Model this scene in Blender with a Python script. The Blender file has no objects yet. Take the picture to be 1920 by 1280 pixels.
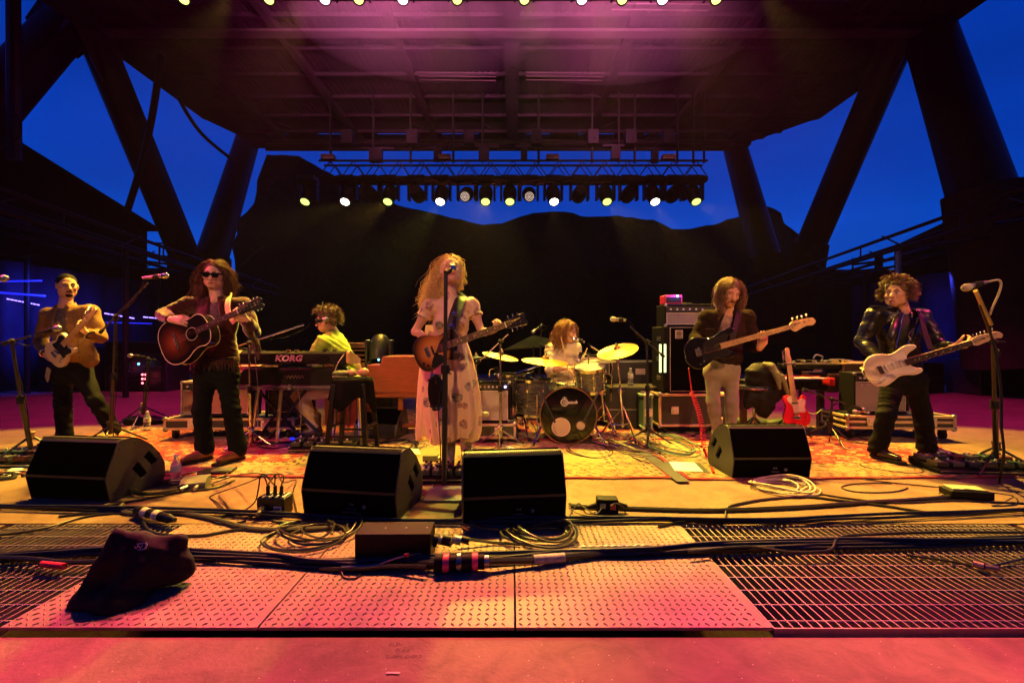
import bpy, math, random
import numpy as np
from mathutils import Vector, Matrix, Quaternion
random.seed(7); HAZE = .00035
PI = math.pi; R = math.radians
S = bpy.context.scene; COL = S.collection
V = Vector
# ------------------------------------------------------------------ camera, sky, exposure
EYE = 1.05; FP = 853.33            # eye height above the stage floor, focal length in photo pixels
cam_d = bpy.data.cameras.new('camera'); cam = bpy.data.objects.new('camera', cam_d); COL.objects.link(cam)
cam_d.lens = 16; cam_d.sensor_width = 36; cam_d.clip_end = 2000; cam_d.clip_start = .05
cam.location = (0, 0, EYE); cam.rotation_euler = (PI/2, 0, 0); S.camera = cam
S.view_settings.view_transform = 'Standard'; S.view_settings.look = 'None'
S.view_settings.exposure = .5; S.view_settings.gamma = 1
W = bpy.data.worlds.new('World'); S.world = W; W.use_nodes = True
nt = W.node_tree; nt.nodes.clear()
def N(nt, t, **kw):
    n = nt.nodes.new(t)
    for k, v in kw.items():
        if k in n.inputs: n.inputs[k].default_value = v
        else: setattr(n, k, v)
    return n
# deep blue hour: the dusk sky of the Sky Texture, tinted down to the saturated blue left after sunset, thin cloud streaks
sky = N(nt, 'ShaderNodeTexSky', sky_type='NISHITA'); sky.sun_disc = False
sky.sun_elevation = R(8); sky.sun_rotation = R(180); sky.ozone_density = 4
out = N(nt, 'ShaderNodeOutputWorld'); bg = N(nt, 'ShaderNodeBackground'); bg.inputs['Strength'].default_value = .85
tc = N(nt, 'ShaderNodeTexCoord'); sep = N(nt, 'ShaderNodeSeparateXYZ'); nt.links.new(tc.outputs['Generated'], sep.inputs[0])
rmp = N(nt, 'ShaderNodeValToRGB'); e = rmp.color_ramp.elements
e[0].position = 0.0; e[0].color = (0.0, .078, .50, 1); e[1].position = .8; e[1].color = (0.0, .010, .15, 1)
el = rmp.color_ramp.elements.new(.3); el.color = (0.0, .036, .36, 1)
nt.links.new(sep.outputs['Z'], rmp.inputs[0])
mp = N(nt, 'ShaderNodeMapping'); mp.inputs['Scale'].default_value = (1.2, 1.2, 6); nt.links.new(tc.outputs['Generated'], mp.inputs[0])
cl = N(nt, 'ShaderNodeTexNoise', Scale=2.2, Detail=5.0); nt.links.new(mp.outputs[0], cl.inputs['Vector'])
cr = N(nt, 'ShaderNodeMapRange'); cr.inputs['From Min'].default_value = .35; cr.inputs['From Max'].default_value = .75
cr.inputs['To Min'].default_value = .86; cr.inputs['To Max'].default_value = 1.1; nt.links.new(cl.outputs['Fac'], cr.inputs['Value'])
mx = N(nt, 'ShaderNodeVectorMath', operation='SCALE'); nt.links.new(rmp.outputs[0], mx.inputs[0]); nt.links.new(cr.outputs[0], mx.inputs['Scale'])
# a little of the physical sky keeps the horizon glow honest
sc2 = N(nt, 'ShaderNodeVectorMath', operation='MULTIPLY'); nt.links.new(sky.outputs[0], sc2.inputs[0]); sc2.inputs[1].default_value = (.0, .0004, .004)
ad = N(nt, 'ShaderNodeVectorMath', operation='ADD'); nt.links.new(mx.outputs[0], ad.inputs[0]); nt.links.new(sc2.outputs[0], ad.inputs[1])
nt.links.new(ad.outputs[0], bg.inputs['Color']); nt.links.new(bg.outputs[0], out.inputs[0])

def P(px, py, Y): return V(((px-960)/FP*Y, Y, EYE-(py-640)/FP*Y))
def G(px, py, z=0.0):
    Y = (EYE-z)*FP/(py-640.0); return V(((px-960)/FP*Y, Y, z))
# ------------------------------------------------------------------ stage lighting (stage lamps, plus added roof spots)
def spot(loc, tgt, col, power, deg, blend=.35, r=.06, name='stage_or_added_lamp'):
    l = bpy.data.lights.new(name, 'SPOT'); l.energy = power; l.color = col; l.spot_size = R(deg); l.spot_blend = blend
    l.shadow_soft_size = r
    o = bpy.data.objects.new(name, l); COL.objects.link(o); o.location = loc
    o.rotation_euler = (V(tgt)-V(loc)).to_track_quat('-Z', 'Y').to_euler(); return o
YEL = (1.0, .58, .06); YG = (.85, .80, .09); AMB = (1.0, .30, .045); PNK = (1.0, .01, .24); MAG = (.85, .015, .26); ORG = (1.0, .42, .17); BLU = (.03, .05, 1.0)
TRY, TRZ = 11.0, 4.45
REARX = [(p-960)/FP*TRY for p in (652, 731, 828, 911, 956, 1037, 1137, 1225, 1303)]
AIM = [(-4.55, 4.7, 1.45), (-2.6, 4.0, 1.5), (-2.0, 5.0, 1.2), (-.55, 3.8, 1.5), (-.1, 4.9, .8), (.65, 5.4, 1.1), (2.05, 4.4, 1.4), (2.6, 5.0, .8), (3.45, 4.05, 1.4)]
for i, x in enumerate(REARX):      # warm back lights on the upstage truss, one per lit moving head
    spot((x, TRY-.15, TRZ-.1), AIM[i], YG if i in (2, 4) else YEL, 700 if i in (4, 5) else 2700, 14, .5, .07)
for x, tx in ((-2.2, -2.6), (.5, .6), (2.4, 2.8)):
    spot((x, 6.35, 5.9), (tx, 5.6, 0), YEL, 1500, 36, .7, .06)
for x, tx in ((-3.9, -5.1), (-2.9, -3.6), (-1.5, -2.1), (-.75, -.8), (.2, .45), (1.2, 1.7), (2.3, 3.2), (3.5, 5.0)):   # yellow key of the downstage truss
    spot((x, 6.35, 5.9), (tx, 4.0, 0), YG if abs(x) < .5 else YEL, 3200, 32, .3, .06)
for x, tx in ((-2.6, -2.2), (-.9, -.8), (.9, .7), (2.6, 2.2)):       # amber spill over the cables and plates
    spot((x, 6.3, 5.9), (tx, 2.45, 0), AMB, 1500, 28, .8, .12)
for x in (-2.6, -1.4, 1.0, 2.2):   # pink wash of the downstage truss, and added spots under the roof
    spot((x, 6.3, 5.9), (x*.8, .55, 0), PNK, 2500, 27, .9, .1)
    spot((x*1.1, 5.9, 6.3), (x*1.15, 9.7, 8.0), (1, .20, .46), 1600, 80, 1, .12)  # added upward spot, stands in for the pink glow below the roof
for x in (-3.4, 3.4):
    spot((x, 6.6, 5.9), (x*1.75, 7.3, 0), MAG, 1500, 56, .6, .1)
for x, tx, p in ((-5, -2.9, 3600), (-1.5, -.5, 3300), (2, 1.8, 3000), (5.5, 3.4, 3000)):      # amber front light from the lighting towers in the audience
    spot((x, -9, 8.5), (tx, 4.1, 1.65), ORG, p, 15, .7, .12)
for x, tx, p in ((-7.2, -2.4, 2600), (7.0, 3.0, 1500), (-3.5, .6, 350)):      # rose side light hung at the ends of the downstage truss
    spot((x, 3.2, 6.2), (tx, 4.2, .9), (1, .04, .16), p, 24, .8, .1)
for sx in (-1, 1):                 # blue work light in the wings
    spot((sx*8.5, 8.9, 2.3), (sx*10.7, 10.0, .9), BLU, 300, 95, .9, .2)

# ------------------------------------------------------------------ materials
MC = {}
def mat(name, col, rough=.6, metal=0.0, var=0.0, vs=8.0, bump=0.0, bs=40.0, bd=.01, coat=0.0, emit=None, es=1.0, spec=.5, col2=None, aniso=None, sheen=0):
    if name in MC: return MC[name]
    m = bpy.data.materials.new(name); m.use_nodes = True; t = m.node_tree; b = t.nodes['Principled BSDF']
    b.inputs['Base Color'].default_value = (*col, 1); b.inputs['Roughness'].default_value = rough
    b.inputs['Metallic'].default_value = metal; b.inputs['Specular IOR Level'].default_value = spec
    if coat: b.inputs['Coat Weight'].default_value = coat; b.inputs['Coat Roughness'].default_value = .08
    if sheen: b.inputs['Sheen Weight'].default_value = sheen
    if emit: b.inputs['Emission Color'].default_value = (*emit, 1); b.inputs['Emission Strength'].default_value = es
    co = N(t, 'ShaderNodeTexCoord')
    if var or col2:
        n = N(t, 'ShaderNodeTexNoise', Scale=vs, Detail=6.0, Roughness=.6); t.links.new(co.outputs['Object'], n.inputs['Vector'])
        r = N(t, 'ShaderNodeValToRGB'); r.color_ramp.elements[0].position = .3; r.color_ramp.elements[1].position = .7
        c2 = col2 or tuple(max(0, c*(1-var)) for c in col); c1 = col if col2 else tuple(min(1, c*(1+var*.6)) for c in col)
        r.color_ramp.elements[0].color = (*c2, 1); r.color_ramp.elements[1].color = (*c1, 1)
        t.links.new(n.outputs['Fac'], r.inputs[0]); t.links.new(r.outputs[0], b.inputs['Base Color'])
        mr = N(t, 'ShaderNodeMapRange'); mr.inputs['To Min'].default_value = max(.05, rough-.12); mr.inputs['To Max'].default_value = min(1, rough+.12)
        t.links.new(n.outputs['Fac'], mr.inputs['Value']); t.links.new(mr.outputs[0], b.inputs['Roughness'])
    if bump:
        n = N(t, 'ShaderNodeTexNoise', Scale=bs, Detail=4.0); t.links.new(co.outputs['Object'], n.inputs['Vector'])
        bp = N(t, 'ShaderNodeBump', Strength=bump, Distance=bd); t.links.new(n.outputs['Fac'], bp.inputs['Height'])
        t.links.new(bp.outputs[0], b.inputs['Normal'])
    MC[name] = m; return m
def bsdf(m): return m.node_tree.nodes['Principled BSDF']
# ------------------------------------------------------------------ mesh builder
def frame(d, up=V((0, 0, 1))):
    d = V(d).normalized(); u = V(up)
    if abs(d.dot(u)) > .98: u = V((0, 1, 0))
    x = u.cross(d).normalized(); y = d.cross(x); return x, y, d
def basis(x, y, z, o=V((0, 0, 0))):
    M = Matrix.Identity(4)
    for i, a in enumerate((x, y, z)):
        for k in range(3): M[k][i] = a[k]
    for k in range(3): M[k][3] = o[k]
    return M
class MB:
    def __init__(s): s.v = []; s.f = []; s.mi = []; s.cur = 0
    def raw(s, vs, fs, M=None):
        n = len(s.v)
        s.v += [tuple(M @ V(v)) for v in vs] if M else [tuple(v) for v in vs]
        s.f += [tuple(i+n for i in f) for f in fs]; s.mi += [s.cur]*len(fs); return s
    def box(s, c, d, M=None, rot=None, taper=1.0):
        x, y, z = d[0]/2, d[1]/2, d[2]/2
        vs = [V((a*x*(taper if k > 0 else 1), b*y*(taper if k > 0 else 1), k*z)) for k in (-1, 1) for a, b in ((-1, -1), (1, -1), (1, 1), (-1, 1))]
        if rot is not None: vs = [rot @ v for v in vs]
        vs = [v+V(c) for v in vs]
        return s.raw(vs, [(3, 2, 1, 0), (4, 5, 6, 7), (0, 1, 5, 4), (1, 2, 6, 5), (2, 3, 7, 6), (3, 0, 4, 7)], M)
    def cone(s, a, b, ra, rb=None, n=12, M=None):
        rb = ra if rb is None else rb; a = V(a); b = V(b); x, y, d = frame(b-a)
        vs = [a+(x*math.cos(t)+y*math.sin(t))*ra for t in [2*PI*i/n for i in range(n)]] + [b+(x*math.cos(t)+y*math.sin(t))*rb for t in [2*PI*i/n for i in range(n)]]
        fs = [(i, (i+1) % n, n+(i+1) % n, n+i) for i in range(n)] + [tuple(range(n))[::-1], tuple(range(n, 2*n))]
        return s.raw(vs, fs, M)
    def tube(s, pts, r, n=6, M=None, caps=True, flat=1.0):
        pts = [V(p) for p in pts]; m = len(pts)
        rr = r if isinstance(r, (list, tuple)) else [r]*m
        t0 = (pts[1]-pts[0]); x, y, _ = frame(t0); vs = []
        for i, p in enumerate(pts):
            t = (pts[min(i+1, m-1)]-pts[max(i-1, 0)])
            if t.length < 1e-9: t = t0
            t.normalize(); x = (x-t*x.dot(t))
            if x.length < 1e-6: x = frame(t)[0]
            x.normalize(); y = t.cross(x)
            vs += [p+x*(rr[i]*math.cos(2*PI*k/n))+y*(rr[i]*flat*math.sin(2*PI*k/n)) for k in range(n)]
        fs = [(i*n+k, i*n+(k+1) % n, (i+1)*n+(k+1) % n, (i+1)*n+k) for i in range(m-1) for k in range(n)]
        if caps: fs += [tuple(range(n))[::-1], tuple(range((m-1)*n, m*n))]
        return s.raw(vs, fs, M)
    def lathe(s, prof, M=None, n=24, arc=2*PI):
        m = len(prof); full = abs(arc-2*PI) < 1e-6; k = n if full else n+1
        vs = [(r*math.cos(arc*i/n), r*math.sin(arc*i/n), z) for r, z in prof for i in range(k)]
        fs = [(a*k+i, a*k+(i+1) % k, (a+1)*k+(i+1) % k, (a+1)*k+i) for a in range(m-1) for i in range(n)]
        if full and prof[0][0] > 1e-5: fs.append(tuple(range(k))[::-1])
        if full and prof[-1][0] > 1e-5: fs.append(tuple(range((m-1)*k, m*k)))
        return s.raw(vs, fs, M)
    def ball(s, c, r, M=None, n=14, rot=None):
        r = (r, r, r) if not hasattr(r, '__len__') else r; m = n//2; vs = []
        for j in range(m+1):
            a = PI*j/m-PI/2
            for i in range(n):
                q = V((r[0]*math.cos(a)*math.cos(2*PI*i/n), r[1]*math.cos(a)*math.sin(2*PI*i/n), r[2]*math.sin(a)))
                vs.append((rot @ q if rot is not None else q)+V(c))
        return s.raw(vs, [(j*n+i, j*n+(i+1) % n, (j+1)*n+(i+1) % n, (j+1)*n+i) for j in range(m) for i in range(n)], M)
    def prism(s, poly, z0, z1, M=None):
        n = len(poly); a = sum(poly[i][0]*poly[(i+1) % n][1]-poly[(i+1) % n][0]*poly[i][1] for i in range(n))
        if a < 0: poly = poly[::-1]
        vs = [(x, y, z0) for x, y in poly]+[(x, y, z1) for x, y in poly]
        return s.raw(vs, [(i, (i+1) % n, n+(i+1) % n, n+i) for i in range(n)]+[tuple(range(n))[::-1], tuple(range(n, 2*n))], M)
    def ring(s, c, r, t, M=None, n=28, k=6, axis=None):      # torus
        pts = []; x, y, _ = frame(axis or (0, 0, 1))
        vs = []
        for i in range(n):
            a = 2*PI*i/n; d = x*math.cos(a)+y*math.sin(a); z = x.cross(y)
            for j in range(k):
                b = 2*PI*j/k; vs.append(V(c)+d*(r+t*math.cos(b))+z*(t*math.sin(b)))
        return s.raw(vs, [(i*k+j, ((i+1) % n)*k+j, ((i+1) % n)*k+(j+1) % k, i*k+(j+1) % k) for i in range(n) for j in range(k)], M)
    def mesh(s, name, mats, ang=.6):
        me = bpy.data.meshes.new(name); me.from_pydata(s.v, [], s.f)
        for m in (mats if isinstance(mats, (list, tuple)) else [mats]): me.materials.append(m)
        if any(s.mi): me.polygons.foreach_set('material_index', s.mi)
        me.validate(); me.shade_smooth(); me.set_sharp_from_angle(angle=ang); me.update(); return me
def link(name, me, parent=None, kind=None, label=None, bevel=0, seg=2):
    o = bpy.data.objects.new(name, me); COL.objects.link(o)
    if parent is not None:
        o.parent = parent
        if parent.get('_w'): o.location = -parent.location
    if kind: o['kind'] = kind
    if label: o['label'] = label
    if bevel:
        b = o.modifiers.new('bevel', 'BEVEL'); b.width = bevel; b.segments = seg; b.limit_method = 'ANGLE'; b.angle_limit = .7; b.use_clamp_overlap = True
    return o
def part(name, mb, mats, parent=None, kind=None, label=None, bevel=0, ang=.6, seg=2):
    return link(name, mb.mesh(name, mats, ang), parent, kind, label, bevel, seg)
def thing(name, label, cat, loc=(0, 0, 0), rz=0.0, group=None, world=True):
    o = bpy.data.objects.new(name, None); COL.objects.link(o); o.location = loc; o.rotation_euler = (0, 0, rz); o.empty_display_size = .1
    o['label'] = label; o['category'] = cat
    if group: o['group'] = group
    if world: o['_w'] = 1
    return o
def solo(name, mb, mats, label, cat, group=None, bevel=0, ang=.6, kind=None):
    o = part(name, mb, mats, None, kind, None, bevel, ang); o['label'] = label; o['category'] = cat
    if group: o['group'] = group
    return o
def struct(name, mb, mats, parent=None, bevel=0, ang=.6):
    return part(name, mb, mats, parent, None if parent else 'structure', None, bevel, ang)
def copy_tree(o, parent=None, loc=None, rz=None, label=None, group=None):
    c = o.copy(); COL.objects.link(c); c.parent = parent
    for ch in o.children: copy_tree(ch, c)
    if loc is not None: c.location = loc
    if rz is not None: c.rotation_euler = (0, 0, rz)
    if label: c['label'] = label
    if group: c['group'] = group
    return c
def catmull(pts, k=6, closed=False):
    pts = [V(p) if len(p) == 3 else V((p[0], p[1], 0)) for p in pts]; n = len(pts); o = []
    for i in range(n if closed else n-1):
        g = (lambda j: pts[j % n]) if closed else (lambda j: pts[min(max(j, 0), n-1)])
        a, b, c, d = g(i-1), g(i), g(i+1), g(i+2)
        for q in range(k):
            t = q/k; o.append(.5*((2*b)+(c-a)*t+(2*a-5*b+4*c-d)*t*t+(3*b-a-3*c+d)*t**3))
    if not closed: o.append(pts[-1])
    return o
def out2(pts, k=6): return [(p.x, p.y) for p in catmull(pts, k, True)]
def rrect(w, h, r, k=4, cx=0, cy=0):
    o = []
    for sx, sy, a0 in ((1, 1, 0), (-1, 1, 90), (-1, -1, 180), (1, -1, 270)):
        for i in range(k+1):
            a = R(a0+90*i/k); o.append((cx+sx*(w/2-r)+r*math.cos(a), cy+sy*(h/2-r)+r*math.sin(a)))
    return o
def text_mesh(name, txt, size, mt, parent, M, ext=.0008, shear=0.0, sx=1.0, bold=0.0, align='CENTER'):
    cu = bpy.data.curves.new(name, 'FONT'); cu.body = txt; cu.size = size; cu.extrude = ext; cu.align_x = align; cu.align_y = 'CENTER'; cu.shear = shear; cu.offset = bold
    cu.resolution_u = 2
    o = bpy.data.objects.new('tmp_text', cu); COL.objects.link(o); dg = bpy.context.evaluated_depsgraph_get()
    me = bpy.data.meshes.new_from_object(o.evaluated_get(dg)); bpy.data.objects.remove(o); bpy.data.curves.remove(cu)
    me.transform(M @ Matrix.Diagonal((sx, 1, 1, 1))); me.materials.clear(); me.materials.append(mt)
    return link(name, me, parent)
# ------------------------------------------------------------------ implicit surfaces for bodies and clothes
class SDF:
    def __init__(s, h=.01): s.h = h; s.p = []
    def cone(s, a, b, ra, rb=None, k=.02, fl=1.0, fd=None, sub=False):   # fl < 1 flattens along fd
        s.p.append(('c', np.array(a, float), np.array(b, float), ra, ra if rb is None else rb, k, fl, None if fd is None else np.array(V(fd).normalized()), sub)); return s
    def chain(s, pts, rs, **kw):
        for i in range(len(pts)-1): s.cone(pts[i], pts[i+1], rs[i], rs[i+1], **kw)
        return s
    def ell(s, c, r, M=None, k=.02, sub=False):
        r = (r, r, r) if not hasattr(r, '__len__') else r
        s.p.append(('e', np.array(c, float), np.array(r, float), None if M is None else np.array(M.to_3x3()), k, sub)); return s
    def run(s, name, fold=0.0, fs=1.0, seed=0, smooth=1, clip=None):
        h = s.h; lo = np.full(3, 1e9); hi = -lo
        for p in s.p:
            if p[-1]: continue
            if p[0] == 'c': r = max(p[3], p[4]); a = np.minimum(p[1], p[2])-r; b = np.maximum(p[1], p[2])+r
            else: r = p[2].max(); a = p[1]-r; b = p[1]+r
            lo = np.minimum(lo, a); hi = np.maximum(hi, b)
        lo -= 3*h; hi += 3*h; n = np.ceil((hi-lo)/h).astype(int)+1
        D = np.full(n, .08, np.float32); ax = [lo[i]+h*np.arange(n[i]) for i in range(3)]
        for p in s.p:
            if p[0] == 'c': r = max(p[3], p[4])+.045; a = np.minimum(p[1], p[2])-r; b = np.maximum(p[1], p[2])+r
            else: r = p[2].max()+.045; a = p[1]-r; b = p[1]+r
            i0 = np.clip(((a-lo)/h).astype(int), 0, n); i1 = np.clip(((b-lo)/h).astype(int)+2, 0, n)
            if (i1 <= i0).any(): continue
            X, Y, Z = np.meshgrid(*[ax[i][i0[i]:i1[i]] for i in range(3)], indexing='ij')
            Q = np.stack((X, Y, Z), -1)
            if p[0] == 'c':
                _, A, B, ra, rb, k, fl, fd, sub = p; d = B-A; L = max(d@d, 1e-9)
                t = np.clip(((Q-A)@d)/L, 0, 1); w = Q-A-t[..., None]*d
                if fd is not None: w = w+(w@fd)[..., None]*fd*(1/fl-1)
                dist = np.sqrt((w*w).sum(-1))-(ra+(rb-ra)*t)
            else:
                _, C, rr, M, k, sub = p; w = Q-C
                if M is not None: w = w@M
                q = w/rr; l = np.sqrt((q*q).sum(-1)); g = np.sqrt(((q/rr)**2).sum(-1))+1e-9; dist = l*(l-1)/g
            sl = tuple(slice(i0[i], i1[i]) for i in range(3)); o = D[sl]
            if sub: e = -dist; hh = np.maximum(k-np.abs(o-e), 0)/k; D[sl] = np.maximum(o, e)+hh*hh*k*.25
            else: hh = np.maximum(k-np.abs(o-dist), 0)/k; D[sl] = np.minimum(o, dist)-hh*hh*k*.25
        if clip is not None:
            for (pt, nrm) in clip:      # keep the half space (x-pt).n < 0
                nn = np.array(V(nrm).normalized()); pp = np.array(pt, float)
                G3 = (ax[0][:, None, None]-pp[0])*nn[0]+(ax[1][None, :, None]-pp[1])*nn[1]+(ax[2][None, None, :]-pp[2])*nn[2]
                D = np.maximum(D, G3)
        D[0] = D[-1] = .05; D[:, 0] = D[:, -1] = .05; D[:, :, 0] = D[:, :, -1] = .05
        v, f = snets(D, lo, h)
        if fold:
            me0 = v; rs = np.random.RandomState(seed)
            # normals from gradient
            nrm = np.zeros_like(v); a, b, c, d = v[f[:, 0]], v[f[:, 1]], v[f[:, 2]], v[f[:, 3]]; fn = np.cross(c-a, d-b)
            for i in range(4): np.add.at(nrm, f[:, i], fn)
            nrm /= np.linalg.norm(nrm, axis=1)[:, None]+1e-9
            g = np.zeros(len(v))
            for (fx, fy, fz, am) in ((14, 12, 60, .8), (38, 20, 44, .7), (-34, 18, 50, .7), (60, 40, 90, .35)):
                ph = rs.rand(3)*6.28
                g += am*(.9-1.8*np.abs(np.sin(.5*fs*(fx*v[:, 0]+fy*v[:, 1]+fz*v[:, 2])+ph[0]+2.6*np.sin(7*v[:, 0]+ph[1]+6*v[:, 2]+3*v[:, 1])+1.9*np.sin(11*v[:, 2]+ph[2]+9*v[:, 0])))**1.5)*(.55+.45*np.sin(5*v[:, 0]+7*v[:, 2]+ph[1]))
            v = v+nrm*(fold*g*.36)[:, None]
        me = bpy.data.meshes.new(name)
        me.vertices.add(len(v)); me.vertices.foreach_set('co', v.astype(np.float32).ravel())
        me.loops.add(4*len(f)); me.loops.foreach_set('vertex_index', f.astype(np.int32).ravel())
        me.polygons.add(len(f)); me.polygons.foreach_set('loop_start', np.arange(0, 4*len(f), 4, dtype=np.int32))
        me.update(calc_edges=True); me.shade_smooth()
        return me
def snets(D, lo, h):
    n = D.shape; S_ = D < 0
    c = [(i, j, k) for i in (0, 1) for j in (0, 1) for k in (0, 1)]
    cnt = sum(S_[i:n[0]-1+i, j:n[1]-1+j, k:n[2]-1+k].astype(np.int8) for i, j, k in c)
    act = (cnt > 0) & (cnt < 8); I = np.argwhere(act); idx = np.full(act.shape, -1, np.int64); idx[act] = np.arange(len(I))
    acc = np.zeros((len(I), 3)); num = np.zeros(len(I))
    val = {q: D[I[:, 0]+q[0], I[:, 1]+q[1], I[:, 2]+q[2]] for q in c}
    for a in c:
        for x in range(3):
            if a[x] == 0:
                b = list(a); b[x] = 1; b = tuple(b); va, vb = val[a], val[b]; cr = (va < 0) != (vb < 0)
                t = np.where(cr, va/(va-vb+1e-12), 0); pos = np.zeros((len(I), 3)); pos[:] = a; pos[:, x] = t
                acc += pos*cr[:, None]; num += cr
    v = (I+acc/num[:, None])*h+lo; F = []
    for x in range(3):
        y, z = (x+1) % 3, (x+2) % 3; sh = [0, 0, 0]; sh[x] = 1
        A = S_[:n[0]-sh[0], :n[1]-sh[1], :n[2]-sh[2]]; B = S_[sh[0]:, sh[1]:, sh[2]:]
        E = np.argwhere(A != B); E = E[(E[:, y] > 0) & (E[:, z] > 0) & (E[:, y] < n[y]-1) & (E[:, z] < n[z]-1)]
        ins = A[E[:, 0], E[:, 1], E[:, 2]]
        def cell(dy, dz):
            q = E.copy(); q[:, y] -= dy; q[:, z] -= dz; return idx[q[:, 0], q[:, 1], q[:, 2]]
        quad = np.stack((cell(1, 1), cell(0, 1), cell(0, 0), cell(1, 0)), 1)
        quad[~ins] = quad[~ins][:, ::-1]; F.append(quad)
    F = np.concatenate(F); F = F[(F >= 0).all(1)]; return v, F
def skin_part(name, sdf, m, parent, fold=0, fs=1.0, seed=0, label=None, clip=None):
    me = sdf.run(name, fold, fs, seed, clip=clip); me.materials.append(m); return link(name, me, parent, label=label)

# ------------------------------------------------------------------ the setting
BLK = mat('black_paint', (.006, .006, .0065), .55, spec=.12, var=.3, vs=30)
BLKM = mat('black_metal', (.012, .012, .013), .42, .5, var=.2, vs=60)
RUB = mat('rubber', (.008, .008, .008), .65, spec=.25)
CHR = mat('chrome', (.75, .75, .75), .14, 1.0)
STL = mat('worn_steel', (.42, .42, .43), .38, 1.0, var=.25, vs=50)
def rock_mat():
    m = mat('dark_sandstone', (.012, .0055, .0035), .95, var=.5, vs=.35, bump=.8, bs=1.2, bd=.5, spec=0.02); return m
def conc_mat():
    m = bpy.data.materials.new('stage_concrete'); m.use_nodes = True; t = m.node_tree; b = t.nodes['Principled BSDF']; L = t.links.new
    co = N(t, 'ShaderNodeTexCoord'); n1 = N(t, 'ShaderNodeTexNoise', Scale=1.1, Detail=8.0, Roughness=.65); L(co.outputs['Object'], n1.inputs['Vector'])
    n2 = N(t, 'ShaderNodeTexNoise', Scale=70.0, Detail=5.0); L(co.outputs['Object'], n2.inputs['Vector'])
    n3 = N(t, 'ShaderNodeTexNoise', Scale=6.0, Detail=9.0, Roughness=.7, Distortion=.6); L(co.outputs['Object'], n3.inputs['Vector'])
    r = N(t, 'ShaderNodeValToRGB'); e = r.color_ramp.elements; e[0].position = .28; e[0].color = (.160, .095, .060, 1); e[1].position = .72; e[1].color = (.250, .155, .105, 1)
    L(n1.outputs['Fac'], r.inputs[0])
    mx = N(t, 'ShaderNodeMix', data_type='RGBA', blend_type='MULTIPLY'); mx.inputs[0].default_value = .55; L(r.outputs[0], mx.inputs['A'])
    r2 = N(t, 'ShaderNodeValToRGB'); e = r2.color_ramp.elements; e[0].position = .36; e[0].color = (.45, .42, .4, 1); e[1].position = .58; e[1].color = (1, 1, 1, 1)
    L(n3.outputs['Fac'], r2.inputs[0]); L(r2.outputs[0], mx.inputs['B'])
    v = N(t, 'ShaderNodeTexVoronoi', Scale=26.0); L(co.outputs['Object'], v.inputs['Vector'])
    lt = N(t, 'ShaderNodeMath', operation='LESS_THAN'); lt.inputs[1].default_value = .045; L(v.outputs['Distance'], lt.inputs[0])
    mx2 = N(t, 'ShaderNodeMix', data_type='RGBA'); L(lt.outputs[0], mx2.inputs[0]); L(mx.outputs['Result'], mx2.inputs['A']); mx2.inputs['B'].default_value = (.7, .66, .6, 1)
    L(mx2.outputs['Result'], b.inputs['Base Color']); b.inputs['Roughness'].default_value = .72; b.inputs['Specular IOR Level'].default_value = .35
    ma = N(t, 'ShaderNodeMath', operation='ADD'); L(n2.outputs['Fac'], ma.inputs[0]); L(n3.outputs['Fac'], ma.inputs[1])
    bp = N(t, 'ShaderNodeBump', Strength=.55, Distance=.006); L(ma.outputs[0], bp.inputs['Height']); L(bp.outputs[0], b.inputs['Normal'])
    return m
CONC = conc_mat(); ROCK = rock_mat()
X0, XA, XB, XC, X1 = -2.86, -1.885, -.935, .012, .962   # grating / three plates / grating
XR = 2.85; YF, YB = 1.672, 2.622
m = MB(); m.box((0, 1.27, -.17), (9, .77, .30)); struct('stage_front_lip', m, CONC, bevel=.012)
m = MB(); m.box((0, YB+.008+6, -.15), (30, 12, .30)); struct('stage_floor', m, CONC)
m = MB(); m.box((X0-3.05, 2.14, -.152), (6, .95, .296)); struct('stage_floor', m, CONC)
m = MB(); m.box((XR+3.05, 2.14, -.152), (6, .95, .296)); struct('stage_floor', m, CONC)
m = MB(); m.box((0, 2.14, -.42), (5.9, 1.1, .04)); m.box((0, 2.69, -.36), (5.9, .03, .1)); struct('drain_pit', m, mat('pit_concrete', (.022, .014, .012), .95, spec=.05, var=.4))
m = MB(); m.box((0, 60, -2.2), (400, 440, .2)); struct('ground', m, mat('ground_soil', (.07, .05, .04), .95, var=.4, vs=.5))
# three tread plates with raised lugs
PLT = mat('tread_plate_steel', (.26, .165, .125), .52, .08, var=.45, vs=5, bump=.25, bs=90, bd=.002)
def plate(xa, xb, label):
    t = thing('tread_plate', label, 'floor plate', ((xa+xb)/2, (YF+YB)/2, 0), group='tread plates along the stage front', world=False)
    w, d = xb-xa-.006, YB-YF; m = MB(); m.box((0, 0, -.006), (w, d, .012)); part('sheet', m, PLT, t, bevel=.002)
    m = MB(); p = .0315; nx = int(w/p)-0; ny = int(d/p)
    for i in range(nx):
        for j in range(ny):
            x = -w/2+p*(i+.55); y = -d/2+p*(j+.6); a = R(45 if (i+j) % 2 else -45); L, B, H = .0110, .0040, .0040
            c, s = math.cos(a), math.sin(a)
            pts = [(x+c*u-s*v_, y+s*u+c*v_, z) for u, v_, z in ((-L, 0, 0), (0, -B, 0), (L, 0, 0), (0, B, 0), (-L*.5, 0, H), (L*.5, 0, H))]
            m.raw(pts, [(0, 1, 4), (1, 5, 4), (1, 2, 5), (2, 3, 5), (3, 4, 5), (3, 0, 4)])
    part('tread_lugs', m, PLT, t, kind='stuff', ang=.3)
plate(XA, XB, 'diamond tread plate at the left, under the black cloth bag')
plate(XB, XC, 'middle diamond tread plate, under the black power box and cable coils')
plate(XC, X1, 'diamond tread plate at the right, beside the long open grating')
GRT = mat('grating_steel', (.30, .23, .20), .5, .45, var=.3, vs=20)
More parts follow.
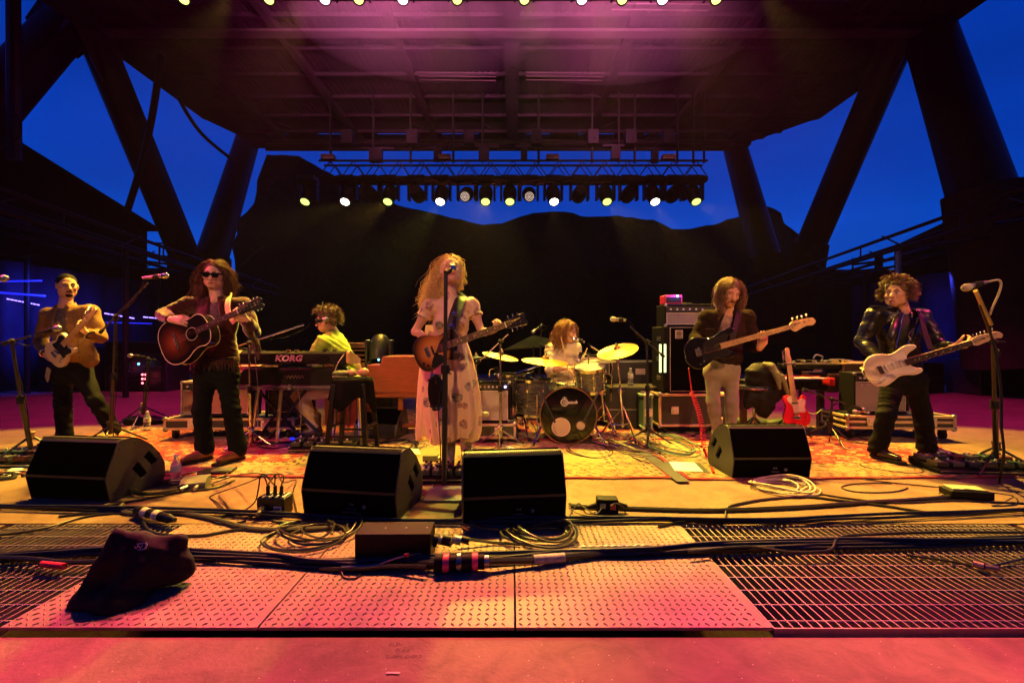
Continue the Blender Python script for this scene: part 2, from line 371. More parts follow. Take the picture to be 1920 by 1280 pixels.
def grating(xa, xb, label):
    t = thing('floor_grating', label, 'floor grating', ((xa+xb)/2, (YF+YB)/2, 0), group='gratings along the stage front', world=False)
    w = xb-xa-.008; n = int(round(w/.036)); d = YB-YF
    m = MB(); m.box((0, 0, -.020), (.0055, d-.012, .030)); me = m.mesh('bearing_bar', GRT)
    for i in range(n+1):
        o = link('bearing_bar', me, t); o.location = (-w/2+w*i/n, 0, 0); o.rotation_euler.y = random.uniform(-.04, .04)
    m = MB(); m.cone((-w/2, 0, 0), (w/2, 0, 0), .0045, n=6); me = m.mesh('cross_rod', GRT)
    for j in range(9):
        o = link('cross_rod', me, t); o.location = (0, -d/2+.05+(d-.1)*j/8, -.009)
    m = MB()
    for s in (-1, 1): m.box((0, s*(d/2-.003), -.022), (w+.006, .006, .036))
    part('end_bars', m, GRT, t)
grating(X0, XA, 'short open steel floor grating at the left, reaching behind the black bag')
grating(X1, XR, 'long open steel floor grating at the right under the cable bundles')
# ------------------------------------------------------------------ rugs
def rug_mat(name, w, d, field, seed, border=(.34, .25, .09)):
    m = bpy.data.materials.new(name); m.use_nodes = True; t = m.node_tree; b = t.nodes['Principled BSDF']; L = t.links.new
    def M(op, a, c=None, d_=None):
        n = N(t, 'ShaderNodeMath', operation=op)
        for i, q in enumerate((a, c, d_)):
            if q is None: continue
            if isinstance(q, (int, float)): n.inputs[i].default_value = q
            else: L(q, n.inputs[i])
        return n.outputs[0]
    def mixc(f, a, c):
        n = N(t, 'ShaderNodeMix', data_type='RGBA'); L(f, n.inputs[0])
        for k, q in (('A', a), ('B', c)):
            if isinstance(q, tuple): n.inputs[k].default_value = (*q, 1)
            else: L(q, n.inputs[k])
        return n.outputs['Result']
    co = N(t, 'ShaderNodeTexCoord'); mp = N(t, 'ShaderNodeMapping'); mp.inputs['Location'].default_value = (seed, seed*.7, 0); L(co.outputs['Object'], mp.inputs[0])
    sp = N(t, 'ShaderNodeSeparateXYZ'); L(co.outputs['Object'], sp.inputs[0]); x, y = sp.outputs['X'], sp.outputs['Y']
    ex = M('SUBTRACT', w/2, M('ABSOLUTE', x)); ey = M('SUBTRACT', d/2, M('ABSOLUTE', y)); e = M('MINIMUM', ex, ey)
    al = M('MULTIPLY', M('SINE', M('MULTIPLY', M('ADD', x, y), 62)), 1)
    v = N(t, 'ShaderNodeTexVoronoi', Scale=7.0); L(mp.outputs[0], v.inputs['Vector'])
    n = N(t, 'ShaderNodeTexNoise', Scale=13.0, Detail=3.0, Distortion=1.2); L(mp.outputs[0], n.inputs['Vector'])
    n2 = N(t, 'ShaderNodeTexNoise', Scale=5.5, Detail=4.0, Distortion=2.0); L(mp.outputs[0], n2.inputs['Vector'])
    vd = M('ADD', v.outputs['Distance'], M('MULTIPLY', M('SUBTRACT', n.outputs['Fac'], .5), .5))
    fl = M('LESS_THAN', vd, .30); core = M('LESS_THAN', vd, .13); ringm = M('LESS_THAN', M('ABSOLUTE', M('SUBTRACT', vd, .30)), .035)
    vine = M('LESS_THAN', M('ABSOLUTE', M('SUBTRACT', n2.outputs['Fac'], .5)), .022)
    cream = (.34, .26, .13); red = (.26, .014, .010); dark = (.02, .014, .01); ol = (.10, .08, .025)
    f1 = mixc(vine, field, cream); f1 = mixc(fl, f1, cream); f1 = mixc(ringm, f1, dark if field == red else ol); f1 = mixc(core, f1, red if field != red else (.5, .22, .06))
    vb = N(t, 'ShaderNodeTexVoronoi', Scale=5.2, Randomness=.35); L(mp.outputs[0], vb.inputs['Vector'])
    bd = M('ADD', vb.outputs['Distance'], M('MULTIPLY', M('SUBTRACT', n.outputs['Fac'], .5), .55))
    g = mixc(vine, border, ol); g = mixc(M('LESS_THAN', M('ABSOLUTE', M('SUBTRACT', bd, .22)), .05), g, (.33, .12, .05)); g = mixc(M('LESS_THAN', bd, .10), g, red)
    def band(lo, hi, prev, c): return mixc(M('MULTIPLY', M('GREATER_THAN', e, lo), M('LESS_THAN', e, hi)), prev, c)
    dash = mixc(M('GREATER_THAN', al, .0), dark, cream)
    o = mixc(M('GREATER_THAN', e, .405), g, f1)
    o = band(0, .035, o, (.30, .012, .012)); o = band(.045, .07, o, dash); o = band(.105, .125, o, dash); o = band(.035, .045, o, cream)
    o = band(.325, .35, o, dash); o = band(.38, .41, o, dash); o = band(.35, .38, o, border)
    wv = N(t, 'ShaderNodeTexNoise', Scale=1.4, Detail=5.0); L(mp.outputs[0], wv.inputs['Vector'])
    wr = N(t, 'ShaderNodeMapRange'); wr.inputs['To Min'].default_value = .65; wr.inputs['To Max'].default_value = 1.1; L(wv.outputs['Fac'], wr.inputs['Value'])
    sc = N(t, 'ShaderNodeVectorMath', operation='SCALE'); L(o, sc.inputs[0]); L(wr.outputs[0], sc.inputs['Scale'])
    L(sc.outputs[0], b.inputs['Base Color']); b.inputs['Roughness'].default_value = .95; b.inputs['Specular IOR Level'].default_value = .15
    b.inputs['Sheen Weight'].default_value = .15
    wn = N(t, 'ShaderNodeTexNoise', Scale=160.0, Detail=2.0); L(co.outputs['Object'], wn.inputs['Vector'])
    bp = N(t, 'ShaderNodeBump', Strength=.7, Distance=.006); L(wn.outputs['Fac'], bp.inputs['Height']); L(bp.outputs[0], b.inputs['Normal'])
    return m
def rug(xa, xb, ya, yb, rz, z, label, field, seed, **k):
    w, d = xb-xa, yb-ya; m = MB(); nx, ny = 24, 24; rs = random.Random(int(seed*10))
    for top in (1, 0):
        vs = [((i/nx-.5)*w+(.006*math.sin(j*1.9+seed) if i in (0, nx) else 0), (j/ny-.5)*d+(.008*math.sin(i*1.3+seed) if j in (0, ny) else 0), top*(.009+.0025*math.sin(i*.9+j*.5+seed)*math.sin(j*.8)) if top else 0) for j in range(ny+1) for i in range(nx+1)]
        fs = [(j*(nx+1)+i, j*(nx+1)+i+1, (j+1)*(nx+1)+i+1, (j+1)*(nx+1)+i) for j in range(ny) for i in range(nx)]
        m.raw(vs, fs if top else [f[::-1] for f in fs])
    q = (nx+1)*(ny+1); k_ = nx+1
    for i in range(nx): m.f += [(i, i+q, i+1+q, i+1), (ny*k_+i+1, ny*k_+i+1+q, ny*k_+i+q, ny*k_+i)]; m.mi += [0, 0]
    for j in range(ny): m.f += [((j+1)*k_, (j+1)*k_+q, j*k_+q, j*k_), (j*k_+nx, j*k_+nx+q, (j+1)*k_+nx+q, (j+1)*k_+nx)]; m.mi += [0, 0]
    o = solo('rug', m, rug_mat('rug_pile', w, d, field, seed, **k), label, 'rug', 'patterned rugs under the band'); o.location = ((xa+xb)/2, (ya+yb)/2, z); o.rotation_euler.z = R(rz)
RED = (.26, .014, .010)
rug(-4.75, -1.45, 3.56, 5.75, -2.5, .004, 'red floral rug with a pale border, leftmost, under the twelve string player', RED, 1.3)
rug(-1.5, 1.22, 3.46, 4.9, .5, .004, 'pale cream rug in the middle, in front of the bass drum', (.34, .26, .09), 4.1, border=(.37, .28, .10))
rug(1.30, 4.25, 3.47, 5.6, 1.5, .004, 'red floral rug with a pale border, at the right under the guitarist in leather', RED, 7.7)
rug(-2.6, 2.6, 4.75, 7.0, 1, .018, 'worn red rug farthest back, under the drum kit and amplifiers', RED, 9.2, border=(.30, .12, .06))
GAF = mat('gaffer_tape', (.05, .055, .045), .7, var=.3)
m = MB(); m.box((0, 0, 0), (.10, 1.25, .002)); o = solo('gaffer_tape', m, GAF, 'grey gaffer tape strip covering the seam between the middle and right rugs', 'tape'); o.location = (1.235, 3.98, .0175); o.rotation_euler.z = R(3)
# ------------------------------------------------------------------ canopy roof and raking columns
DKC = mat('dark_roof_steel', (.040, .034, .040), .85, spec=.1, var=.35, vs=1.5)
RZ = 7.95
roof = thing('stage_roof', 'dark flat stage roof with ribbed underside spanning the whole band', 'stage roof', (0, 10, RZ))
m = MB(); m.prism([(-9.4, 2), (9.7, 2), (9.55, 14.15), (8.2, 14.95), (-8.9, 14.95), (-9.6, 14.15)], RZ, RZ+.8); part('roof_deck', m, DKC, roof)
for x in (-7.6, -5.1, -2.55, 0, 2.55, 5.1, 7.6):
    m = MB(); m.box((x, 9, RZ-.08), (.26 if x == 0 else .11, 13.6, .20)); m.box((x, 9, RZ-.20), (.34 if x == 0 else .17, 13.6, .03)); part('main_beam', m, DKC, roof)
for i in range(12):
    y = 3.2+i*1.06; m = MB(); m.box((0, y, RZ-.05), (17.6, .08, .10)); part('cross_beam', m, DKC, roof)
m = MB()
for i in range(118): m.box((-8.85+i*.15, 8.1, RZ-.012), (.07, 12.0, .024))
part('deck_ribs', m, DKC, roof, kind='stuff')
m = MB(); m.box((0, 9.85, RZ-.24), (17.6, .24, .06)); part('header_beam', m, mat('header_paint', (.07, .055, .06), .8, var=.3, vs=2), roof)
m = MB(); m.box((-.4, 15.75, RZ+.02), (17.2, .3, .36)); part('rear_header', m, DKC, roof)
m = MB(); m.prism([(-9.6, 14.1), (-8.2, 14.1), (-8.2, 15.9), (-8.95, 15.9)], RZ+.01, RZ+.5); part('corner_deck', m, DKC, roof)
m = MB(); m.prism([(9.5, 14.1), (7.4, 14.1), (7.4, 15.9), (8.2, 15.9)], RZ+.01, RZ+.5); part('corner_deck', m, DKC, roof)
for x in (-7.6, -5.6, -3.4, -1.2, 1.2, 3.4, 5.6, 7.6):
    m = MB(); m.cone((x, 14.1, RZ+.05), (x+(1.2 if x < 0 else -1.2), 15.7, RZ+.05), .08, n=6); part('rear_brace', m, DKC, roof)
    m = MB(); m.box((x+.55, 15.2, RZ+.1), (.95, .9, .12)); part('rear_panel', m, DKC, roof)
for x0, y0 in ((-1.35, 11.0), (1.3, 11.0), (2.9, 8.6)):
    m = MB()
    for k in range(3): m.cone((x0-.95, y0+.16*k, RZ-.40), (x0+.95, y0+.16*k+.03, RZ-.40), .010, n=6)
    part('conduit_rack', m, mat('dull_conduit', (.10, .08, .08), .6), roof)
CPS = mat('column_steel', (.010, .008, .007), .45, spec=.2, var=.3, vs=3); CPB = mat('pedestal_concrete', (.030, .022, .018), .9, spec=.05, var=.3, vs=4, bump=.4, bs=14, bd=.01)
def leg(a, b, ra, rb, label, base=None, cap=True):
    a, b = V(a), V(b); t = thing('raking_column', label, 'column', (b.x, b.y, b.z if base is None else base[2]), group='raking roof columns')
    m = MB(); m.cone(a, b, ra, rb, n=28); part('shaft', m, CPS, t)
    d = (b-a).normalized(); m = MB(); m.cone(a-d*.5, a+d*1.0, ra*1.45, ra*1.12, n=4 if cap else 20); part('haunch', m, CPS, t)
    if base is not None:
        m = MB(); m.cone(b-d*.35, V(base), rb*1.15, rb*1.5, n=20); part('pedestal', m, CPB, t)
leg(P(172, 55, 10.3), P(355, 500, 13.8), .34, .40, 'left raking column with a stripe of yellow light, leaning right', P(372, 560, 13.9)+V((0, 0, -1.2)))
leg(P(470, 245, 16.6), P(392, 500, 14.1), .38, .46, 'back left column behind the twelve string player, leaning left', P(385, 560, 14.0)+V((0, 0, -1.2)))
leg(P(148, 20, 10.3), P(-110, 300, 8.6), .42, .48, 'front left column leaving the frame at the top left corner', P(-150, 420, 8.4)+V((0, 0, -1)))
leg(P(1690, 60, 10.3), P(1512, 478, 13.8), .35, .41, 'right raking column with a stripe of light, leaning left', P(1478, 570, 13.9)+V((0, 0, -1.2)))
leg(P(1368, 240, 16.6), P(1440, 500, 14.1), .38, .44, 'back right column above the bassist, leaning right', P(1458, 570, 14.0)+V((0, 0, -1.2)))
leg(P(1728, 15, 10.3), P(1848, 385, 8.5), .44, .50, 'thick front right column on a concrete foot, nearest the right edge', P(1905, 480, 8.5)+V((0, 0, -2.0)))
# ------------------------------------------------------------------ rock wall behind, traced ridge with its own depth
def rockwall():
    prof = [(-400, 470), (250, 500), (400, 515), (468, 503), (494, 500), (489, 420), (486, 380), (482, 340), (500, 290), (530, 289), (560, 293), (590, 310), (640, 335), (700, 360), (745, 385), (800, 398), (850, 408), (905, 420), (940, 420), (1000, 398), (1020, 397), (1060, 396), (1090, 405), (1160, 405), (1225, 412), (1260, 428), (1295, 430), (1340, 420), (1400, 400), (1440, 388), (1465, 398), (1470, 418), (1500, 440), (1540, 500), (1600, 520), (1800, 515), (2400, 500)]
    m = MB(); D = 42.0; cols = []
    for i in range(len(prof)-1):
        (a, b), (c, d) = prof[i], prof[i+1]; k = max(1, int(abs(c-a)/12))
        for q in range(k): t = q/k; cols.append((a+(c-a)*t, b+(d-b)*t+random.uniform(-1.5, 1.5)))
    rows = 16; nseg = len(cols); rnd = random.Random(3)
    from mathutils import noise
    for i, (px, py) in enumerate(cols):
        top = P(px, py, D)
        for j in range(rows+1):
            t = j/rows; z = top.z*(1-t)+(-2.2)*t
            o = noise.noise(V((top.x*.15, z*.22, 2)))*3.5+noise.noise(V((top.x*.5, z*.9, 5)))*1.3
            m.v.append((top.x, D-t*6+o*min(1, t*4), z))
    for i in range(nseg-1):
        for j in range(rows): m.f.append((i*(rows+1)+j, i*(rows+1)+j+1, (i+1)*(rows+1)+j+1, (i+1)*(rows+1)+j)); m.mi.append(0)
    # the ridge runs back from its crest
    n0 = len(m.v)
    for px, py in cols: t = P(px, py, D); m.v.append((t.x*1.02, D+7, t.z-2.5)); 
    for i in range(nseg-1): m.f.append((i*(rows+1), (i+1)*(rows+1), n0+i+1, n0+i)); m.mi.append(0)
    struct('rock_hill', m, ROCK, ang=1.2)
rockwall()
# the amphitheatre the camera stands in: seating terraces rise behind, sandstone walls left and right
m = MB()
for i in range(46): m.box((0, -5.5-i*1.55, -1.5+i*.78), (70, 1.6, 1.6+i*.02))
struct('seating_terraces', m, mat('terrace_stone', (.06, .035, .026), .95, var=.4, vs=.6))
for sx in (-1, 1):
    m = MB(); n = 22; rs = random.Random(5+sx)
    for i in range(n+1):
        y = 1-i*4.2; z = 5+i*2.0+rs.uniform(-1.5, 2.5); xx = sx*(30+rs.uniform(-2, 2)); m.v += [(xx, y, -2.2), (xx+sx*2, y, z*.6), (xx+sx*5, y, z), (xx+sx*14, y, z-3)]
    for i in range(n):
        for k in range(3): m.f.append((i*4+k, i*4+k+1, i*4+5+k, i*4+4+k)); m.mi.append(0)
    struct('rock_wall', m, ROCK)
# ------------------------------------------------------------------ wing buildings at both sides
WNG = mat('wing_wall', (.010, .009, .009), .8, spec=.05, var=.3, vs=2)
t = thing('wing_building', 'black sloping building silhouette at the left edge, behind the left columns', 'building', (-14, 10, 0))
m = MB(); m.prism([(6, 2.95), (14.1, 2.95), (14.1, 4.55), (10, 5.5), (6, 6.5)], 0, 8, basis(V((0, 1, 0)), V((0, 0, 1)), V((1, 0, 0)), V((-19.3, 0, 0)))); part('upper_wall', m, WNG, t)
m = MB(); m.prism([(6, 6.4), (14.3, 4.5), (14.3, 4.62), (6, 6.56)], 0, 8.3, basis(V((0, 1, 0)), V((0, 0, 1)), V((1, 0, 0)), V((-19.4, 0, 0)))); part('roof_edge', m, WNG, t)
m = MB()
for z in (2.9, 3.3, 3.7, 4.1): m.cone((-11.2, 14.1, z), (-10.2, 14.3, z), .03, n=6)
for x in (-11.0, -10.6, -10.2): m.cone((x, 14.2, 2.9), (x, 14.2, 4.1), .03, n=6)
part('railing', m, BLKM, t)
t = thing('wing_building', 'black blocky building silhouette at the right, behind the curly haired guitarist', 'building', (14, 10, 0))
m = MB(); m.prism([(6, 2.9), (13.1, 2.9), (13.1, 3.8), (6, 5.1)], 0, 8, basis(V((0, 1, 0)), V((0, 0, 1)), V((1, 0, 0)), V((11, 0, 0)))); part('upper_wall', m, WNG, t)
m = MB(); m.box((15, 17, 1.8), (8, 3, 3.4)); part('lower_block', m, WNG, t)
m = MB(); m.box((13.7, 17, 3.8), (.18, .18, 1.0)); part('chimney_pipe', m, WNG, t)
WB = mat('wing_drape', (.05, .05, .10), .9, spec=.05, var=.4, vs=1.2)
for s in (-1, 1):
    t = thing('wing_shelter', 'tubular shelter with blue strip lights behind the '+('left guitarist' if s < 0 else 'right guitarist in leather'), 'scaffold shelter', (s*10, 9, 0))
    m = MB(); n = 40
    for i in range(n+1):
        y = 5.2+i*.22; x = s*(10.6+.10*math.sin(i*1.7)+.05*math.sin(i*.6))
        m.v += [(x, y, 0), (x, y, 2.75)]
    for i in range(n): m.f.append((2*i, 2*i+1, 2*i+3, 2*i+2)); m.mi.append(0)
    m2 = part('drape', m, WB, t); sd = m2.modifiers.new('solid', 'SOLIDIFY'); sd.thickness = .02
    for k, (x, z) in enumerate(((7.2, 2.62), (8.6, 2.86), (10.2, 3.1))):
        for dz in (0, .32):
            m = MB(); m.cone((s*x, 5.0, z+.35+dz), (s*x, 14.0, z-.15+dz*.7), .035, n=8); part('tube', m, BLKM, t)
        for i in range(9): m = MB(); yy = 5.2+i*1.05; zz = z+.35-(yy-5)*.0555; m.cone((s*x, yy, zz), (s*x, yy+(.5 if i % 2 else 0), zz+.31), .016, n=6); part('truss_web', m, BLKM, t)
    for i in range(7):
        y = 5.4+i*1.4; m = MB(); m.cone((s*7.2, y, 2.9-(y-5)*.05), (s*10.3, y, 3.3-(y-5)*.05), .028, n=6); part('cross_tube', m, BLKM, t)
    for x, y in ((7.3, 8.6), (8.7, 11.2), (9.8, 9.2)):
        m = MB(); m.cone((s*x, y, 0), (s*x, y, 2.8), .05, n=10); part('post', m, STL if s > 0 and x < 8 else BLKM, t)
LED = mat('blue_led', (.1, .1, .3), .5, emit=(.01, .02, 1.0), es=1.1)
LEDV = mat('violet_led', (.1, .1, .3), .5, emit=(.22, .14, 1.0), es=4)
def led(a, b, label, mt=LED, n=1, r=.012):
    m = MB(); a, b = V(a), V(b)
    for i in range(n): m.cone(a.lerp(b, i/n+.08/n), a.lerp(b, (i+.86)/n), r, n=6)
    solo('led_strip', m, mt, label, 'led strip', 'blue led strips in the wings')
led(P(-20, 528, 8), P(92, 526, 9), 'blue light strip at the left edge above the mic in the corner', r=.016)
led(P(-20, 547, 8), P(100, 556, 9), 'blue light strip below the upper one at the left edge', r=.02)
led(P(12, 560, 9.5), P(75, 572, 9.8), 'dotted violet light strip left of the man in the tan jacket', LEDV, 9)
led(P(195, 587, 9.8), P(253, 597, 10.3), 'violet light strip right of the man in the tan jacket', LEDV, 5)
led(P(268, 594, 10.2), P(310, 598, 10.6), 'short dotted violet strip left of the twelve string player', LEDV, 4)
led(P(190, 604, 10), P(300, 607, 10.5), 'dim blue light strip under the violet ones', r=.01)
led(P(1855, 590, 9.2), P(1960, 574, 8), 'bright blue light strip at the right edge beside the mic stand', LEDV, 14, r=.022)
led(P(1795, 503, 9.4), P(1900, 512, 8.6), 'dim blue light strip high up at the right edge', r=.012)
for i, (px, py, c) in enumerate(((232, 682, 0), (232, 689, 0), (232, 696, 0), (240, 682, 1), (240, 689, 1), (240, 696, 1), (267, 702, 0), (267, 710, 0), (267, 718, 0), (273, 702, 0), (273, 710, 0), (155, 714, 0), (155, 720, 0), (155, 726, 0), (260, 682, 2))):
    m = MB(); m.ball(P(px, py, 9.38), .020, n=8)
    pass_m = [mat('red_indicator', (.3, 0, 0), .5, emit=(1, .08, .12), es=9), LEDV, mat('cyan_indicator', (0, .2, .3), .5, emit=(.1, .6, 1), es=6)][c]
    solo('indicator_lamp', m, pass_m, ('%s %s indicator lamp in the %s' % (('top', 'middle', 'lowest')[i % 3 if i < 12 or i > 11 else 0], ('red', 'violet', 'cyan')[c], ('red column beside the violet lamps on the left rack', 'violet column on the left rack', 'left red column nearest the orange collared tripod', 'right red column nearest the orange collared tripod', 'red column between the legs of the tan jacket man')[(0 if i < 3 else 1 if i < 6 else 2 if i < 9 else 3 if i < 11 else 4)])) if c != 2 else 'single cyan indicator lamp on the dark racks in the left wing', 'indicator lamp', 'indicator lamps on the racks')
# dark equipment racks in the wings
RK = mat('rack_black', (.016, .016, .018), .6, var=.3, vs=4)
def rack(x, y, w, h, d, label, n=4):
    t = thing('equipment_rack', label, 'rack', (x, y, 0), group='dark racks and cases in the wings', world=False)
    m = MB(); m.box((0, 0, h/2), (w, d, h)); part('case', m, RK, t, bevel=.02)
    for k in range(n):
        m = MB(); m.box((0, -d/2-.012, h*(k+.5)/n), (w*.86, .02, h/n*.8)); part('rack_panel', m, BLKM, t, bevel=.004)
    for sx in (-1, 1): m = MB(); m.box((sx*w*.46, -d/2-.008, h/2), (.03, .018, h*.96)); part('rail', m, BLKM, t)
rack(-7.9, 9.9, 1.3, 1.05, .7, 'dark rack with indicator lamps left of the twelve string player')
rack(-9.3, 9.8, 1.1, .95, .7, 'dark rack behind the legs of the man in the tan jacket')
rack(-6.6, 10.6, .9, .8, .7, 'low dark case between the left racks and the left amplifiers', 2)
rack(8.2, 9.6, 1.2, .62, .7, 'low dark shelf case under the right wing, behind the guitarist in leather', 2)
rack(9.7, 9.2, 1.2, .70, .7, 'low dark case at the right edge under the blue wall', 3)
m = MB(); m.box((8.1, 9.3, .66), (.5, .3, .05)); m.box((8.2, 9.3, .71), (.3, .25, .04)); solo('paper_stack', m, mat('paper_tan', (.4, .33, .28), .8), 'pale papers on the low dark case in the right wing', 'papers')
# ------------------------------------------------------------------ pole and cables hanging at the left
def hose(name, pts, r, mt, label, cat, group=None, n=8, k=8):
    m = MB(); m.tube(catmull(pts, k), r, n); return solo(name, m, mt, label, cat, group)
t = thing('tower_pole', 'dark vertical pole with a coil of cable near the top left corner', 'pole', P(26, 270, 8))
m = MB(); m.cone(P(24, -120, 8), P(27, 300, 8), .10, n=10); part('shaft', m, BLKM, t)
m = MB(); m.tube(catmull([P(20, 205, 7.85), P(36, 225, 7.8), P(38, 250, 7.8), P(24, 262, 7.85), P(14, 240, 7.85)]), .02); part('cable_coil', m, RUB, t)
hose('hanging_cable', [P(303, 95, 11), P(296, 150, 11), P(283, 230, 11), P(262, 320, 11), P(238, 398, 11.4)], .075, RUB, 'thick cable bundle hanging from the roof past the left column', 'cable')
hose('hanging_cable', [P(326, 165, 12), P(352, 215, 12.4), P(385, 258, 13), P(440, 303, 14)], .05, RUB, 'sagging cable running from the roof edge to the back left column', 'cable')
hose('guy_wire', [P(450, 500, 30), P(492, 462, 30)], .05, RUB, 'thin wire slanting to the rock behind the twelve string player', 'wire')

# ------------------------------------------------------------------ stage haze
hz = MB(); hz.box((0, 8, 3.4), (62, 84, 13.0))
hm = bpy.data.materials.new('haze_air'); hm.use_nodes = True; ht = hm.node_tree; ht.nodes.clear()
ho = N(ht, 'ShaderNodeOutputMaterial'); hv = N(ht, 'ShaderNodeVolumePrincipled'); hv.inputs['Color'].default_value = (.9, .9, .92, 1); hv.inputs['Density'].default_value = HAZE; hv.inputs['Anisotropy'].default_value = .6
ht.links.new(hv.outputs[0], ho.inputs['Volume'])
if HAZE: solo('haze', hz, hm, 'thin stage haze filling the air under the roof', 'haze', kind='stuff')

# stage smoke drifting under the roof behind the downstage truss, lit pink by the added upward spots
sm = bpy.data.materials.new('stage_smoke'); sm.use_nodes = True; st = sm.node_tree; st.nodes.clear()
so = N(st, 'ShaderNodeOutputMaterial'); sv = N(st, 'ShaderNodeVolumePrincipled'); sv.inputs['Color'].default_value = (.92, .90, .92, 1); sv.inputs['Density'].default_value = .085; sv.inputs['Anisotropy'].default_value = .1
st.links.new(sv.outputs[0], so.inputs['Volume'])
for (x, y, z, rx, ry, rz_, lb) in ((-1.6, 8.3, 7.0, 2.4, 1.7, .80, 'pink lit stage smoke under the roof, left of the centre beam'), (2.0, 8.3, 7.0, 2.8, 1.8, .82, 'pink lit stage smoke under the roof, right of the centre beam')):
    m = MB(); m.ball((0, 0, 0), (rx, ry, rz_), n=32); o = solo('smoke', m, sm, lb, 'smoke', kind='stuff'); o.location = (x, y, z)

# ------------------------------------------------------------------ gear helpers
def panel(name, outer, holes, th, M, mt, parent, **k):
    cu = bpy.data.curves.new(name, 'CURVE'); cu.dimensions = '2D'; cu.fill_mode = 'BOTH'; cu.extrude = th/2
    for lp in [outer]+holes:
        sp = cu.splines.new('POLY'); sp.points.add(len(lp)-1); sp.use_cyclic_u = True
        for i, p in enumerate(lp): sp.points[i].co = (p[0], p[1], 0, 1)
    o = bpy.data.objects.new('tmp_panel', cu); COL.objects.link(o); dg = bpy.context.evaluated_depsgraph_get()
    me = bpy.data.meshes.new_from_object(o.evaluated_get(dg)); bpy.data.objects.remove(o); bpy.data.curves.remove(cu)
    me.transform(M); me.materials.clear(); me.materials.append(mt); me.name = name
    return link(name, me, parent, **k)
FACE = basis(V((1, 0, 0)), V((0, 0, 1)), V((0, -1, 0)))           # draws x,z towards the camera side (-y)
def facing(x, y, z): return Matrix.Translation((x, y, z)) @ FACE
def scrawl(m, x0, z0, w, h, y, n=7, r=.0012, M=None):
    pts = [V((x0+w*i/n, y, z0+(h/2 if i % 2 else -h/2)*(1 if i else .3))) for i in range(n+1)]
    m.tube(catmull(pts, 5), r, 4, M=M)
def weave(name, c1, c2, sc=260, rough=.85):
    if name in MC: return MC[name]
    m = mat(name, c1, rough, var=.12, vs=9); t = m.node_tree; b = bsdf(m); L = t.links.new
    co = N(t, 'ShaderNodeTexCoord'); sp = N(t, 'ShaderNodeSeparateXYZ'); L(co.outputs['Object'], sp.inputs[0]); o = []
    for ax in ('X', 'Z'):
        q = N(t, 'ShaderNodeMath', operation='MULTIPLY'); L(sp.outputs[ax], q.inputs[0]); q.inputs[1].default_value = sc
        s = N(t, 'ShaderNodeMath', operation='SINE'); L(q.outputs[0], s.inputs[0]); o.append(s.outputs[0])
    a = N(t, 'ShaderNodeMath', operation='MULTIPLY'); L(o[0], a.inputs[0]); L(o[1], a.inputs[1])
    r = N(t, 'ShaderNodeValToRGB'); r.color_ramp.elements[0].color = (*c2, 1); r.color_ramp.elements[1].color = (*c1, 1); r.color_ramp.elements[0].position = .2; r.color_ramp.elements[1].position = .7
    mr = N(t, 'ShaderNodeMapRange'); mr.inputs['From Min'].default_value = -1; L(a.outputs[0], mr.inputs['Value']); L(mr.outputs[0], r.inputs[0]); L(r.outputs[0], b.inputs['Base Color'])
    bp = N(t, 'ShaderNodeBump', Strength=.6, Distance=.001); L(mr.outputs[0], bp.inputs['Height']); L(bp.outputs[0], b.inputs['Normal'])
    return m
TOLEX = mat('black_tolex', (.007, .007, .007), .65, spec=.12, bump=.5, bs=300, bd=.001)
CLOTH = weave('silver_grille_cloth', (.42, .40, .36), (.16, .15, .14))
CLOTHB = weave('brown_grille_cloth', (.36, .20, .12), (.15, .08, .05))
ALU = mat('case_aluminium', (.66, .60, .50), .42, .55, var=.2, vs=30)
CSP = mat('case_laminate', (.030, .028, .028), .5, var=.3, vs=6)
TAN = mat('case_plywood', (.48, .36, .24), .6, var=.3, vs=6)
WHT = mat('white_plastic', (.75, .74, .70), .45)
PRNT = mat('white_print', (.72, .70, .66), .6)
SPKP = mat('speckled_wedge_paint', (.050, .046, .034), .55, var=.25, vs=180, bump=.5, bs=260, bd=.001)
GRL = mat('wedge_grille', (.0022, .0022, .0022), 1.0, spec=.0)
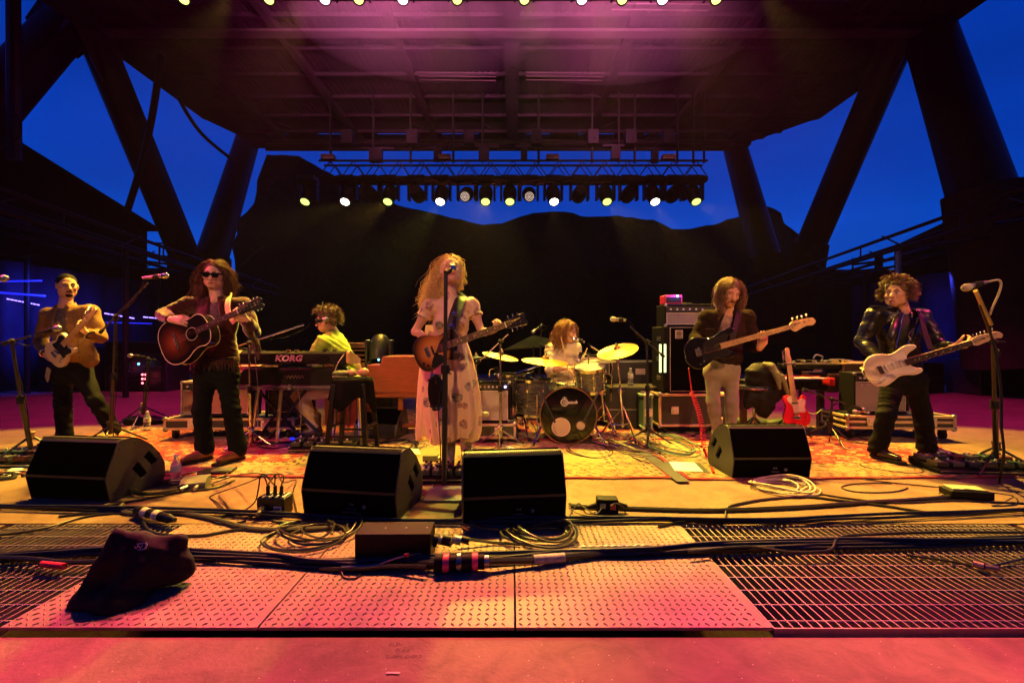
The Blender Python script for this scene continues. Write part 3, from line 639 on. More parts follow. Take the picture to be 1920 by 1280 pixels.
# ------------------------------------------------------------------ stage monitors
def wedge(px, py, rz, label, tx='M4', s=1.0, dark=False):
    Y = EYE*FP/(py-640); t = thing('stage_monitor', label, 'stage monitor', ((px-960)/FP*Y, Y, .004), R(rz), 'wedge monitors along the stage', world=False)
    w = .60*s; pr = [(.03, 0), (0, .15), (.012, .20), (.085, .375), (.105, .39), (.17, .388), (.25, .36), (.33, .30), (.40, .22), (.435, .15), (.44, .06), (.41, 0)]
    pr = [(a*s, b*s) for a, b in pr]
    YZ = basis(V((0, 1, 0)), V((0, 0, 1)), V((1, 0, 0)))
    m = MB(); m.prism(pr[:], -w/2+.016, w/2-.016, YZ); part('cabinet', m, SPKP if not dark else BLK, t, bevel=.004)
    hl = [[(.265, .235), (.335, .155), (.375, .185), (.31, .275)], [(.18, .175), (.25, .085), (.295, .115), (.225, .215)]]
    hl = [[(a*s, b*s) for a, b in h] for h in hl]
    for sx in (-1, 1):
        pts = [(a, b) for a, b in pr]
        panel('side_panel', pts, hl, .014, Matrix.Translation((sx*(w/2-.007), 0, 0)) @ YZ, SPKP, t)
        for h in hl:
            m = MB(); m.prism([(a, b) for a, b in h], sx*(w/2-.0155)-.0008, sx*(w/2-.0155)+.0008, YZ); part('handle_recess', m, GRL, t)
        m = MB()
        for a, b in ((.05, .05), (.09, .33), (.2, .345), (.38, .2), (.41, .06), (.2, .03)): m.cone((sx*w/2, a*s, b*s), (sx*(w/2+.002), a*s, b*s), .005, n=8)
        part('screws', m, BLKM, t, kind='stuff')
    m = MB(); m.prism([(-.0055, .17), (.08, .372), (.088, .368), (.004, .17)], -w/2+.008, w/2-.008, YZ @ Matrix.Diagonal((s, s, 1, 1)))
    m.prism([(.026, .012), (-.004, .15), (.004, .152), (.034, .012)], -w/2+.008, w/2-.008, YZ @ Matrix.Diagonal((s, s, 1, 1))); part('back_panel', m, GRL if not dark else BLK, t)
    m = MB(); n = 46
    for i in range(n): m.box((-w/2+.012+(w-.024)*i/(n-1), .10*s, .394*s), (.0065, .014, .008))
    part('grille_edge', m, mat('grille_edge_steel', (.10, .10, .09), .35, .7), t, kind='stuff')
    m = MB(); m.prism([(.17, .396), (.25, .368), (.335, .307), (.408, .225), (.40, .218), (.325, .297), (.245, .358), (.17, .386)], -w/2+.01, w/2-.01, YZ @ Matrix.Diagonal((s, s, 1, 1))); part('front_grille', m, GRL, t)
    if tx:
        text_mesh('badge', tx, .026, mat('dim_print', (.22, .20, .18), .6), t, Matrix.Translation((.02, .0035, .085)) @ basis(V((1, 0, 0)), V((0, -.21, .978)), V((0, -.978, -.21))), .001)
        m = MB(); m.cone((.10, .006, .075), (.10, .0, .075), .011, n=14); m.box((.02, .002, .06), (.06, .006, .003)); part('jack_plate', m, mat('dim_print', (.22, .20, .18)), t)
    return t
wedge(122, 941, -7, 'black wedge monitor at the far left, before the man in the tan jacket', '')
wedge(652, 974, -9, 'black wedge monitor left of the centre mic stand, in front of the cloth covered stool')
wedge(966, 985, 7, 'black wedge monitor right of the centre mic stand, behind the coiled cables')
wedge(1449, 900, 1, 'black wedge monitor on the right rug, in front of the bassist')
o = wedge(728, 815, 172, 'greenish lit wedge monitor facing the back, under the orange organ', '', .8)
# ------------------------------------------------------------------ flight cases and amplifiers
def flight(x, y, w, d, h, rz, label, z=0.0, lid=None, mt=CSP, rail=ALU, wheels=0.0, group='flight cases under the amplifiers'):
    t = thing('flight_case', label, 'flight case', (x, y, z), R(rz), group, world=False)
    z0 = wheels
    m = MB(); m.box((0, 0, z0+h/2), (w-.012, d-.012, h-.012)); part('panel_box', m, mt, t, bevel=.003)
    e = .026
    for sx in (-1, 1):
        for sy in (-1, 1):
            m = MB(); m.box((sx*(w/2-e/2+.002), sy*(d/2-e/2+.002), z0+h/2), (e, e, h)); part('edge_rail', m, rail, t, bevel=.004)
    for zz in (e/2-.002, h-e/2+.002)+((lid,) if lid else ()):
        for s_ in (-1, 1):
            m = MB(); m.box((0, s_*(d/2-e/2+.003), z0+zz), (w-.01, e+.002, e)); part('edge_rail', m, rail, t, bevel=.004)
            m = MB(); m.box((s_*(w/2-e/2+.003), 0, z0+zz), (e+.002, d-.01, e)); part('edge_rail', m, rail, t, bevel=.004)
    for sx in (-1, 1):
        for sy in (-1, 1):
            for zz in (.004, h-.004): m = MB(); m.ball((sx*(w/2-.012), sy*(d/2-.012), z0+zz), .027, n=10); part('ball_corner', m, STL, t)
    for lx in ([-.28, .28] if w > .5 else [0]):
        zz = lid or h*.5; m = MB(); m.box((lx*w, -d/2-.006, z0+zz), (.085, .014, .085)); m.box((lx*w, -d/2-.014, z0+zz), (.05, .008, .05)); m.ring((lx*w, -d/2-.018, z0+zz), .016, .004, axis=(0, 1, 0), n=14); part('butterfly_latch', m, ALU, t, bevel=.003)
    if wheels:
        for sx in (-1, 1):
            for sy in (-1, 1):
                m = MB(); m.cone((sx*(w/2-.08)-.015, sy*(d/2-.07), wheels*.42), (sx*(w/2-.08)+.015, sy*(d/2-.07), wheels*.42), wheels*.42, n=14); m.box((sx*(w/2-.08), sy*(d/2-.07), wheels*.78), (.05, .05, wheels*.44)); part('castor', m, RUB, t)
    return t
def amp(x, y, z, w, h, d, rz, label, cloth=CLOTH, pan=(.02, .02, .022), logo=True, knobs=9, jewel=None, box=TOLEX, head=False, tilt=0, group='guitar amplifiers on cases'):
    t = thing('guitar_amplifier', label, 'amplifier', (x, y, z), R(rz), group, world=False); t.rotation_euler.x = R(tilt)
    th = .022; m = MB()
    for sx in (-1, 1): m.box((sx*(w/2-th/2), 0, h/2), (th, d, h))
    m.box((0, 0, th/2), (w-2*th-.001, d, th)); m.box((0, 0, h-th/2), (w-2*th-.001, d, th)); m.box((0, d/2-.01, h/2), (w-2*th-.001, .018, h-2*th-.001)); part('cabinet', m, box, t, bevel=.006)
    ph = .062; gz = h-2*th-ph-.012
    m = MB(); m.box((0, -d/2+.022, th+gz/2), (w-2*th-.002, .012, gz)); part('grille_cloth', m, cloth, t)
    m = MB()
    for s_ in (-1, 1): m.box((0, -d/2+.015, th+gz/2+s_*(gz/2-.003)), (w-2*th-.003, .004, .005)); m.box((s_*(w/2-th-.004), -d/2+.015, th+gz/2), (.005, .004, gz-.012))
    part('grille_piping', m, ALU, t)
    m = MB(); m.box((0, -d/2+.020, h-th-ph/2-.002), (w-2*th-.002, .012, ph)); part('control_panel', m, mat('panel_%d' % int(pan[0]*1000), pan, .35), t)
    for i in range(knobs):
        kx = -w/2+.07+i*(w*.62)/max(1, knobs-1); m = MB(); m.cone((kx, -d/2+.014, h-th-ph/2-.004), (kx, -d/2-.004, h-th-ph/2-.004), .0105, .008, n=10); part('knob', m, mat('knob_black', (.05, .05, .05), .3) if pan[0] > .1 else WHT, t)
    if logo:
        m = MB(); scrawl(m, -w*.38, h-th-ph-.045, .11, .035, -d/2+.012, 8, .0017); part('script_badge', m, CHR, t)
    if jewel: m = MB(); m.ball((w/2-th-.03, -d/2+.010, h-th-ph/2-.002), .011, n=10); part('jewel_light', m, jewel, t)
    m = MB(); m.tube([(-.09, 0, h+.001), (-.07, 0, h+.022), (.07, 0, h+.022), (.09, 0, h+.001)], .009, 6, flat=.6); part('handle', m, RUB, t)
    for sx in (-1, 1):
        for sz in (0, 1): m = MB(); m.box((sx*(w/2-.012), -d/2+.012, sz*h+(.012 if not sz else -.012)), (.03, .03, .03)); part('corner_guard', m, STL, t, bevel=.006)
    return t
VJ = mat('violet_jewel', (.2, .2, .6), .3, emit=(.35, .35, 1.0), es=12)
# centre: combo amp on a low case
flight(-.36, 4.86, .80, .40, .15, 0, 'low pale flight case under the amplifier right of the singer', z=.055, mt=mat('case_dark_green', (.05, .05, .03), .5), rail=mat('rail_pale', (.62, .54, .34), .45, .3, var=.15), wheels=0)
for k in (-1, 1):
    m = MB(); m.box((0, 0, .02), (.06, .3, .045), taper=.7); o = solo('wooden_block', m, TAN, 'small wooden block under the %s end of the pale case right of the singer' % ('left' if k < 0 else 'right'), 'block', 'blocks under the pale case'); o.location = (-.36+k*.28, 4.86, .018)
amp(-.29, 4.82, .208, .55, .42, .24, -2, 'combo amplifier with silver grille and violet jewel light, right of the singer', jewel=VJ, tilt=-4)
# left group: three amplifiers on a wheeled case
flight(-3.00, 5.05, 1.35, .48, .12, 2, 'long low flight case on castors under the amplifiers behind the twelve string player', z=.018, wheels=.10, rail=mat('rail_tan', (.62, .46, .26), .45, .3, var=.2))
amp(-3.36, 5.03, .262, .42, .36, .26, 6, 'small tan amplifier lowest left, on the long case behind the twelve string player', cloth=CLOTHB, box=mat('tan_tolex', (.34, .26, .20), .7, bump=.3, bs=200), knobs=4, logo=False)
amp(-3.02, 4.90, .262, .50, .43, .26, 4, 'brown grille combo amplifier with script badge beside the twelve string player', cloth=CLOTHB, knobs=8, tilt=-6)
amp(-3.05, 5.10, .70, .46, .25, .24, 4, 'small orange fronted amplifier head on top of the stack behind the twelve string player', cloth=weave('orange_cloth', (.50, .24, .11), (.26, .12, .06)), knobs=6, logo=False, pan=(.30, .28, .25))
amp(-2.45, 5.05, .262, .44, .40, .25, 0, 'dark amplifier between the legs of the twelve string player', cloth=mat('dark_cloth', (.05, .04, .03), .9), knobs=5)
# right group
flight(4.10, 5.00, 1.10, .44, .14, -3, 'long low flight case with butterfly latches under the amplifier left of the curly haired guitarist', z=.018, lid=.075, wheels=.11, rail=mat('rail_tan', (.62, .46, .26)))
amp(3.95, 4.98, .285, .56, .43, .25, -4, 'grey grille combo amplifier left of the curly haired guitarist, cables piled on top', cloth=weave('grey_cloth', (.30, .26, .24), (.11, .09, .085)), knobs=9)
m = MB()
for k in range(5): m.tube([V((3.95+.13*math.cos(a)*(1+.15*k)+.03*k, 4.98+.07*math.sin(a), .75+.012*k+.012*math.sin(3*a+k))) for a in [i*PI/8 for i in range(15)]], .006, 5)
solo('cable_coil', m, mat('pale_cable', (.30, .36, .22), .5), 'small tangle of pale cable on top of the grey grille amplifier', 'cable coil')
# bass rig
ax_, ay_ = 2.0, 5.32
flight(ax_+.02, ay_-.02, .78, .52, .36, 0, 'tan edged flight case under the tall bass rig', z=.018, lid=None, rail=mat('rail_tan', (.62, .46, .26)), wheels=.09)
flight(ax_-.48, ay_-.02, .10, .46, .38, 0, 'narrow green tinted case left of the case under the bass rig', z=.018, rail=mat('rail_green', (.22, .34, .26), .45, .4), mt=mat('case_greenish', (.05, .09, .07), .5), wheels=.05)
t = thing('bass_cabinet', 'tall black bass cabinet with a spiral badge, left of the bassist', 'speaker cabinet', (ax_, ay_, .48), world=False)
m = MB(); m.box((0, 0, .37), (.60, .42, .74)); part('cabinet', m, TOLEX, t, bevel=.01)
m = MB(); m.box((.03, -.214, .37), (.50, .012, .70)); part('grille', m, GRL, t)
m = MB()
for s_ in (-1, 1): m.box((.03+s_*.256, -.216, .37), (.006, .010, .71)); m.box((.03, -.216, .37+s_*.356), (.518, .010, .006))
part('piping', m, ALU, t)
m = MB(); m.box((-.13, -.223, .65), (.085, .006, .095)); part('badge', m, mat('badge_silver', (.55, .50, .46), .4, .4), t)
m = MB(); m.ring((-.13, -.228, .658), .024, .0035, axis=(0, 1, 0), n=20); m.ring((-.13, -.228, .658), .010, .0035, axis=(0, 1, 0), n=14); m.box((-.13, -.228, .615), (.06, .003, .008)); part('spiral_emblem', m, BLK, t)
for zz in (.15, .37, .60):
    m = MB(); m.box((-.302, -.05, zz), (.008, .12, .05)); part('side_fitting', m, STL, t, bevel=.002)
amp(ax_+.02, ay_-.02, 1.222, .58, .25, .30, 0, 'small silver grille amplifier head on top of the tall bass cabinet', knobs=6, cloth=weave('grey_cloth', (.30, .26, .24), (.11, .09, .085)), head=True)
t = thing('wireless_receiver', 'pink box with a violet lamp on top of the bass amplifier', 'receiver', (1.84, ay_-.05, 1.474), world=False)
m = MB(); m.box((0, 0, .055), (.20, .18, .10)); part('case', m, mat('magenta_paint', (.62, .03, .10), .4), t, bevel=.006)
m = MB(); m.ball((.04, -.10, .092), .013, n=10); part('lamp', m, VJ, t)
m = MB(); m.box((.0, -.094, .05), (.17, .006, .06)); part('faceplate', m, BLKM, t, bevel=.002)
bl = bpy.data.lights.new('receiver_lamp', 'POINT'); bl.energy = 3; bl.color = (.25, .15, 1); bl.shadow_soft_size = .02; bo = bpy.data.objects.new('receiver_lamp', bl); COL.objects.link(bo); bo.location = (1.88, 5.12, 1.61)
# lit LED sticks left of the rig
t = thing('light_stick_pair', 'two upright pale green lit tubes left of the bass rig', 'light tubes', P(1243, 700, 5.1))
for px in (1238, 1247):
    m = MB(); m.cone(P(px, 645, 5.1), P(px, 698, 5.1), .013, n=8); part('tube', m, mat('pale_tube', (.6, .75, .4), .4, emit=(.8, 1, .45), es=1.1), t)
# backline behind the drummer
amp(.92, 5.75, .62, .62, .26, .26, 0, 'black amplifier head with pale control strip behind the drummer', cloth=mat('dark_cloth', (.05, .04, .03), .9), pan=(.60, .52, .44), knobs=8, logo=False)
t = thing('speaker_cabinet', 'dark speaker cabinet under the amplifier head behind the drummer', 'speaker cabinet', (.92, 5.75, 0), world=False)
m = MB(); m.box((0, 0, .31), (.66, .32, .618)); part('cabinet', m, TOLEX, t, bevel=.01); m = MB(); m.box((0, -.165, .32), (.58, .01, .52)); part('grille', m, mat('dark_cloth', (.05, .04, .03)), t)
for (x, y, w, h, lb) in ((1.45, 5.55, .62, .50, 'black case with a water bottle on it, right of the drum kit'), (1.50, 5.95, .7, .78, 'black case standing behind the case with the water bottle')):
    t = thing('equipment_case', lb, 'case', (x, y, 0), world=False); m = MB(); m.box((0, 0, h/2+.02), (w, .4, h)); part('shell', m, RK, t, bevel=.01)
    m = MB(); m.box((0, -.20, h+.012), (w+.004, .012, .014)); m.box((0, -.20, h*.5), (w+.004, .012, .010)); part('metal_edge', m, STL, t)
    m = MB(); m.box((.12, -.204, h*.86), (.12, .008, .075)); part('label_plate', m, mat('label_pink', (.45, .36, .34), .7), t)
def bottle(loc, label, h=.20, liquid=True):
    t = thing('water_bottle', label, 'bottle', loc, 0, 'plastic water bottles on the stage', world=False); s = h/.2
    gl = mat('clear_plastic', (.9, .95, .92), .08); b = bsdf(gl); b.inputs['Transmission Weight'].default_value = .85; b.inputs['IOR'].default_value = 1.2
    m = MB(); m.lathe([(0, 0), (.028, 0), (.031, .006), (.031, .03), (.029, .035), (.031, .04), (.031, .07), (.0285, .08), (.031, .09), (.031, .12), (.028, .14), (.014, .168), (.0125, .186)], Matrix.Scale(s, 4), 18); part('bottle_body', m, gl, t)
    m = MB(); m.lathe([(0, .184), (.0145, .184), (.0145, .2), (0, .2)], Matrix.Scale(s, 4), 14); part('cap', m, WHT, t)
    m = MB(); m.lathe([(.0318, .085), (.0318, .125)], Matrix.Scale(s, 4), 18); part('paper_label', m, mat('bottle_label', (.45, .5, .5), .5, col2=(.65, .62, .55), vs=40), t)
bottle(G(330, 906), 'clear water bottle standing right of the far left wedge monitor', .215)
bottle(G(276, 806, .02), 'clear water bottle on the rug by the orange collared tripod', .22)
bottle((1.42, 5.45, .523), 'clear water bottle on the black case right of the drum kit', .21)
# ------------------------------------------------------------------ stands and microphones
MSM = mat('stand_black', (.035, .034, .032), .35, .5)
MSC = mat('stand_chrome', (.62, .58, .48), .25, 1.0)
YC = mat('yellow_collar', (.50, .36, .16), .45)
def mic(t, a, d, L=.16, mt=BLKM, gr=STL, cone=True):
    a = V(a); d = V(d).normalized(); m = MB(); m.cone(a-d*L, a-d*.03, .010, .017, n=12); part('mic_body', m, mt, t)
    M = basis(*frame(d), a); m = MB(); m.lathe([(.017, -.03), (.024, -.018), (.026, 0), (.022, .016), (.010, .026), (0, .028)], M, 14); part('mic_grille', m, gr, t)
    m = MB(); m.cone(a-d*.10, a-d*.055, .020, .022, n=10); part('mic_clip', m, RUB, t)
def mic_stand(base, top, tips, label, style='tripod', counter=.25, mt=MSM, micd=None, r=.011, collar=None, leg=.26, ang0=.5, mickw={}, cable=True, nomic=False):
    base = V(base); top = V(top); t = thing('mic_stand', label, 'mic stand', base)
    if style == 'round':
        m = MB(); m.lathe([(0, 0), (.125, 0), (.125, .012), (.03, .024), (.014, .05), (0, .05)], Matrix.Translation(base), 28); part('round_base', m, BLKM, t); lz = .03
    elif style == 'square': lz = .012
    else:
        hub = base+V((0, 0, leg*.72)); m = MB(); m.cone(hub-V((0, 0, .04)), hub+V((0, 0, .02)), .026, n=12); m.ring(hub+V((0, 0, .022)), .022, .010, n=14); part('leg_collar', m, YC if collar else mt, t); lz = leg*.4
        for k in range(3):
            a = ang0+k*2*PI/3; f = base+V((math.cos(a)*leg, math.sin(a)*leg, .012)); m = MB(); m.cone(hub-V((0, 0, .01)), f, .010, .008, n=8); q = part('leg', m, mt, t)
            m = MB(); m.ball(f, (.016, .016, .012), n=8); part('rubber_foot', m, RUB, q)
    m = MB(); mid = base.lerp(top, .55); m.cone(base+V((0, 0, lz)), mid, r*1.25, n=10); part('lower_tube', m, mt, t)
    m = MB(); m.cone(mid, top, r*.85, n=10); part('upper_tube', m, mt, t)
    m = MB(); m.cone(mid-V((0, 0, .03)), mid+V((0, 0, .03)), r*1.9, n=10); m.cone(mid, mid+V((.04, 0, 0)), .006, n=6); part('clutch', m, RUB, t)
    if tips:
        tip = V(tips); d = (tip-top).normalized(); m = MB(); m.cone(top-d*counter, tip-d*.12, .0085, n=8); part('boom_arm', m, mt, t)
        m = MB(); m.cone(top-d*(counter+.05), top-d*counter, .017, n=10); part('counterweight', m, RUB, t)
        m = MB(); m.ball(top, .024, n=10); m.cone(top+V((0, -.03, 0)), top+V((.035, -.045, -.005)), .008, n=6); part('boom_pivot', m, RUB, t)
    else: tip = top; d = V((0, 0, 1))
    if not nomic:
        md = V(micd) if micd else d; mic(t, tip+V(md).normalized()*.10, md, **mickw)
        if cable and tips:
            a = tip-V(md).normalized()*.06; pts = [a, a+V((0, .02, -.05))-V(md).normalized()*.05, a.lerp(top, .4)+V((0, 0, -.07)), a.lerp(top, .8)+V((0, 0, -.03)), top+V((0, .02, -.12)), top.lerp(base, .5)+V((.02, .02, 0)), base+V((.02, .03, .02)), base+V((.15, .25, .008))]
            m = MB(); m.tube(catmull(pts, 6), .0035, 5); part('mic_cable', m, RUB, t)
    return t
# 1 far left, tilted pole with a collar at the corner
mic_stand(G(58, 872), P(22, 640, 3.55), P(85, 622, 3.55), 'black boom stand leaning at the far left edge with a yellow collar', collar=1, leg=.36, ang0=.3, r=.014, counter=.02)
t = thing('microphone', 'grey microphone head poking in at the left edge', 'microphone', P(0, 523, 3.2)); mic(t, P(8, 522, 3.2), (1, 0, .1), gr=STL); m = MB(); m.cone(P(-8, 524, 3.2), P(-160, 640, 3.2), .009, n=8); part('boom_arm', m, MSM, t)
# 2 in front of the tan jacket, boom up to the twelve string player
mic_stand(G(207, 835), P(217, 593, 4.3), P(288, 519, 3.9), 'black boom stand its mic aimed at the twelve string player', micd=(1, .05, .12), leg=.30, ang0=1.0, counter=.34, mickw=dict(mt=mat('pink_chrome', (.5, .3, .3), .3, .8), gr=CHR, L=.19), r=.013)
# 3 small amp mic with a yellow collar, far left back
mic_stand(G(268, 798), P(278, 672, 5.5), P(262, 668, 5.4), 'dark tripod stand with an orange collar left of the brown amplifiers', collar=1, leg=.36, ang0=.9, counter=.04, micd=(-1, -.2, .1), r=.014)
# 4 keyboard player's boom
mic_stand(G(470, 838), P(467, 642, 4.45), P(592, 602, 4.75), 'thin chrome boom rising from the keyboards to the keyboard player', mt=MSC, counter=.1, micd=(.9, .2, .2), leg=.24, ang0=2.0, mickw=dict(L=.08, mt=BLKM))
# 5 the singer's straight stand on a steel plate
t = mic_stand(G(833, 912), P(836, 512, 3.28), None, 'straight black mic stand at the centre, in front of the singer', 'square', micd=(.28, .55, .35), mickw=dict(L=.10, gr=CHR), r=.0165)
m = MB(); m.box(G(842, 925, .010), (.30, .30, .012)); part('plate_base', m, mat('plate_grey', (.30, .27, .29), .4, .4, var=.2), t, bevel=.003)
m = MB(); m.tube(catmull([P(833, 700, 3.26), P(822, 760, 3.22), P(826, 860, 3.2), G(812, 915, .01), G(780, 935, .01), G(770, 950, .01)], 6), .004, 5); part('mic_cable', m, RUB, t)
# 6 overhead with white boom left of the drums
mic_stand(G(938, 838), P(938, 640, 4.55), P(968, 612, 4.45), 'short boom stand with a silver clutch right of the singer\'s guitar headstock', mt=MSC, counter=.32, micd=(.6, -.2, .6), leg=.26, nomic=True)
# 7 drum overhead behind, left of the drummer
mic_stand((.34, 6.05, .02), P(1015, 610, 6.0), P(1012, 614, 5.7), 'tall thin overhead mic stand left of the drummer', counter=.03, micd=(-.8, -.2, -.5), leg=.3, mickw=dict(L=.07, gr=STL))
# 8 drummer's vocal boom
mic_stand((1.18, 5.45, .02), P(1148, 672, 5.2), P(1093, 640, 4.95), 'boom stand holding the drummer\'s vocal microphone', mt=MSC, counter=.06, micd=(-1, 0, .28), leg=.28, mickw=dict(L=.12, gr=CHR, mt=STL))
# 9 boom left of the bass rig
mic_stand(G(1215, 836), P(1213, 640, 4.6), P(1168, 600, 4.4), 'tall boom stand with a pale windscreen left of the bass rig', counter=.26, micd=(-1, -.1, .08), leg=.26, ang0=.2, r=.013, mickw=dict(L=.13, mt=STL, gr=mat('foam_pale', (.42, .40, .26), .8)))
# 10 right vocal mic
t = mic_stand(G(1868, 885), P(1862, 640, 3.2), P(1829, 548, 3.0), 'black boom stand at the right edge with a bent pale cable over the microphone', counter=.10, leg=.30, ang0=-.6, r=.014, mt=MSM, nomic=True)
md = P(1805, 540, 2.95)-P(1850, 528, 2.95); mic(t, P(1812, 539, 2.95), md, L=.14, mt=STL, gr=mat('foam_pale', (.42, .40, .26)))
m = MB(); m.tube(catmull([P(1832, 534, 2.95), P(1858, 527, 2.95), P(1872, 525, 2.95), P(1877, 533, 2.95), P(1872, 552, 2.96), P(1860, 578, 2.98), P(1856, 590, 3.0)], 6), .007, 6); part('mic_cable', m, mat('pale_jacket', (.45, .42, .25), .5), t)
m = MB(); m.cone(P(1829, 545, 3.0), P(1858, 608, 3.12), .013, n=8); part('boom_sleeve', m, mat('pale_brass', (.50, .42, .22), .35, .7), t)
m = MB(); m.tube(catmull([P(1862, 640, 3.17), P(1876, 720, 3.12), P(1878, 800, 3.1), P(1882, 850, 3.1), G(1874, 905, .01)], 6), .008, 6); part('hanging_cable', m, RUB, t)
# 11 right amp mic tripod
mic_stand(G(1555, 832), P(1560, 748, 4.6), P(1606, 764, 4.6), 'short black tripod with a horizontal boom at the right amplifier', counter=.26, micd=(.9, .3, -.3), leg=.30, ang0=.35, r=.012)
mic_stand(G(1694, 818, .0), P(1688, 700, 5.0), None, 'dark tripod with an orange collar behind the legs of the curly haired guitarist', collar=1, leg=.36, ang0=.6, nomic=True, r=.014)
mic_stand(G(1350, 826), P(1352, 790, 4.8), None, 'low dark tripod with a pink collar behind the bassist', collar=1, leg=.3, ang0=.7, nomic=True, r=.014)
# centre amp mic
t = thing('microphone', 'pale amp microphone hanging on a cable in front of the centre amplifier', 'microphone', P(905, 775, 4.6)); mic(t, P(912, 776, 4.6), (.9, .4, -.2), L=.10, gr=mat('foam_pale', (.42, .40, .26)), mt=STL)
m = MB(); m.tube(catmull([P(884, 757, 4.6), P(896, 762, 4.6), P(905, 772, 4.6)], 5), .008, 6); m.tube(catmull([P(884, 755, 4.6), P(900, 757, 4.6), P(908, 766, 4.6), P(908, 774, 4.6)], 5), .004, 6); part('cable', m, STL, t)
m = MB(); scrawl(m, -.06, 0, .12, .03, 0, 5, .003); 
t = thing('microphone', 'small microphone on a dark amp clamp in front of the grey grille amplifier', 'microphone', P(1605, 771, 4.7)); mic(t, P(1603, 772, 4.7), (-1, .1, .05), L=.14, mt=STL)
# ------------------------------------------------------------------ keyboards
def keyrow(t, x0, x1, y, z, n, d=.14):
    w = (x1-x0)/n; m0 = MB(); m0.box((0, 0, 0), (w*.93, d, .018)); wm = m0.mesh('white_key', WHT); m1 = MB(); m1.box((0, 0, 0), (w*.55, d*.6, .018)); bm_ = m1.mesh('black_key', BLK)
    for i in range(n):
        o = link('white_key', wm, t); o.location = (x0+w*(i+.5), y, z)
        if i % 7 not in (2, 6) and i < n-1: o = link('black_key', bm_, t); o.location = (x0+w*(i+1), y-d*.18, z+.012)
KY = 4.62
t = thing('synthesizer', 'black synthesizer with KORG lettering and a wooden end, on top of the keyboard stand', 'keyboard', ((558-960)/FP*KY, KY, .90), R(0), 'keyboards in front of the keyboard player', world=False)
m = MB(); m.prism([(-.10, -.075), (-.10, .03), (-.06, .055), (.16, -.005), (.16, -.075)], -.53, .53, basis(V((0, 1, 0)), V((0, 0, 1)), V((1, 0, 0)))); part('chassis', m, BLK, t, bevel=.004)
for sx in (-1, 1):
    m = MB(); m.prism([(-.105, -.06), (-.105, .038), (-.06, .062), (.24, -.03), (.24, -.08), (-.02, -.08)], sx*.545-.015, sx*.545+.015, basis(V((0, 1, 0)), V((0, 0, 1)), V((1, 0, 0)))); part('wooden_end', m, mat('honey_wood', (.50, .30, .10), .45, var=.35, vs=14), t, bevel=.003)
keyrow(t, -.50, .50, .19, -.03, 37)
text_mesh('lettering', 'KORG', .082, mat('lettering_pink', (.62, .48, .45), .6), t, facing(-.045, -.1015, -.02), .001, .22, 1.16, .0035)
for i in range(9): m = MB(); m.cone((.20+i*.032, -.10, .0), (.20+i*.032, -.106, .0), .004, n=8); part('jack_socket', m, CHR, t)
for x in (-.45, -.36, -.06, .02, .30, .40): m = MB(); m.box((x, -.06, .062), (.035, .02, .012)); part('knob', m, CHR, t)
for x in (-.22, .22): m = MB(); m.box((x, -.07, -.083), (.12, .16, .012)); part('bracket', m, STL, t)
t = thing('electric_piano', 'black electric piano with rounded lid under the synthesizer', 'keyboard', ((556-960)/FP*KY, KY+.02, .70), 0, 'keyboards in front of the keyboard player', world=False)
m = MB(); m.prism([(-.52, -.085), (-.52, .02), (-.46, .085), (.46, .085), (.52, .02), (.52, -.085)], -.16, .14, basis(V((1, 0, 0)), V((0, 0, 1)), V((0, -1, 0)))); part('lid', m, BLK, t, bevel=.012)
m = MB(); m.box((0, .02, -.10), (1.06, .34, .035)); m.box((0, .02, -.122), (1.10, .36, .012)); part('lower_case', m, CSP, t, bevel=.004)
m = MB(); m.box((0, -.155, -.10), (1.08, .01, .012)); m.box((.0, -.16, -.10), (.03, .02, .05)); m.box((-.42, -.16, -.10), (.03, .02, .05)); part('trim', m, STL, t)
keyrow(t, -.48, .48, .24, -.07, 35)
m = MB(); scrawl(m, -.07, .0, .20, .03, -.142, 12, .0016); part('script_badge', m, mat('dim_gold', (.30, .22, .16), .5), t)
t = thing('keyboard_shelf', 'pale red and cream topped shelf behind the twelve string player\'s hip', 'shelf', P(470, 690, 4.9)); m = MB(); m.box(P(474, 689, 4.9), (.34, .4, .05)); part('top_board', m, mat('red_top', (.40, .12, .12), .6), t); m = MB(); m.box(P(474, 698, 4.88), (.34, .4, .035)); part('cream_edge', m, mat('cream_edge', (.62, .56, .40), .6), t); m = MB(); m.box(P(474, 707, 4.9), (.36, .42, .07)); part('apron', m, CSP, t)
for sx in (-1, 1): m = MB(); m.cone(P(474+sx*26, 712, 4.9), P(474+sx*26, 818, 4.9), .014, n=8); part('leg', m, BLKM, t)
t = thing('keyboard_stand', 'folding keyboard stand with pale silver legs under the two keyboards', 'keyboard stand', (-2.2, KY, 0))
for a, b in (((487, 712), (468, 842)), ((529, 712), (519, 828)), ((672, 712), (676, 835))): m = MB(); m.cone(P(*a, KY-.05), P(*b, KY-.08), .017, n=10); part('silver_leg', m, mat('leg_silver', (.75, .68, .45), .28, 1.0), t)
for a, b in (((470, 715), (560, 815)), ((560, 715), (478, 830)), ((585, 715), (500, 830)), ((500, 715), (600, 815))): m = MB(); m.cone(P(*a, KY+.12), P(*b, KY+.15), .016, n=8); part('cross_brace', m, BLKM, t)
m = MB(); m.cone(P(462, 830, KY), P(600, 830, KY), .014, n=8); part('floor_bar', m, BLKM, t)
m = MB(); m.cone(P(456, 713, KY-.05), P(690, 713, KY-.05), .013, n=8); part('top_rail', m, MSM, t)
for px, a, b in ((482, 668, 800), (562, 726, 810)): hose('patch_cable', [P(px-4, a, KY-.22), P(px+2, (a+b)/2, KY-.2), P(px+1, b, KY-.2)], .004, STL, 'thin pale cable hanging down from the %s of the keyboards' % ('left end' if px < 500 else 'middle'), 'cable')
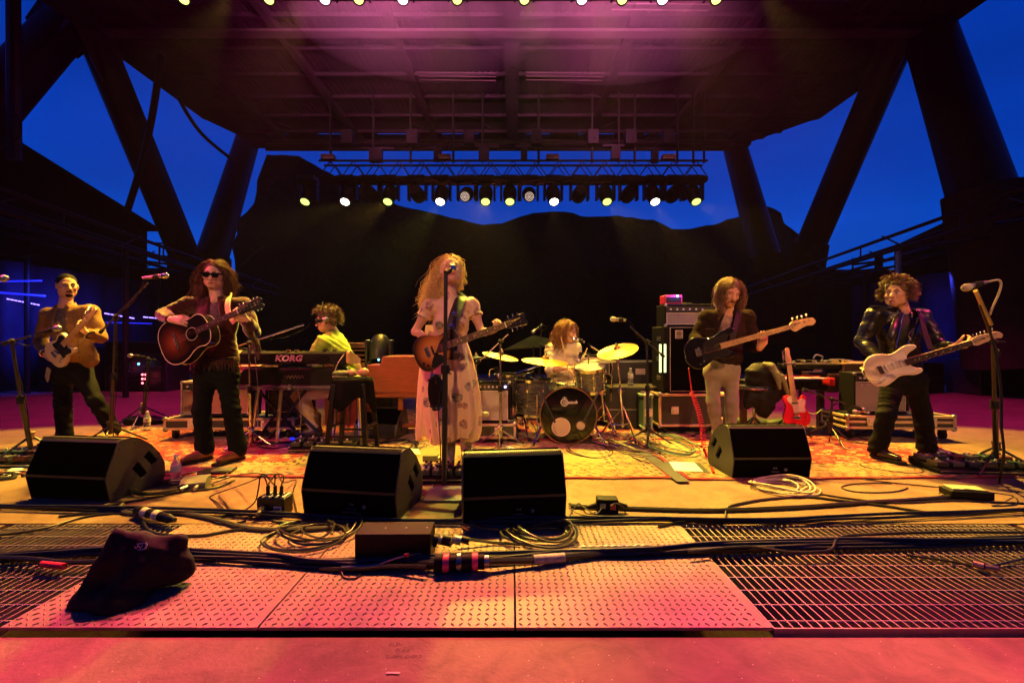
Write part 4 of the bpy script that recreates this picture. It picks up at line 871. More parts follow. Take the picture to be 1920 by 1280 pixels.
hose('patch_cable', [P(645, 664, KY-.16), P(634, 680, KY-.2), P(626, 700, KY-.2)], .0045, mat('pale_jacket', (.45, .42, .25)), 'pale cable hanging from the right end of the synthesizer', 'cable')
# organ and its speaker
OW = mat('organ_wood', (.27, .065, .014), .42, col2=(.15, .034, .008), vs=5, coat=.3, bump=.1, bs=60)
def grain(m, sc=(2, 2, 26)):
    t = m.node_tree; n = [q for q in t.nodes if q.type == 'TEX_NOISE'][0]; mp = N(t, 'ShaderNodeMapping'); mp.inputs['Scale'].default_value = sc
    co = [q for q in t.nodes if q.type == 'TEX_COORD'][0]; t.links.new(co.outputs['Object'], mp.inputs[0]); t.links.new(mp.outputs[0], n.inputs['Vector'])
grain(OW)
OY = 4.85
t = thing('organ', 'orange brown wooden organ seen from behind, left of the singer', 'organ', P(745, 745, OY)); a = P(688, 745, OY); b = P(800, 668, OY)
m = MB(); m.prism([(a.x, a.z), (a.x, P(0, 684, OY).z), (P(712, 0, OY).x, P(0, 684, OY).z), (P(718, 0, OY).x, b.z), (b.x, b.z), (b.x, a.z)], -OY, -OY-.55, FACE); part('cabinet', m, OW, t, bevel=.006)
m = MB(); m.box((0, 0, 0), (.36, .05, .012)); 
part('shelf_edge', MB().box(((a.x+b.x)/2, OY-.006, P(0, 735, OY).z), (b.x-a.x, .012, .008)), OW, t)
for px in (752, 694, 792):
    m = MB(); m.box(P(px, 745, OY+.1)+V((0, 0, -.16)), (.055, .055, .33), taper=1.0); part('leg', m, OW, t, bevel=.004)
m = MB(); m.box(P(730, 797, OY+.1), (.66, .04, .04)); part('foot_rail', m, OW, t, bevel=.004)
t = thing('rotary_speaker', 'brown wooden speaker box behind the keyboard player', 'speaker cabinet', (-2.0, 5.9, 0), world=False)
m = MB(); m.box((0, 0, .52), (.66, .5, 1.03)); part('cabinet', m, mat('brown_wood', (.22, .075, .04), .5, var=.4, vs=4), t, bevel=.008)
m = MB(); m.box((0, -.252, .88), (.50, .008, .18)); part('opening', m, GRL, t); m = MB()
for i in range(3): m.box((0, -.258, .82+i*.06), (.48, .006, .016))
part('slats', m, mat('brown_wood', (.22, .075, .04)), t)
# moving head on the floor behind the stool
def mover_mesh():
    m = MB(); m.box((0, 0, -.045), (.27, .22, .09)); a = m.mesh('base', BLKM)
    m = MB(); m.box((-.135, 0, -.22), (.035, .11, .30)); m.box((.135, 0, -.22), (.035, .11, .30)); m.box((0, 0, -.10), (.29, .12, .03)); b = m.mesh('yoke', BLKM)
    m = MB(); m.lathe([(0, .15), (.08, .145), (.10, .11), (.112, .02), (.105, -.06), (.10, -.10), (.085, -.16), (.088, -.18), (.075, -.185), (.07, -.172), (0, -.172)], None, 22); c = m.mesh('head', BLKM)
    m = MB(); m.lathe([(0, -.178), (.066, -.178)], None, 18); m.f = [f[::-1] for f in m.f]; d = m.mesh('lens', BLKM); return a, b, c, d
MVR = mover_mesh()
def mover(loc, tilt, label, glow=None, es=0, pan=0, up=False, led=False, s=1.0):
    t = thing('moving_head_light', label, 'stage light', loc, R(pan), 'moving heads on the lighting trusses', world=False); t.scale = (s, s, s)
    if up: t.rotation_euler.x = PI
    link('base', MVR[0], t, bevel=.008); link('yoke', MVR[1], t, bevel=.01)
    h = link('head', MVR[2], t); h.location = (0, 0, -.27); h.rotation_euler.x = R(tilt)
    g = mat('lens_dark', (.02, .02, .025), .1) if not glow else mat('lens_%s_%d' % (str(glow), es), (.2, .2, .2), .3, emit=glow, es=es)
    me = MVR[3].copy(); me.materials.clear(); me.materials.append(g); l = link('lens', me, h)
    if led:
        m = MB()
        for rr, k in ((0, 1), (.02, 6), (.042, 12), (.062, 18)):
            for i in range(k): m.ball((rr*math.cos(2*PI*i/k), rr*math.sin(2*PI*i/k), -.181), .007, n=6)
        part('led_cells', m, mat('led_cell', (.5, .4, .35), .3, emit=(1, .75, .6), es=.9), h, kind='stuff')
    return t
mover((P(711, 640, 5.3).x, 5.3, .70), 150, 'dark moving head light with a small blue lamp behind the organ', None, 0, up=True)
m = MB(); m.box((P(711, 640, 5.3).x, 5.3, .34), (.4, .4, .67)); solo('road_box', m, RK, 'black box under the moving head behind the organ', 'box', bevel=.01)
m = MB(); m.ball(P(710, 674, 5.15), .013, n=8); solo('indicator_lamp', m, mat('cyan_indicator', (0, .2, .3)), 'tiny blue lamp glowing left of the orange organ', 'indicator lamp')
for px, c in ((522, 0), (528, 1)):
    m = MB(); m.ball(G(px+22, 822, .03), (.03, .02, .015), n=8); 
solo('pedal_lamp', MB().ball(G(548, 822, .04), (.03, .02, .014), n=8), mat('blue_led', (.1, .1, .3)), 'blue glowing pedal lamp on the floor under the keyboards', 'lamp')
bl = bpy.data.lights.new('pedal_glow', 'POINT'); bl.energy = .5; bl.color = (.15, .12, 1); bl.shadow_soft_size = .03; bo = bpy.data.objects.new('pedal_glow', bl); COL.objects.link(bo); bo.location = G(556, 818, .10)
# ------------------------------------------------------------------ stool with cloth and shakers
SY = 4.15; sx_ = (662-960)/FP*SY
t = thing('bar_stool', 'black wooden bar stool left of the singer, covered with a black cloth', 'stool', (sx_, SY, .018), world=False); SH = .69
m = MB(); m.cone((0, 0, SH-.03), (0, 0, SH), .165, .17, n=28); part('seat', m, BLK, t, bevel=.006)
SL = mat('stool_black', (.008, .007, .006), .35, spec=.3)
for i, (a, b) in enumerate(((-1, -1), (1, -1), (1, 1), (-1, 1))):
    m = MB(); m.box((0, 0, 0), (.04, .04, .66)); o = part('leg', m, SL, t, bevel=.004); o.location = (a*.15, b*.15, SH*.5-.02); o.rotation_euler = (R(b*4.5), R(-a*4.5), 0)
for zz, q in ((.20, .17), (.27, .165)):
    for s_ in (-1, 1):
        m = MB(); m.box((0, s_*q, zz), (2*q, .018, .022)) if zz < .25 else m.box((s_*q, 0, zz), (.018, 2*q, .022)); part('stretcher', m, SL, t, bevel=.003)
def drape():
    m = MB(); nr, na = 14, 72; rs = random.Random(5)
    for j in range(nr+1):
        for i in range(na):
            a = 2*PI*i/na; hang = .17+.10*max(0, math.cos(a-.15))**2+.06*max(0, math.cos(a+2.2))+.05*math.sin(3*a+1)
            if j <= 5: r = .172*j/5; z = SH+.006+.002*math.sin(5*a+j)
            else:
                q = (j-5)/(nr-5); r = .178+.018*q*math.sin(7*a+1.3)+.012*q*math.sin(13*a)+.012*q; z = SH+.004-hang*q
            m.v.append((r*math.cos(a), r*math.sin(a), z))
    for j in range(nr):
        for i in range(na): m.f.append((j*na+i, j*na+(i+1) % na, (j+1)*na+(i+1) % na, (j+1)*na+i)); m.mi.append(0)
    o = solo('stool_cloth', m, mat('black_velvet', (.006, .006, .006), .95, spec=.03), 'black cloth draped over the bar stool', 'cloth', ang=3); o.location = (sx_, SY, .022); sd = o.modifiers.new('solid', 'SOLIDIFY'); sd.thickness = .006; sd.offset = 1
drape()
EG = mat('shaker_wood', (.46, .26, .13), .4, var=.3, vs=20)
for i, (px, dy, r) in enumerate(((659, .0, .036), (683, -.02, .045))):
    t = thing('maraca', ('smaller brown shaker lying on the stool cloth' if i == 0 else 'larger tan shaker at the right on the stool cloth'), 'shaker', (P(px, 0, SY).x, SY+dy, .735+r*.8), world=False)
    m = MB(); m.ball((0, 0, 0), (r*1.12, r*.95, r*.9), n=18); part('shaker_head', m, EG, t); m = MB(); m.cone((-.03, .0, -.012), (-.13, .05, -.022), .008, n=8); part('shaker_handle', m, EG, t)
m = MB(); m.cone((P(627, 0, SY).x, SY-.05, .733), (P(652, 0, SY).x, SY-.02, .734), .006, n=8); solo('drumstick', m, mat('stick_wood', (.62, .46, .22), .5), 'pale drumstick lying on the stool cloth', 'drumstick')
sd_ = SDF(.007); c0 = P(643, 690, SY); sd_.ell((c0.x, SY, .762), (.085, .06, .026), k=.03).ell((c0.x-.03, SY, .756), (.07, .05, .022)).ell((c0.x+.09, SY+.05, .765), (.045, .04, .03))
o = skin_part('folded_cloth', sd_, mat('olive_cloth', (.12, .13, .06), .85, bump=.4, bs=60), None, .006, 1.6, 3); o['label'] = 'crumpled olive green cloth on top of the bar stool'; o['category'] = 'cloth'
# ------------------------------------------------------------------ drum kit
PRL = mat('oyster_pearl_wrap', (.10, .10, .11), .28, col2=(.02, .02, .022), vs=3, coat=.6, var=.1); grain(PRL, (6, 6, 42))
HD = mat('drum_head', (.66, .62, .50), .5); BRS = mat('cymbal_bronze', (.50, .29, .055), .36, 1.0, var=.2, vs=6, bump=.25, bs=4, bd=.002)
HOOP = mat('drum_hoop', (.6, .58, .55), .2, 1.0)
def drum(t0, c, ax, r, L, nl=8, skin=HD, wood=None, front=None, up=(0, 0, 1)):
    M = basis(*frame(V(ax), V(up)), V(c)); m = MB(); m.lathe([(r-.006, -L/2), (r, -L/2), (r, L/2), (r-.006, L/2)], M, 44); part('shell', m, PRL, t0)
    for s_ in (-1, 1):
        m = MB(); m.lathe([(r+.004, s_*L/2-.016), (r+.012, s_*L/2-.016), (r+.012, s_*L/2+.014), (r+.002, s_*L/2+.014), (r+.002, s_*L/2-.016)], M, 44); part('hoop', m, wood or HOOP, t0)
        m = MB(); m.lathe([(0, s_*L/2+.004), (r+.001, s_*L/2+.004)], M, 44); part('drum_head', m, front if (front and s_ > 0) else skin, t0)
    for i in range(nl):
        a = 2*PI*(i+.5)/nl; p = V((math.cos(a)*(r+.012), math.sin(a)*(r+.012), 0)); m = MB()
        for s_ in (-1, 1): m.ball(p+V((0, 0, s_*L*.22)), (.011, .011, .022), M, 8)
        m.cone(p+V((0, 0, -L/2-.01)), p+V((0, 0, L/2+.01)), .0028, n=6, M=M); part('lug', m, CHR, t0)
    return M
KYd = 4.60
t = thing('bass_drum', 'large bass drum with a glossy black front head and script emblem', 'drum', ((1067-960)/FP*KYd, KYd, .01))
bc = V(((1067-960)/FP*KYd, KYd+.22, .30)); 
M = drum(t, bc, (-.03, -1, 0), .28, .42, 10, wood=mat('hoop_wood', (.20, .09, .03), .35, coat=.5), front=mat('black_head', (.006, .006, .007), .07, coat=.5), up=(0, 0, 1))
F0 = Matrix.Translation((bc.x-.006, bc.y-.216, bc.z)) @ FACE
m = MB(); m.lathe([(0, .001), (.088, .001), (.088, .004), (0, .004)], F0 @ Matrix.Translation((-.075, -.115, 0)), 30); part('vent_disc', m, mat('cream_disc', (.55, .44, .28), .6), t)
m = MB(); m.ring((0, 0, .004), .090, .006, F0 @ Matrix.Translation((-.075, -.115, 0)), 30); part('vent_ring', m, mat('cream_ring', (.66, .56, .38), .5), t)
m = MB(); m.lathe([(0, .001), (.05, .001), (.05, .004), (0, .004)], F0 @ Matrix.Translation((.125, -.10, 0)), 24); part('vent_disc', m, mat('cream_disc', (.55, .44, .28)), t)
m = MB(); m.ring((0, 0, .006), .053, .010, F0 @ Matrix.Translation((.125, -.10, 0)), 24); part('vent_ring', m, mat('black_ring', (.02, .02, .02), .3), t)
EM = mat('emblem_white', (.62, .60, .56), .5)
m = MB(); m.ring((0, 0, .003), .036, .0035, F0 @ Matrix.Translation((-.04, .135, 0)), 22); m.ring((0, 0, .003), .026, .002, F0 @ Matrix.Translation((-.04, .135, 0)), 22); m.box((-.04, .183, .003), (.045, .004, .003), F0); m.box((-.04, .178, .003), (.006, .03, .003), F0); part('emblem', m, EM, t)
text_mesh('lettering', 'Gretsch', .045, EM, t, F0 @ Matrix.Translation((.015, .135, .004)), .001, .3, 1.0, .0012)
for s_ in (-1, 1):
    m = MB(); m.cone(bc+V((s_*.26, -.12, -.08)), bc+V((s_*.36, -.26, -.285)), .010, n=8); q = part('spur', m, CHR, t); m = MB(); m.ball(bc+V((s_*.36, -.26, -.28)), .018, n=8); part('rubber_foot', m, RUB, q)
def floor_tom(px, Y, r, L, zc, label):
    c = V(((px-960)/FP*Y, Y, zc)); t = thing('floor_tom', label, 'drum', (c.x, Y, .02), group='drums of the kit')
    drum(t, c, (0, 0, 1), r, L)
    for i in range(3):
        a = .6+i*2*PI/3; p = c+V((math.cos(a)*(r+.03), math.sin(a)*(r+.03), 0)); m = MB(); m.tube([p+V((0, 0, .05)), p+V((0, 0, -L/2)), V((p.x+math.cos(a)*.04, p.y+math.sin(a)*.04, .03))], .007, 8); q = part('leg', m, CHR, t); m = MB(); m.ball((p.x+math.cos(a)*.04, p.y+math.sin(a)*.04, .03), .015, n=8); part('rubber_foot', m, RUB, q)
floor_tom(1002, 4.95, .205, .36, .45, 'floor tom with dark pearl wrap nearest the bass drum')
floor_tom(957, 5.25, .18, .33, .50, 'smaller floor tom with dark pearl wrap farther left')
t = thing('rack_tom', 'tilted dark pearl tom above the bass drum', 'drum', P(1105, 708, 4.75), group='drums of the kit'); drum(t, P(1107, 708, 4.75), (-.10, -.26, 1), .150, .23)
m = MB(); m.cone(P(1107, 700, 4.9), P(1085, 760, 4.9), .013, n=8); part('mount', m, CHR, t)
t = thing('snare_drum', 'shallow snare drum between the bass drum and the drummer', 'drum', P(1072, 735, 5.0), group='drums of the kit'); drum(t, P(1070, 729, 5.05), (0, -.1, 1), .165, .13)
for i in range(3): a = .3+i*2.09; q = P(1070, 745, 5.05); m = MB(); m.cone(q, V((q.x+.22*math.cos(a), q.y+.22*math.sin(a), .03)), .009, n=8); part('leg', m, CHR, t)
def cym(px, py, Y, r, nx, ny, bx, by, label, boom=None, tint=BRS, stack=False):
    c = P(px, py, Y); ax = V((nx, ny, 1)).normalized(); b = V(((bx-960)/FP*by, by, .02)); t = thing('cymbal_stand', label, 'cymbal', b, group='cymbals on stands')
    M = basis(*frame(ax), c); m = MB(); h = r*.13; pr = [(0.004, h+.030), (r*.10, h+.028), (r*.15, h+.014), (r*.19, h), (r*.4, h*.72), (r*.7, h*.34), (r*.9, h*.08), (r, 0)]
    m.lathe(pr+[(a-.0005, z-.0016) for a, z in pr[::-1]], M, 48); part('cymbal', m, tint, t)
    m = MB(); m.cone(V((0, 0, h-.03)), V((0, 0, h+.06)), .005, n=8, M=M); m.cone(V((0, 0, h+.032)), V((0, 0, h+.045)), .018, n=10, M=M); m.cone(V((0, 0, h+.048)), V((0, 0, h+.06)), .012, n=8, M=M); part('wing_nut', m, CHR, t)
    top = c-ax*.02
    if boom: piv = P(*boom); m = MB(); m.cone(top, piv, .009, n=8); part('boom_arm', m, CHR, t); top = piv
    m = MB(); m.cone(top, top.lerp(b, .45), .009, n=10); part('upper_tube', m, CHR, t); m = MB(); m.cone(top.lerp(b, .45), b+V((0, 0, .12)), .0135, n=10); part('lower_tube', m, CHR, t)
    m = MB(); m.cone(top.lerp(b, .42), top.lerp(b, .47), .021, n=10); m.box(top.lerp(b, .445)+V((.03, 0, 0)), (.03, .01, .018)); part('clamp', m, CHR, t)
    for i in range(3):
        a = .8+i*2*PI/3; f = b+V((.25*math.cos(a), .25*math.sin(a), .012)); m = MB(); m.cone(b+V((0, 0, .34)), f, .008, n=6); m.cone(b+V((0, 0, .14)), b.lerp(f, .55)+V((0, 0, .14)), .006, n=6); q = part('leg', m, CHR, t); m = MB(); m.ball(f, .016, n=8); part('rubber_foot', m, RUB, q)
    return t
cym(938, 668, 4.95, .20, .22, -.13, 945, 5.0, 'tilted crash cymbal right of the singer\'s guitar headstock')
cym(1022, 678, 4.70, .245, .08, -.12, 978, 4.95, 'wide flat ride cymbal in front of the drummer', boom=(968, 700, 4.9))
cym(1158, 658, 4.75, .215, -.28, -.30, 1168, 4.85, 'tilted bronze crash cymbal right of the drummer')
cym(1125, 677, 5.15, .185, 0, -.05, 1133, 5.15, 'dark hi hat pair under the right crash cymbal', tint=mat('hihat_dark', (.35, .30, .16), .3, 1.0))
cym(893, 672, 5.6, .17, -.06, .1, 893, 5.65, 'small dim cymbal behind the singer\'s elbow', tint=mat('cymbal_dim', (.35, .36, .2), .35, 1.0))
t = thing('drum_throne', 'round black drum throne under the drummer', 'stool', (P(1050, 0, 5.5).x, 5.5, .02), world=False)
m = MB(); m.lathe([(0, .40), (.16, .40), (.17, .43), (.16, .47), (0, .475)], None, 24); part('seat', m, RUB, t); m = MB(); m.cone((0, 0, .1), (0, 0, .41), .016, n=10); part('post', m, CHR, t)
for i in range(3): m = MB(); m.cone((0, 0, .25), (.2*math.cos(i*2.09), .2*math.sin(i*2.09), .01), .010, n=8); part('leg', m, CHR, t)
# small mics at the drums
for i, (px, py, Y, dx) in enumerate(((986, 708, 4.85, -1), (1103, 672, 4.72, 1), (918, 700, 4.95, -1))):
    t = thing('drum_microphone', ('black mic clipped to the floor tom by the bass drum', 'mic with a bent gooseneck clipped to the tilted tom', 'mic on a gooseneck left of the floor toms')[i], 'microphone', P(px, py, Y), group='small microphones at the drums')
    a = P(px, py, Y); m = MB(); m.tube(catmull([a+V((0, 0, -.06)), a+V((dx*.0, 0, .03)), a+V((-dx*.04, 0, .05)), a+V((-dx*.08, 0, .02))], 5), .006, 6); part('gooseneck', m, CHR, t); mic(t, a+V((-dx*.10, 0, -.03)), (-dx*.3, 0, -1), L=.07)
# straps and cables over the bass drum
for a, b in (((1010, 725), (1041, 792)), ((1128, 723), (1094, 792))):
    solo('strap_arm', MB().tube([P(*a, 4.42), P(*b, 4.34)], .010, 6), BLKM, 'black boom arm crossing the %s of the bass drum head' % ('left half' if a[0] < 1060 else 'right half'), 'mic arm', 'black arms in front of the bass drum')
# cloth covered music stand behind the kit
m = MB(); pp = [P(945, 655, 6.0), P(1000, 628, 6.0), P(1052, 640, 6.0), P(1010, 650, 6.1)]; m.v = [tuple(p) for p in pp]+[tuple(p+V((0, .05, -.012))) for p in pp]; m.f = [(0, 1, 2, 3), (7, 6, 5, 4), (0, 4, 5, 1), (1, 5, 6, 2), (2, 6, 7, 3), (3, 7, 4, 0)]; m.mi = [0]*6
t = thing('music_stand', 'dim green cloth draped music stand behind the drum kit', 'music stand', (.2, 6.05, .02)); part('cloth_top', m, mat('green_dim', (.05, .09, .05), .8), t); m = MB(); m.cone(P(1000, 645, 6.05), (P(1000, 640, 6.05).x, 6.05, .03), .012, n=8); part('post', m, BLKM, t)
# ------------------------------------------------------------------ right keyboards, stool, jacket
RY = 5.25
t = thing('stage_piano', 'dark wooden upright keyboard cabinet with a red end block, behind the red guitar', 'piano', P(1560, 740, RY)); z0 = P(0, 735, RY).z; z1 = P(0, 683, RY).z; zs = P(0, 701, RY).z
xa = P(1552, 0, RY).x; xs = P(1583, 0, RY).x; xb = P(1690, 0, RY).x; xl = P(1400, 0, RY).x
DW = mat('dark_walnut', (.075, .028, .018), .4, var=.4, vs=4, coat=.2); grain(DW)
m = MB(); m.prism([(xa, z0), (xa, zs), (xs-.04, zs), (xs-.01, zs+.02), (xs, z1-.02), (xs, z1), (xb, z1), (xb, z0)], -RY, -RY-.5, FACE); part('cabinet', m, DW, t, bevel=.004)
m = MB(); m.box(((xs+xb)/2, RY+.24, z1+.008), (xb-xs+.02, .54, .016)); part('top_board', m, mat('walnut_top', (.30, .16, .09), .4), t)
m = MB(); m.box(((xl+xa)/2, RY+.15, P(0, 722, RY).z), (xa-xl, .3, .10)); part('key_bed', m, BLK, t)
m = MB(); m.box((xa-.035, RY-.05, P(0, 714, RY).z), (.065, .16, .085)); part('end_block', m, mat('red_block', (.50, .02, .025), .35), t, bevel=.006)
kz = P(0, 708, RY).z; n = 26; w = (xa-.08-xl)/n; m0 = MB(); m0.box((0, 0, 0), (w*.92, .12, .014)); wk = m0.mesh('white_key', WHT)
for i in range(n): o = link('white_key', wk, t); o.location = V((xl+w*(i+.5), RY-.05, kz))-t.location
m = MB(); m.box(((xl+xa-.08)/2, RY+.012, kz+.016), (xa-.08-xl, .004, .02)); part('red_felt', m, mat('red_felt', (.5, .02, .02), .9), t)
for px in (1560, 1680, 1410): m = MB(); m.box((P(px, 0, RY).x, RY+.2, z0/2+.01), (.06, .06, z0)); part('leg', m, DW, t)
t = thing('keyboard_table', 'flat black keyboard with scattered gear above the dark piano', 'keyboard', P(1540, 690, RY+.2)); m = MB(); m.box(P(1545, 686, RY+.2), (.95, .30, .05)); part('chassis', m, BLK, t, bevel=.006)
m = MB(); m.box(P(1545, 681, RY+.04), (.93, .02, .008)); part('bright_edge', m, mat('edge_cream', (.5, .42, .25), .4), t)
rs = random.Random(4)
for i in range(16):
    px = 1488+i*6.8; q = P(px, 679-rs.random()*3, RY+.12+rs.random()*.1); m = MB()
    if i % 3 == 0: m.ball(q, (.02, .02, .018), n=8)
    else: m.box(q, (.05+rs.random()*.03, .05, .02+rs.random()*.03))
    part('knob' if i % 3 == 0 else 'control_box', m, (STL, BLKM, mat('pale_brass', (.5, .42, .22)))[i % 3], t)
m = MB(); m.tube(catmull([P(1525, 672, RY+.1), P(1530, 665, RY+.1), P(1542, 668, RY+.1), P(1540, 676, RY+.1)], 5), .008, 6); m.tube(catmull([P(1545, 678, RY+.1), P(1570, 673, RY+.1), P(1600, 676, RY+.1)], 5), .006, 6); part('cables', m, STL, t)
for px in (1500, 1590): m = MB(); m.cone(P(px, 690, RY+.3), V((P(px, 0, RY+.3).x, RY+.3, .03)), .018, n=8); part('leg', m, BLKM, t)
t = thing('round_stool', 'round black stool with a bright rim right of the bassist', 'stool', (P(1414, 0, 5.0).x, 5.0, .02), world=False)
m = MB(); m.lathe([(0, .50), (.15, .50), (.165, .52), (.16, .545), (0, .55)], None, 28); part('seat', m, mat('seat_vinyl', (.02, .02, .02), .3), t); m = MB(); m.ring((0, 0, .522), .166, .006, n=28); part('rim', m, CHR, t)
m = MB(); m.cone((0, 0, .12), (0, 0, .5), .016, n=10); part('post', m, CHR, t)
for i in range(4): a = .5+i*PI/2; m = MB(); m.cone((0, 0, .2), (.22*math.cos(a), .22*math.sin(a), .012), .012, n=8); part('leg', m, BLKM, t)
s = SDF(.014); Y = 4.95; a = P(1432, 690, Y)
s.ell(P(1428, 700, Y), (.17, .10, .12), k=.05).cone(P(1412, 705, Y), P(1402, 760, Y), .07, .04, k=.05).ell(P(1432, 745, Y), (.12, .10, .22), k=.06).ell(P(1452, 720, Y), (.10, .09, .19), k=.05).cone(P(1450, 700, Y), P(1474, 745, Y-.06), .06, .035, k=.04)
t = thing('gig_bag', 'black bag with an olive flap leaning behind the red guitar', 'bag', (a.x, Y, 0)); skin_part('bag_body', s, mat('bag_nylon', (.006, .006, .006), .6, spec=.15, bump=.3, bs=20), t, .022, 1.0, 4)
s = SDF(.010); s.chain([P(1432, 682, Y-.10), P(1446, 686, Y-.13), P(1456, 702, Y-.16), P(1462, 728, Y-.16)], [.022, .035, .035, .016], k=.02).cone(P(1466, 705, Y-.16), P(1478, 738, Y-.15), .025, .02, k=.02)
skin_part('olive_flap', s, mat('olive_canvas', (.13, .15, .06), .8), t, .006, 1.5, 2)
m = MB(); m.tube(catmull([P(1508, 770, 4.9), P(1525, 776, 4.9), P(1540, 768, 4.9)], 5), [.02]*5+[.012]*6, 6, flat=.4); solo('cloth_strip', m, mat('olive_canvas', (.13, .15, .06)), 'olive strap end sticking out right of the red guitar', 'strap')
# crumpled cloth heaps on the floor
def heap(px, py, w, d, h, label, seed, mt=None):
    s = SDF(.012); c = G(px, py, .02); rs = random.Random(seed)
    for i in range(7): s.ell(c+V(((rs.random()-.5)*w, rs.random()*d, h*.3*rs.random()+.01)), (w*.28, d*.4, h*(.35+.4*rs.random())), k=.03)
    o = skin_part('cloth_heap', s, mt or mat('bag_nylon', (.018, .018, .018)), None, .012, 1.8, seed); o['label'] = label; o['category'] = 'cloth'
heap(262, 795, .45, .15, .10, 'dark crumpled bag on the floor by the orange collared tripod', 3)
heap(1445, 800, .6, .15, .10, 'crumpled dark green fabric on the floor left of the red guitar', 6, mat('green_fabric', (.05, .07, .035), .6))
# ------------------------------------------------------------------ upstage truss
t = thing('lighting_truss', 'long black box truss across the back, carrying a row of moving heads', 'truss', (0, TRY, 5.1)); xa, xb = P(603, 0, TRY).x, P(1322, 0, TRY).x
za, zb = P(0, 336, TRY).z, P(0, 306, TRY).z
for y in (TRY-.15, TRY+.15):
    for z in (za, zb): m = MB(); m.cone((xa, y, z), (xb, y, z), .028, n=8); part('chord', m, BLKM, t)
n = 34
for i in range(n):
    x = xa+(xb-xa)*i/n; x2 = xa+(xb-xa)*(i+1)/n; up = i % 2
    for y in (TRY-.15, TRY+.15): m = MB(); m.cone((x, y, zb if up else za), (x2, y, za if up else zb), .013, n=5); part('lacing', m, BLKM, t)
m = MB(); m.box(((xa+xb)/2, TRY, za-.05), (xb-xa, .34, .09)); part('cable_tray', m, BLKM, t)
for px in (620, 1320, 1300, 700, 770, 850, 905, 1010, 1110, 1160, 1190, 1270):
    m = MB(); m.cone((P(px, 0, TRY).x, TRY, zb), (P(px, 0, TRY).x, TRY, RZ-.9), .03, n=6); part('drop_pipe', m, BLKM, t)
for px in (655, 775, 880, 1005, 1110, 1180, 1250): m = MB(); m.box((P(px, 0, TRY).x, TRY-.1, P(0, 262, TRY).z), (.26, .2, .34)); m.ball((P(px+2, 0, TRY).x, TRY-.21, P(0, 266, TRY).z), .02, n=6); part('chain_motor', m, BLKM, t, bevel=.02)
for dz in (-.02, .16): m = MB(); m.cone((xa-1.4, TRY+.1, P(0, 275, TRY).z+dz), (xb+.7, TRY+.1, P(0, 275, TRY).z+dz), .045, n=6); part('upper_pipe', m, BLKM, t)
for x0, x1, zz in ((670, 740, 283), (800, 842, 282), (880, 935, 280), (965, 1000, 280), (1130, 1178, 278), (1210, 1245, 284)): m = MB(); m.box((P((x0+x1)/2, 0, TRY).x, TRY, P(0, zz+8, TRY).z), ((x1-x0)*TRY/FP*.35, .12, .34)); m.box((P((x0+x1)/2, 0, TRY).x, TRY, P(0, zz-4, TRY).z), ((x1-x0)*TRY/FP, .08, .05)); part('bracket', m, BLKM, t)
m = MB(); rs = random.Random(8)
for i in range(26): q = P(790+rs.random()*350, 338+rs.random()*10, TRY-.18); m.tube(catmull([q, q+V((.12, 0, .04-rs.random()*.1)), q+V((.25, 0, .02)), q+V((.34, 0, -.05*rs.random()))], 3), .014, 4)
part('tan_cables', m, mat('tan_cable', (.14, .10, .06), .6), t, kind='stuff')
for i, px in enumerate((616, 834, 1036, 1253)):
    u = thing('dimmer_box', ('leftmost', 'second from the left', 'third from the left, with a violet lamp', 'rightmost')[i]+' pale box on top of the back truss', 'box', P(px, 296, TRY), group='pale boxes on the back truss'); m = MB(); m.box(P(px, 296, TRY-.1), (.30, .2, .12)); part('case', m, mat('box_cream', (.16, .13, .08), .6), u, bevel=.01)
    m = MB(); m.box(P(px, 296, TRY-.203), (.26, .006, .015)); part('seam', m, mat('box_cream_light', (.65, .58, .45), .5), u)
for i, (px, lit, es) in enumerate(((578, 1, 2), (652, 1, 30), (695, 0, 0), (731, 1, 7), (783, 0, 0), (828, 1, 30), (875, 2, 0), (911, 1, 9), (956, 1, 12), (992, 2, 0), (1037, 1, 30), (1086, 0, 0), (1135, 1, 12), (1178, 0, 0), (1224, 1, 30), (1262, 0, 0), (1300, 1, 8))):
    x = P(px, 0, TRY).x; z = P(0, 332, TRY).z
    tilt = -34 if lit == 1 else (-62 if lit == 2 else -100)
    d = -4 if px < 900 else (4 if px > 1000 else 0)
    lb = {1: 'moving head with glowing %s lens on the back truss' % ('white' if es > 20 else 'yellow'), 0: 'unlit folded moving head on the back truss', 2: 'unlit dotted wash light on the back truss'}[lit]
    mover((x, TRY, z-.0), tilt, lb+', number %d counting from the left' % (i+1) if 0 else lb+(' %s' % ('at the far left end', 'second from the left end', 'third from the left end', 'below the left pale box', 'left of the second pale box', 'under the second pale box', 'right of the second pale box', 'left of the centre', 'at the centre', 'right of the centre', 'under the third pale box', 'right of the third pale box', 'between the right two pale boxes', 'left of the fourth pale box', 'under the fourth pale box', 'second from the right end', 'at the far right end')[i]), ((1, .95, .75) if es > 20 else (.75, 1, .18)) if lit == 1 else None, 7 if es > 20 else 1.3, d, led=lit == 2, s=1.55)
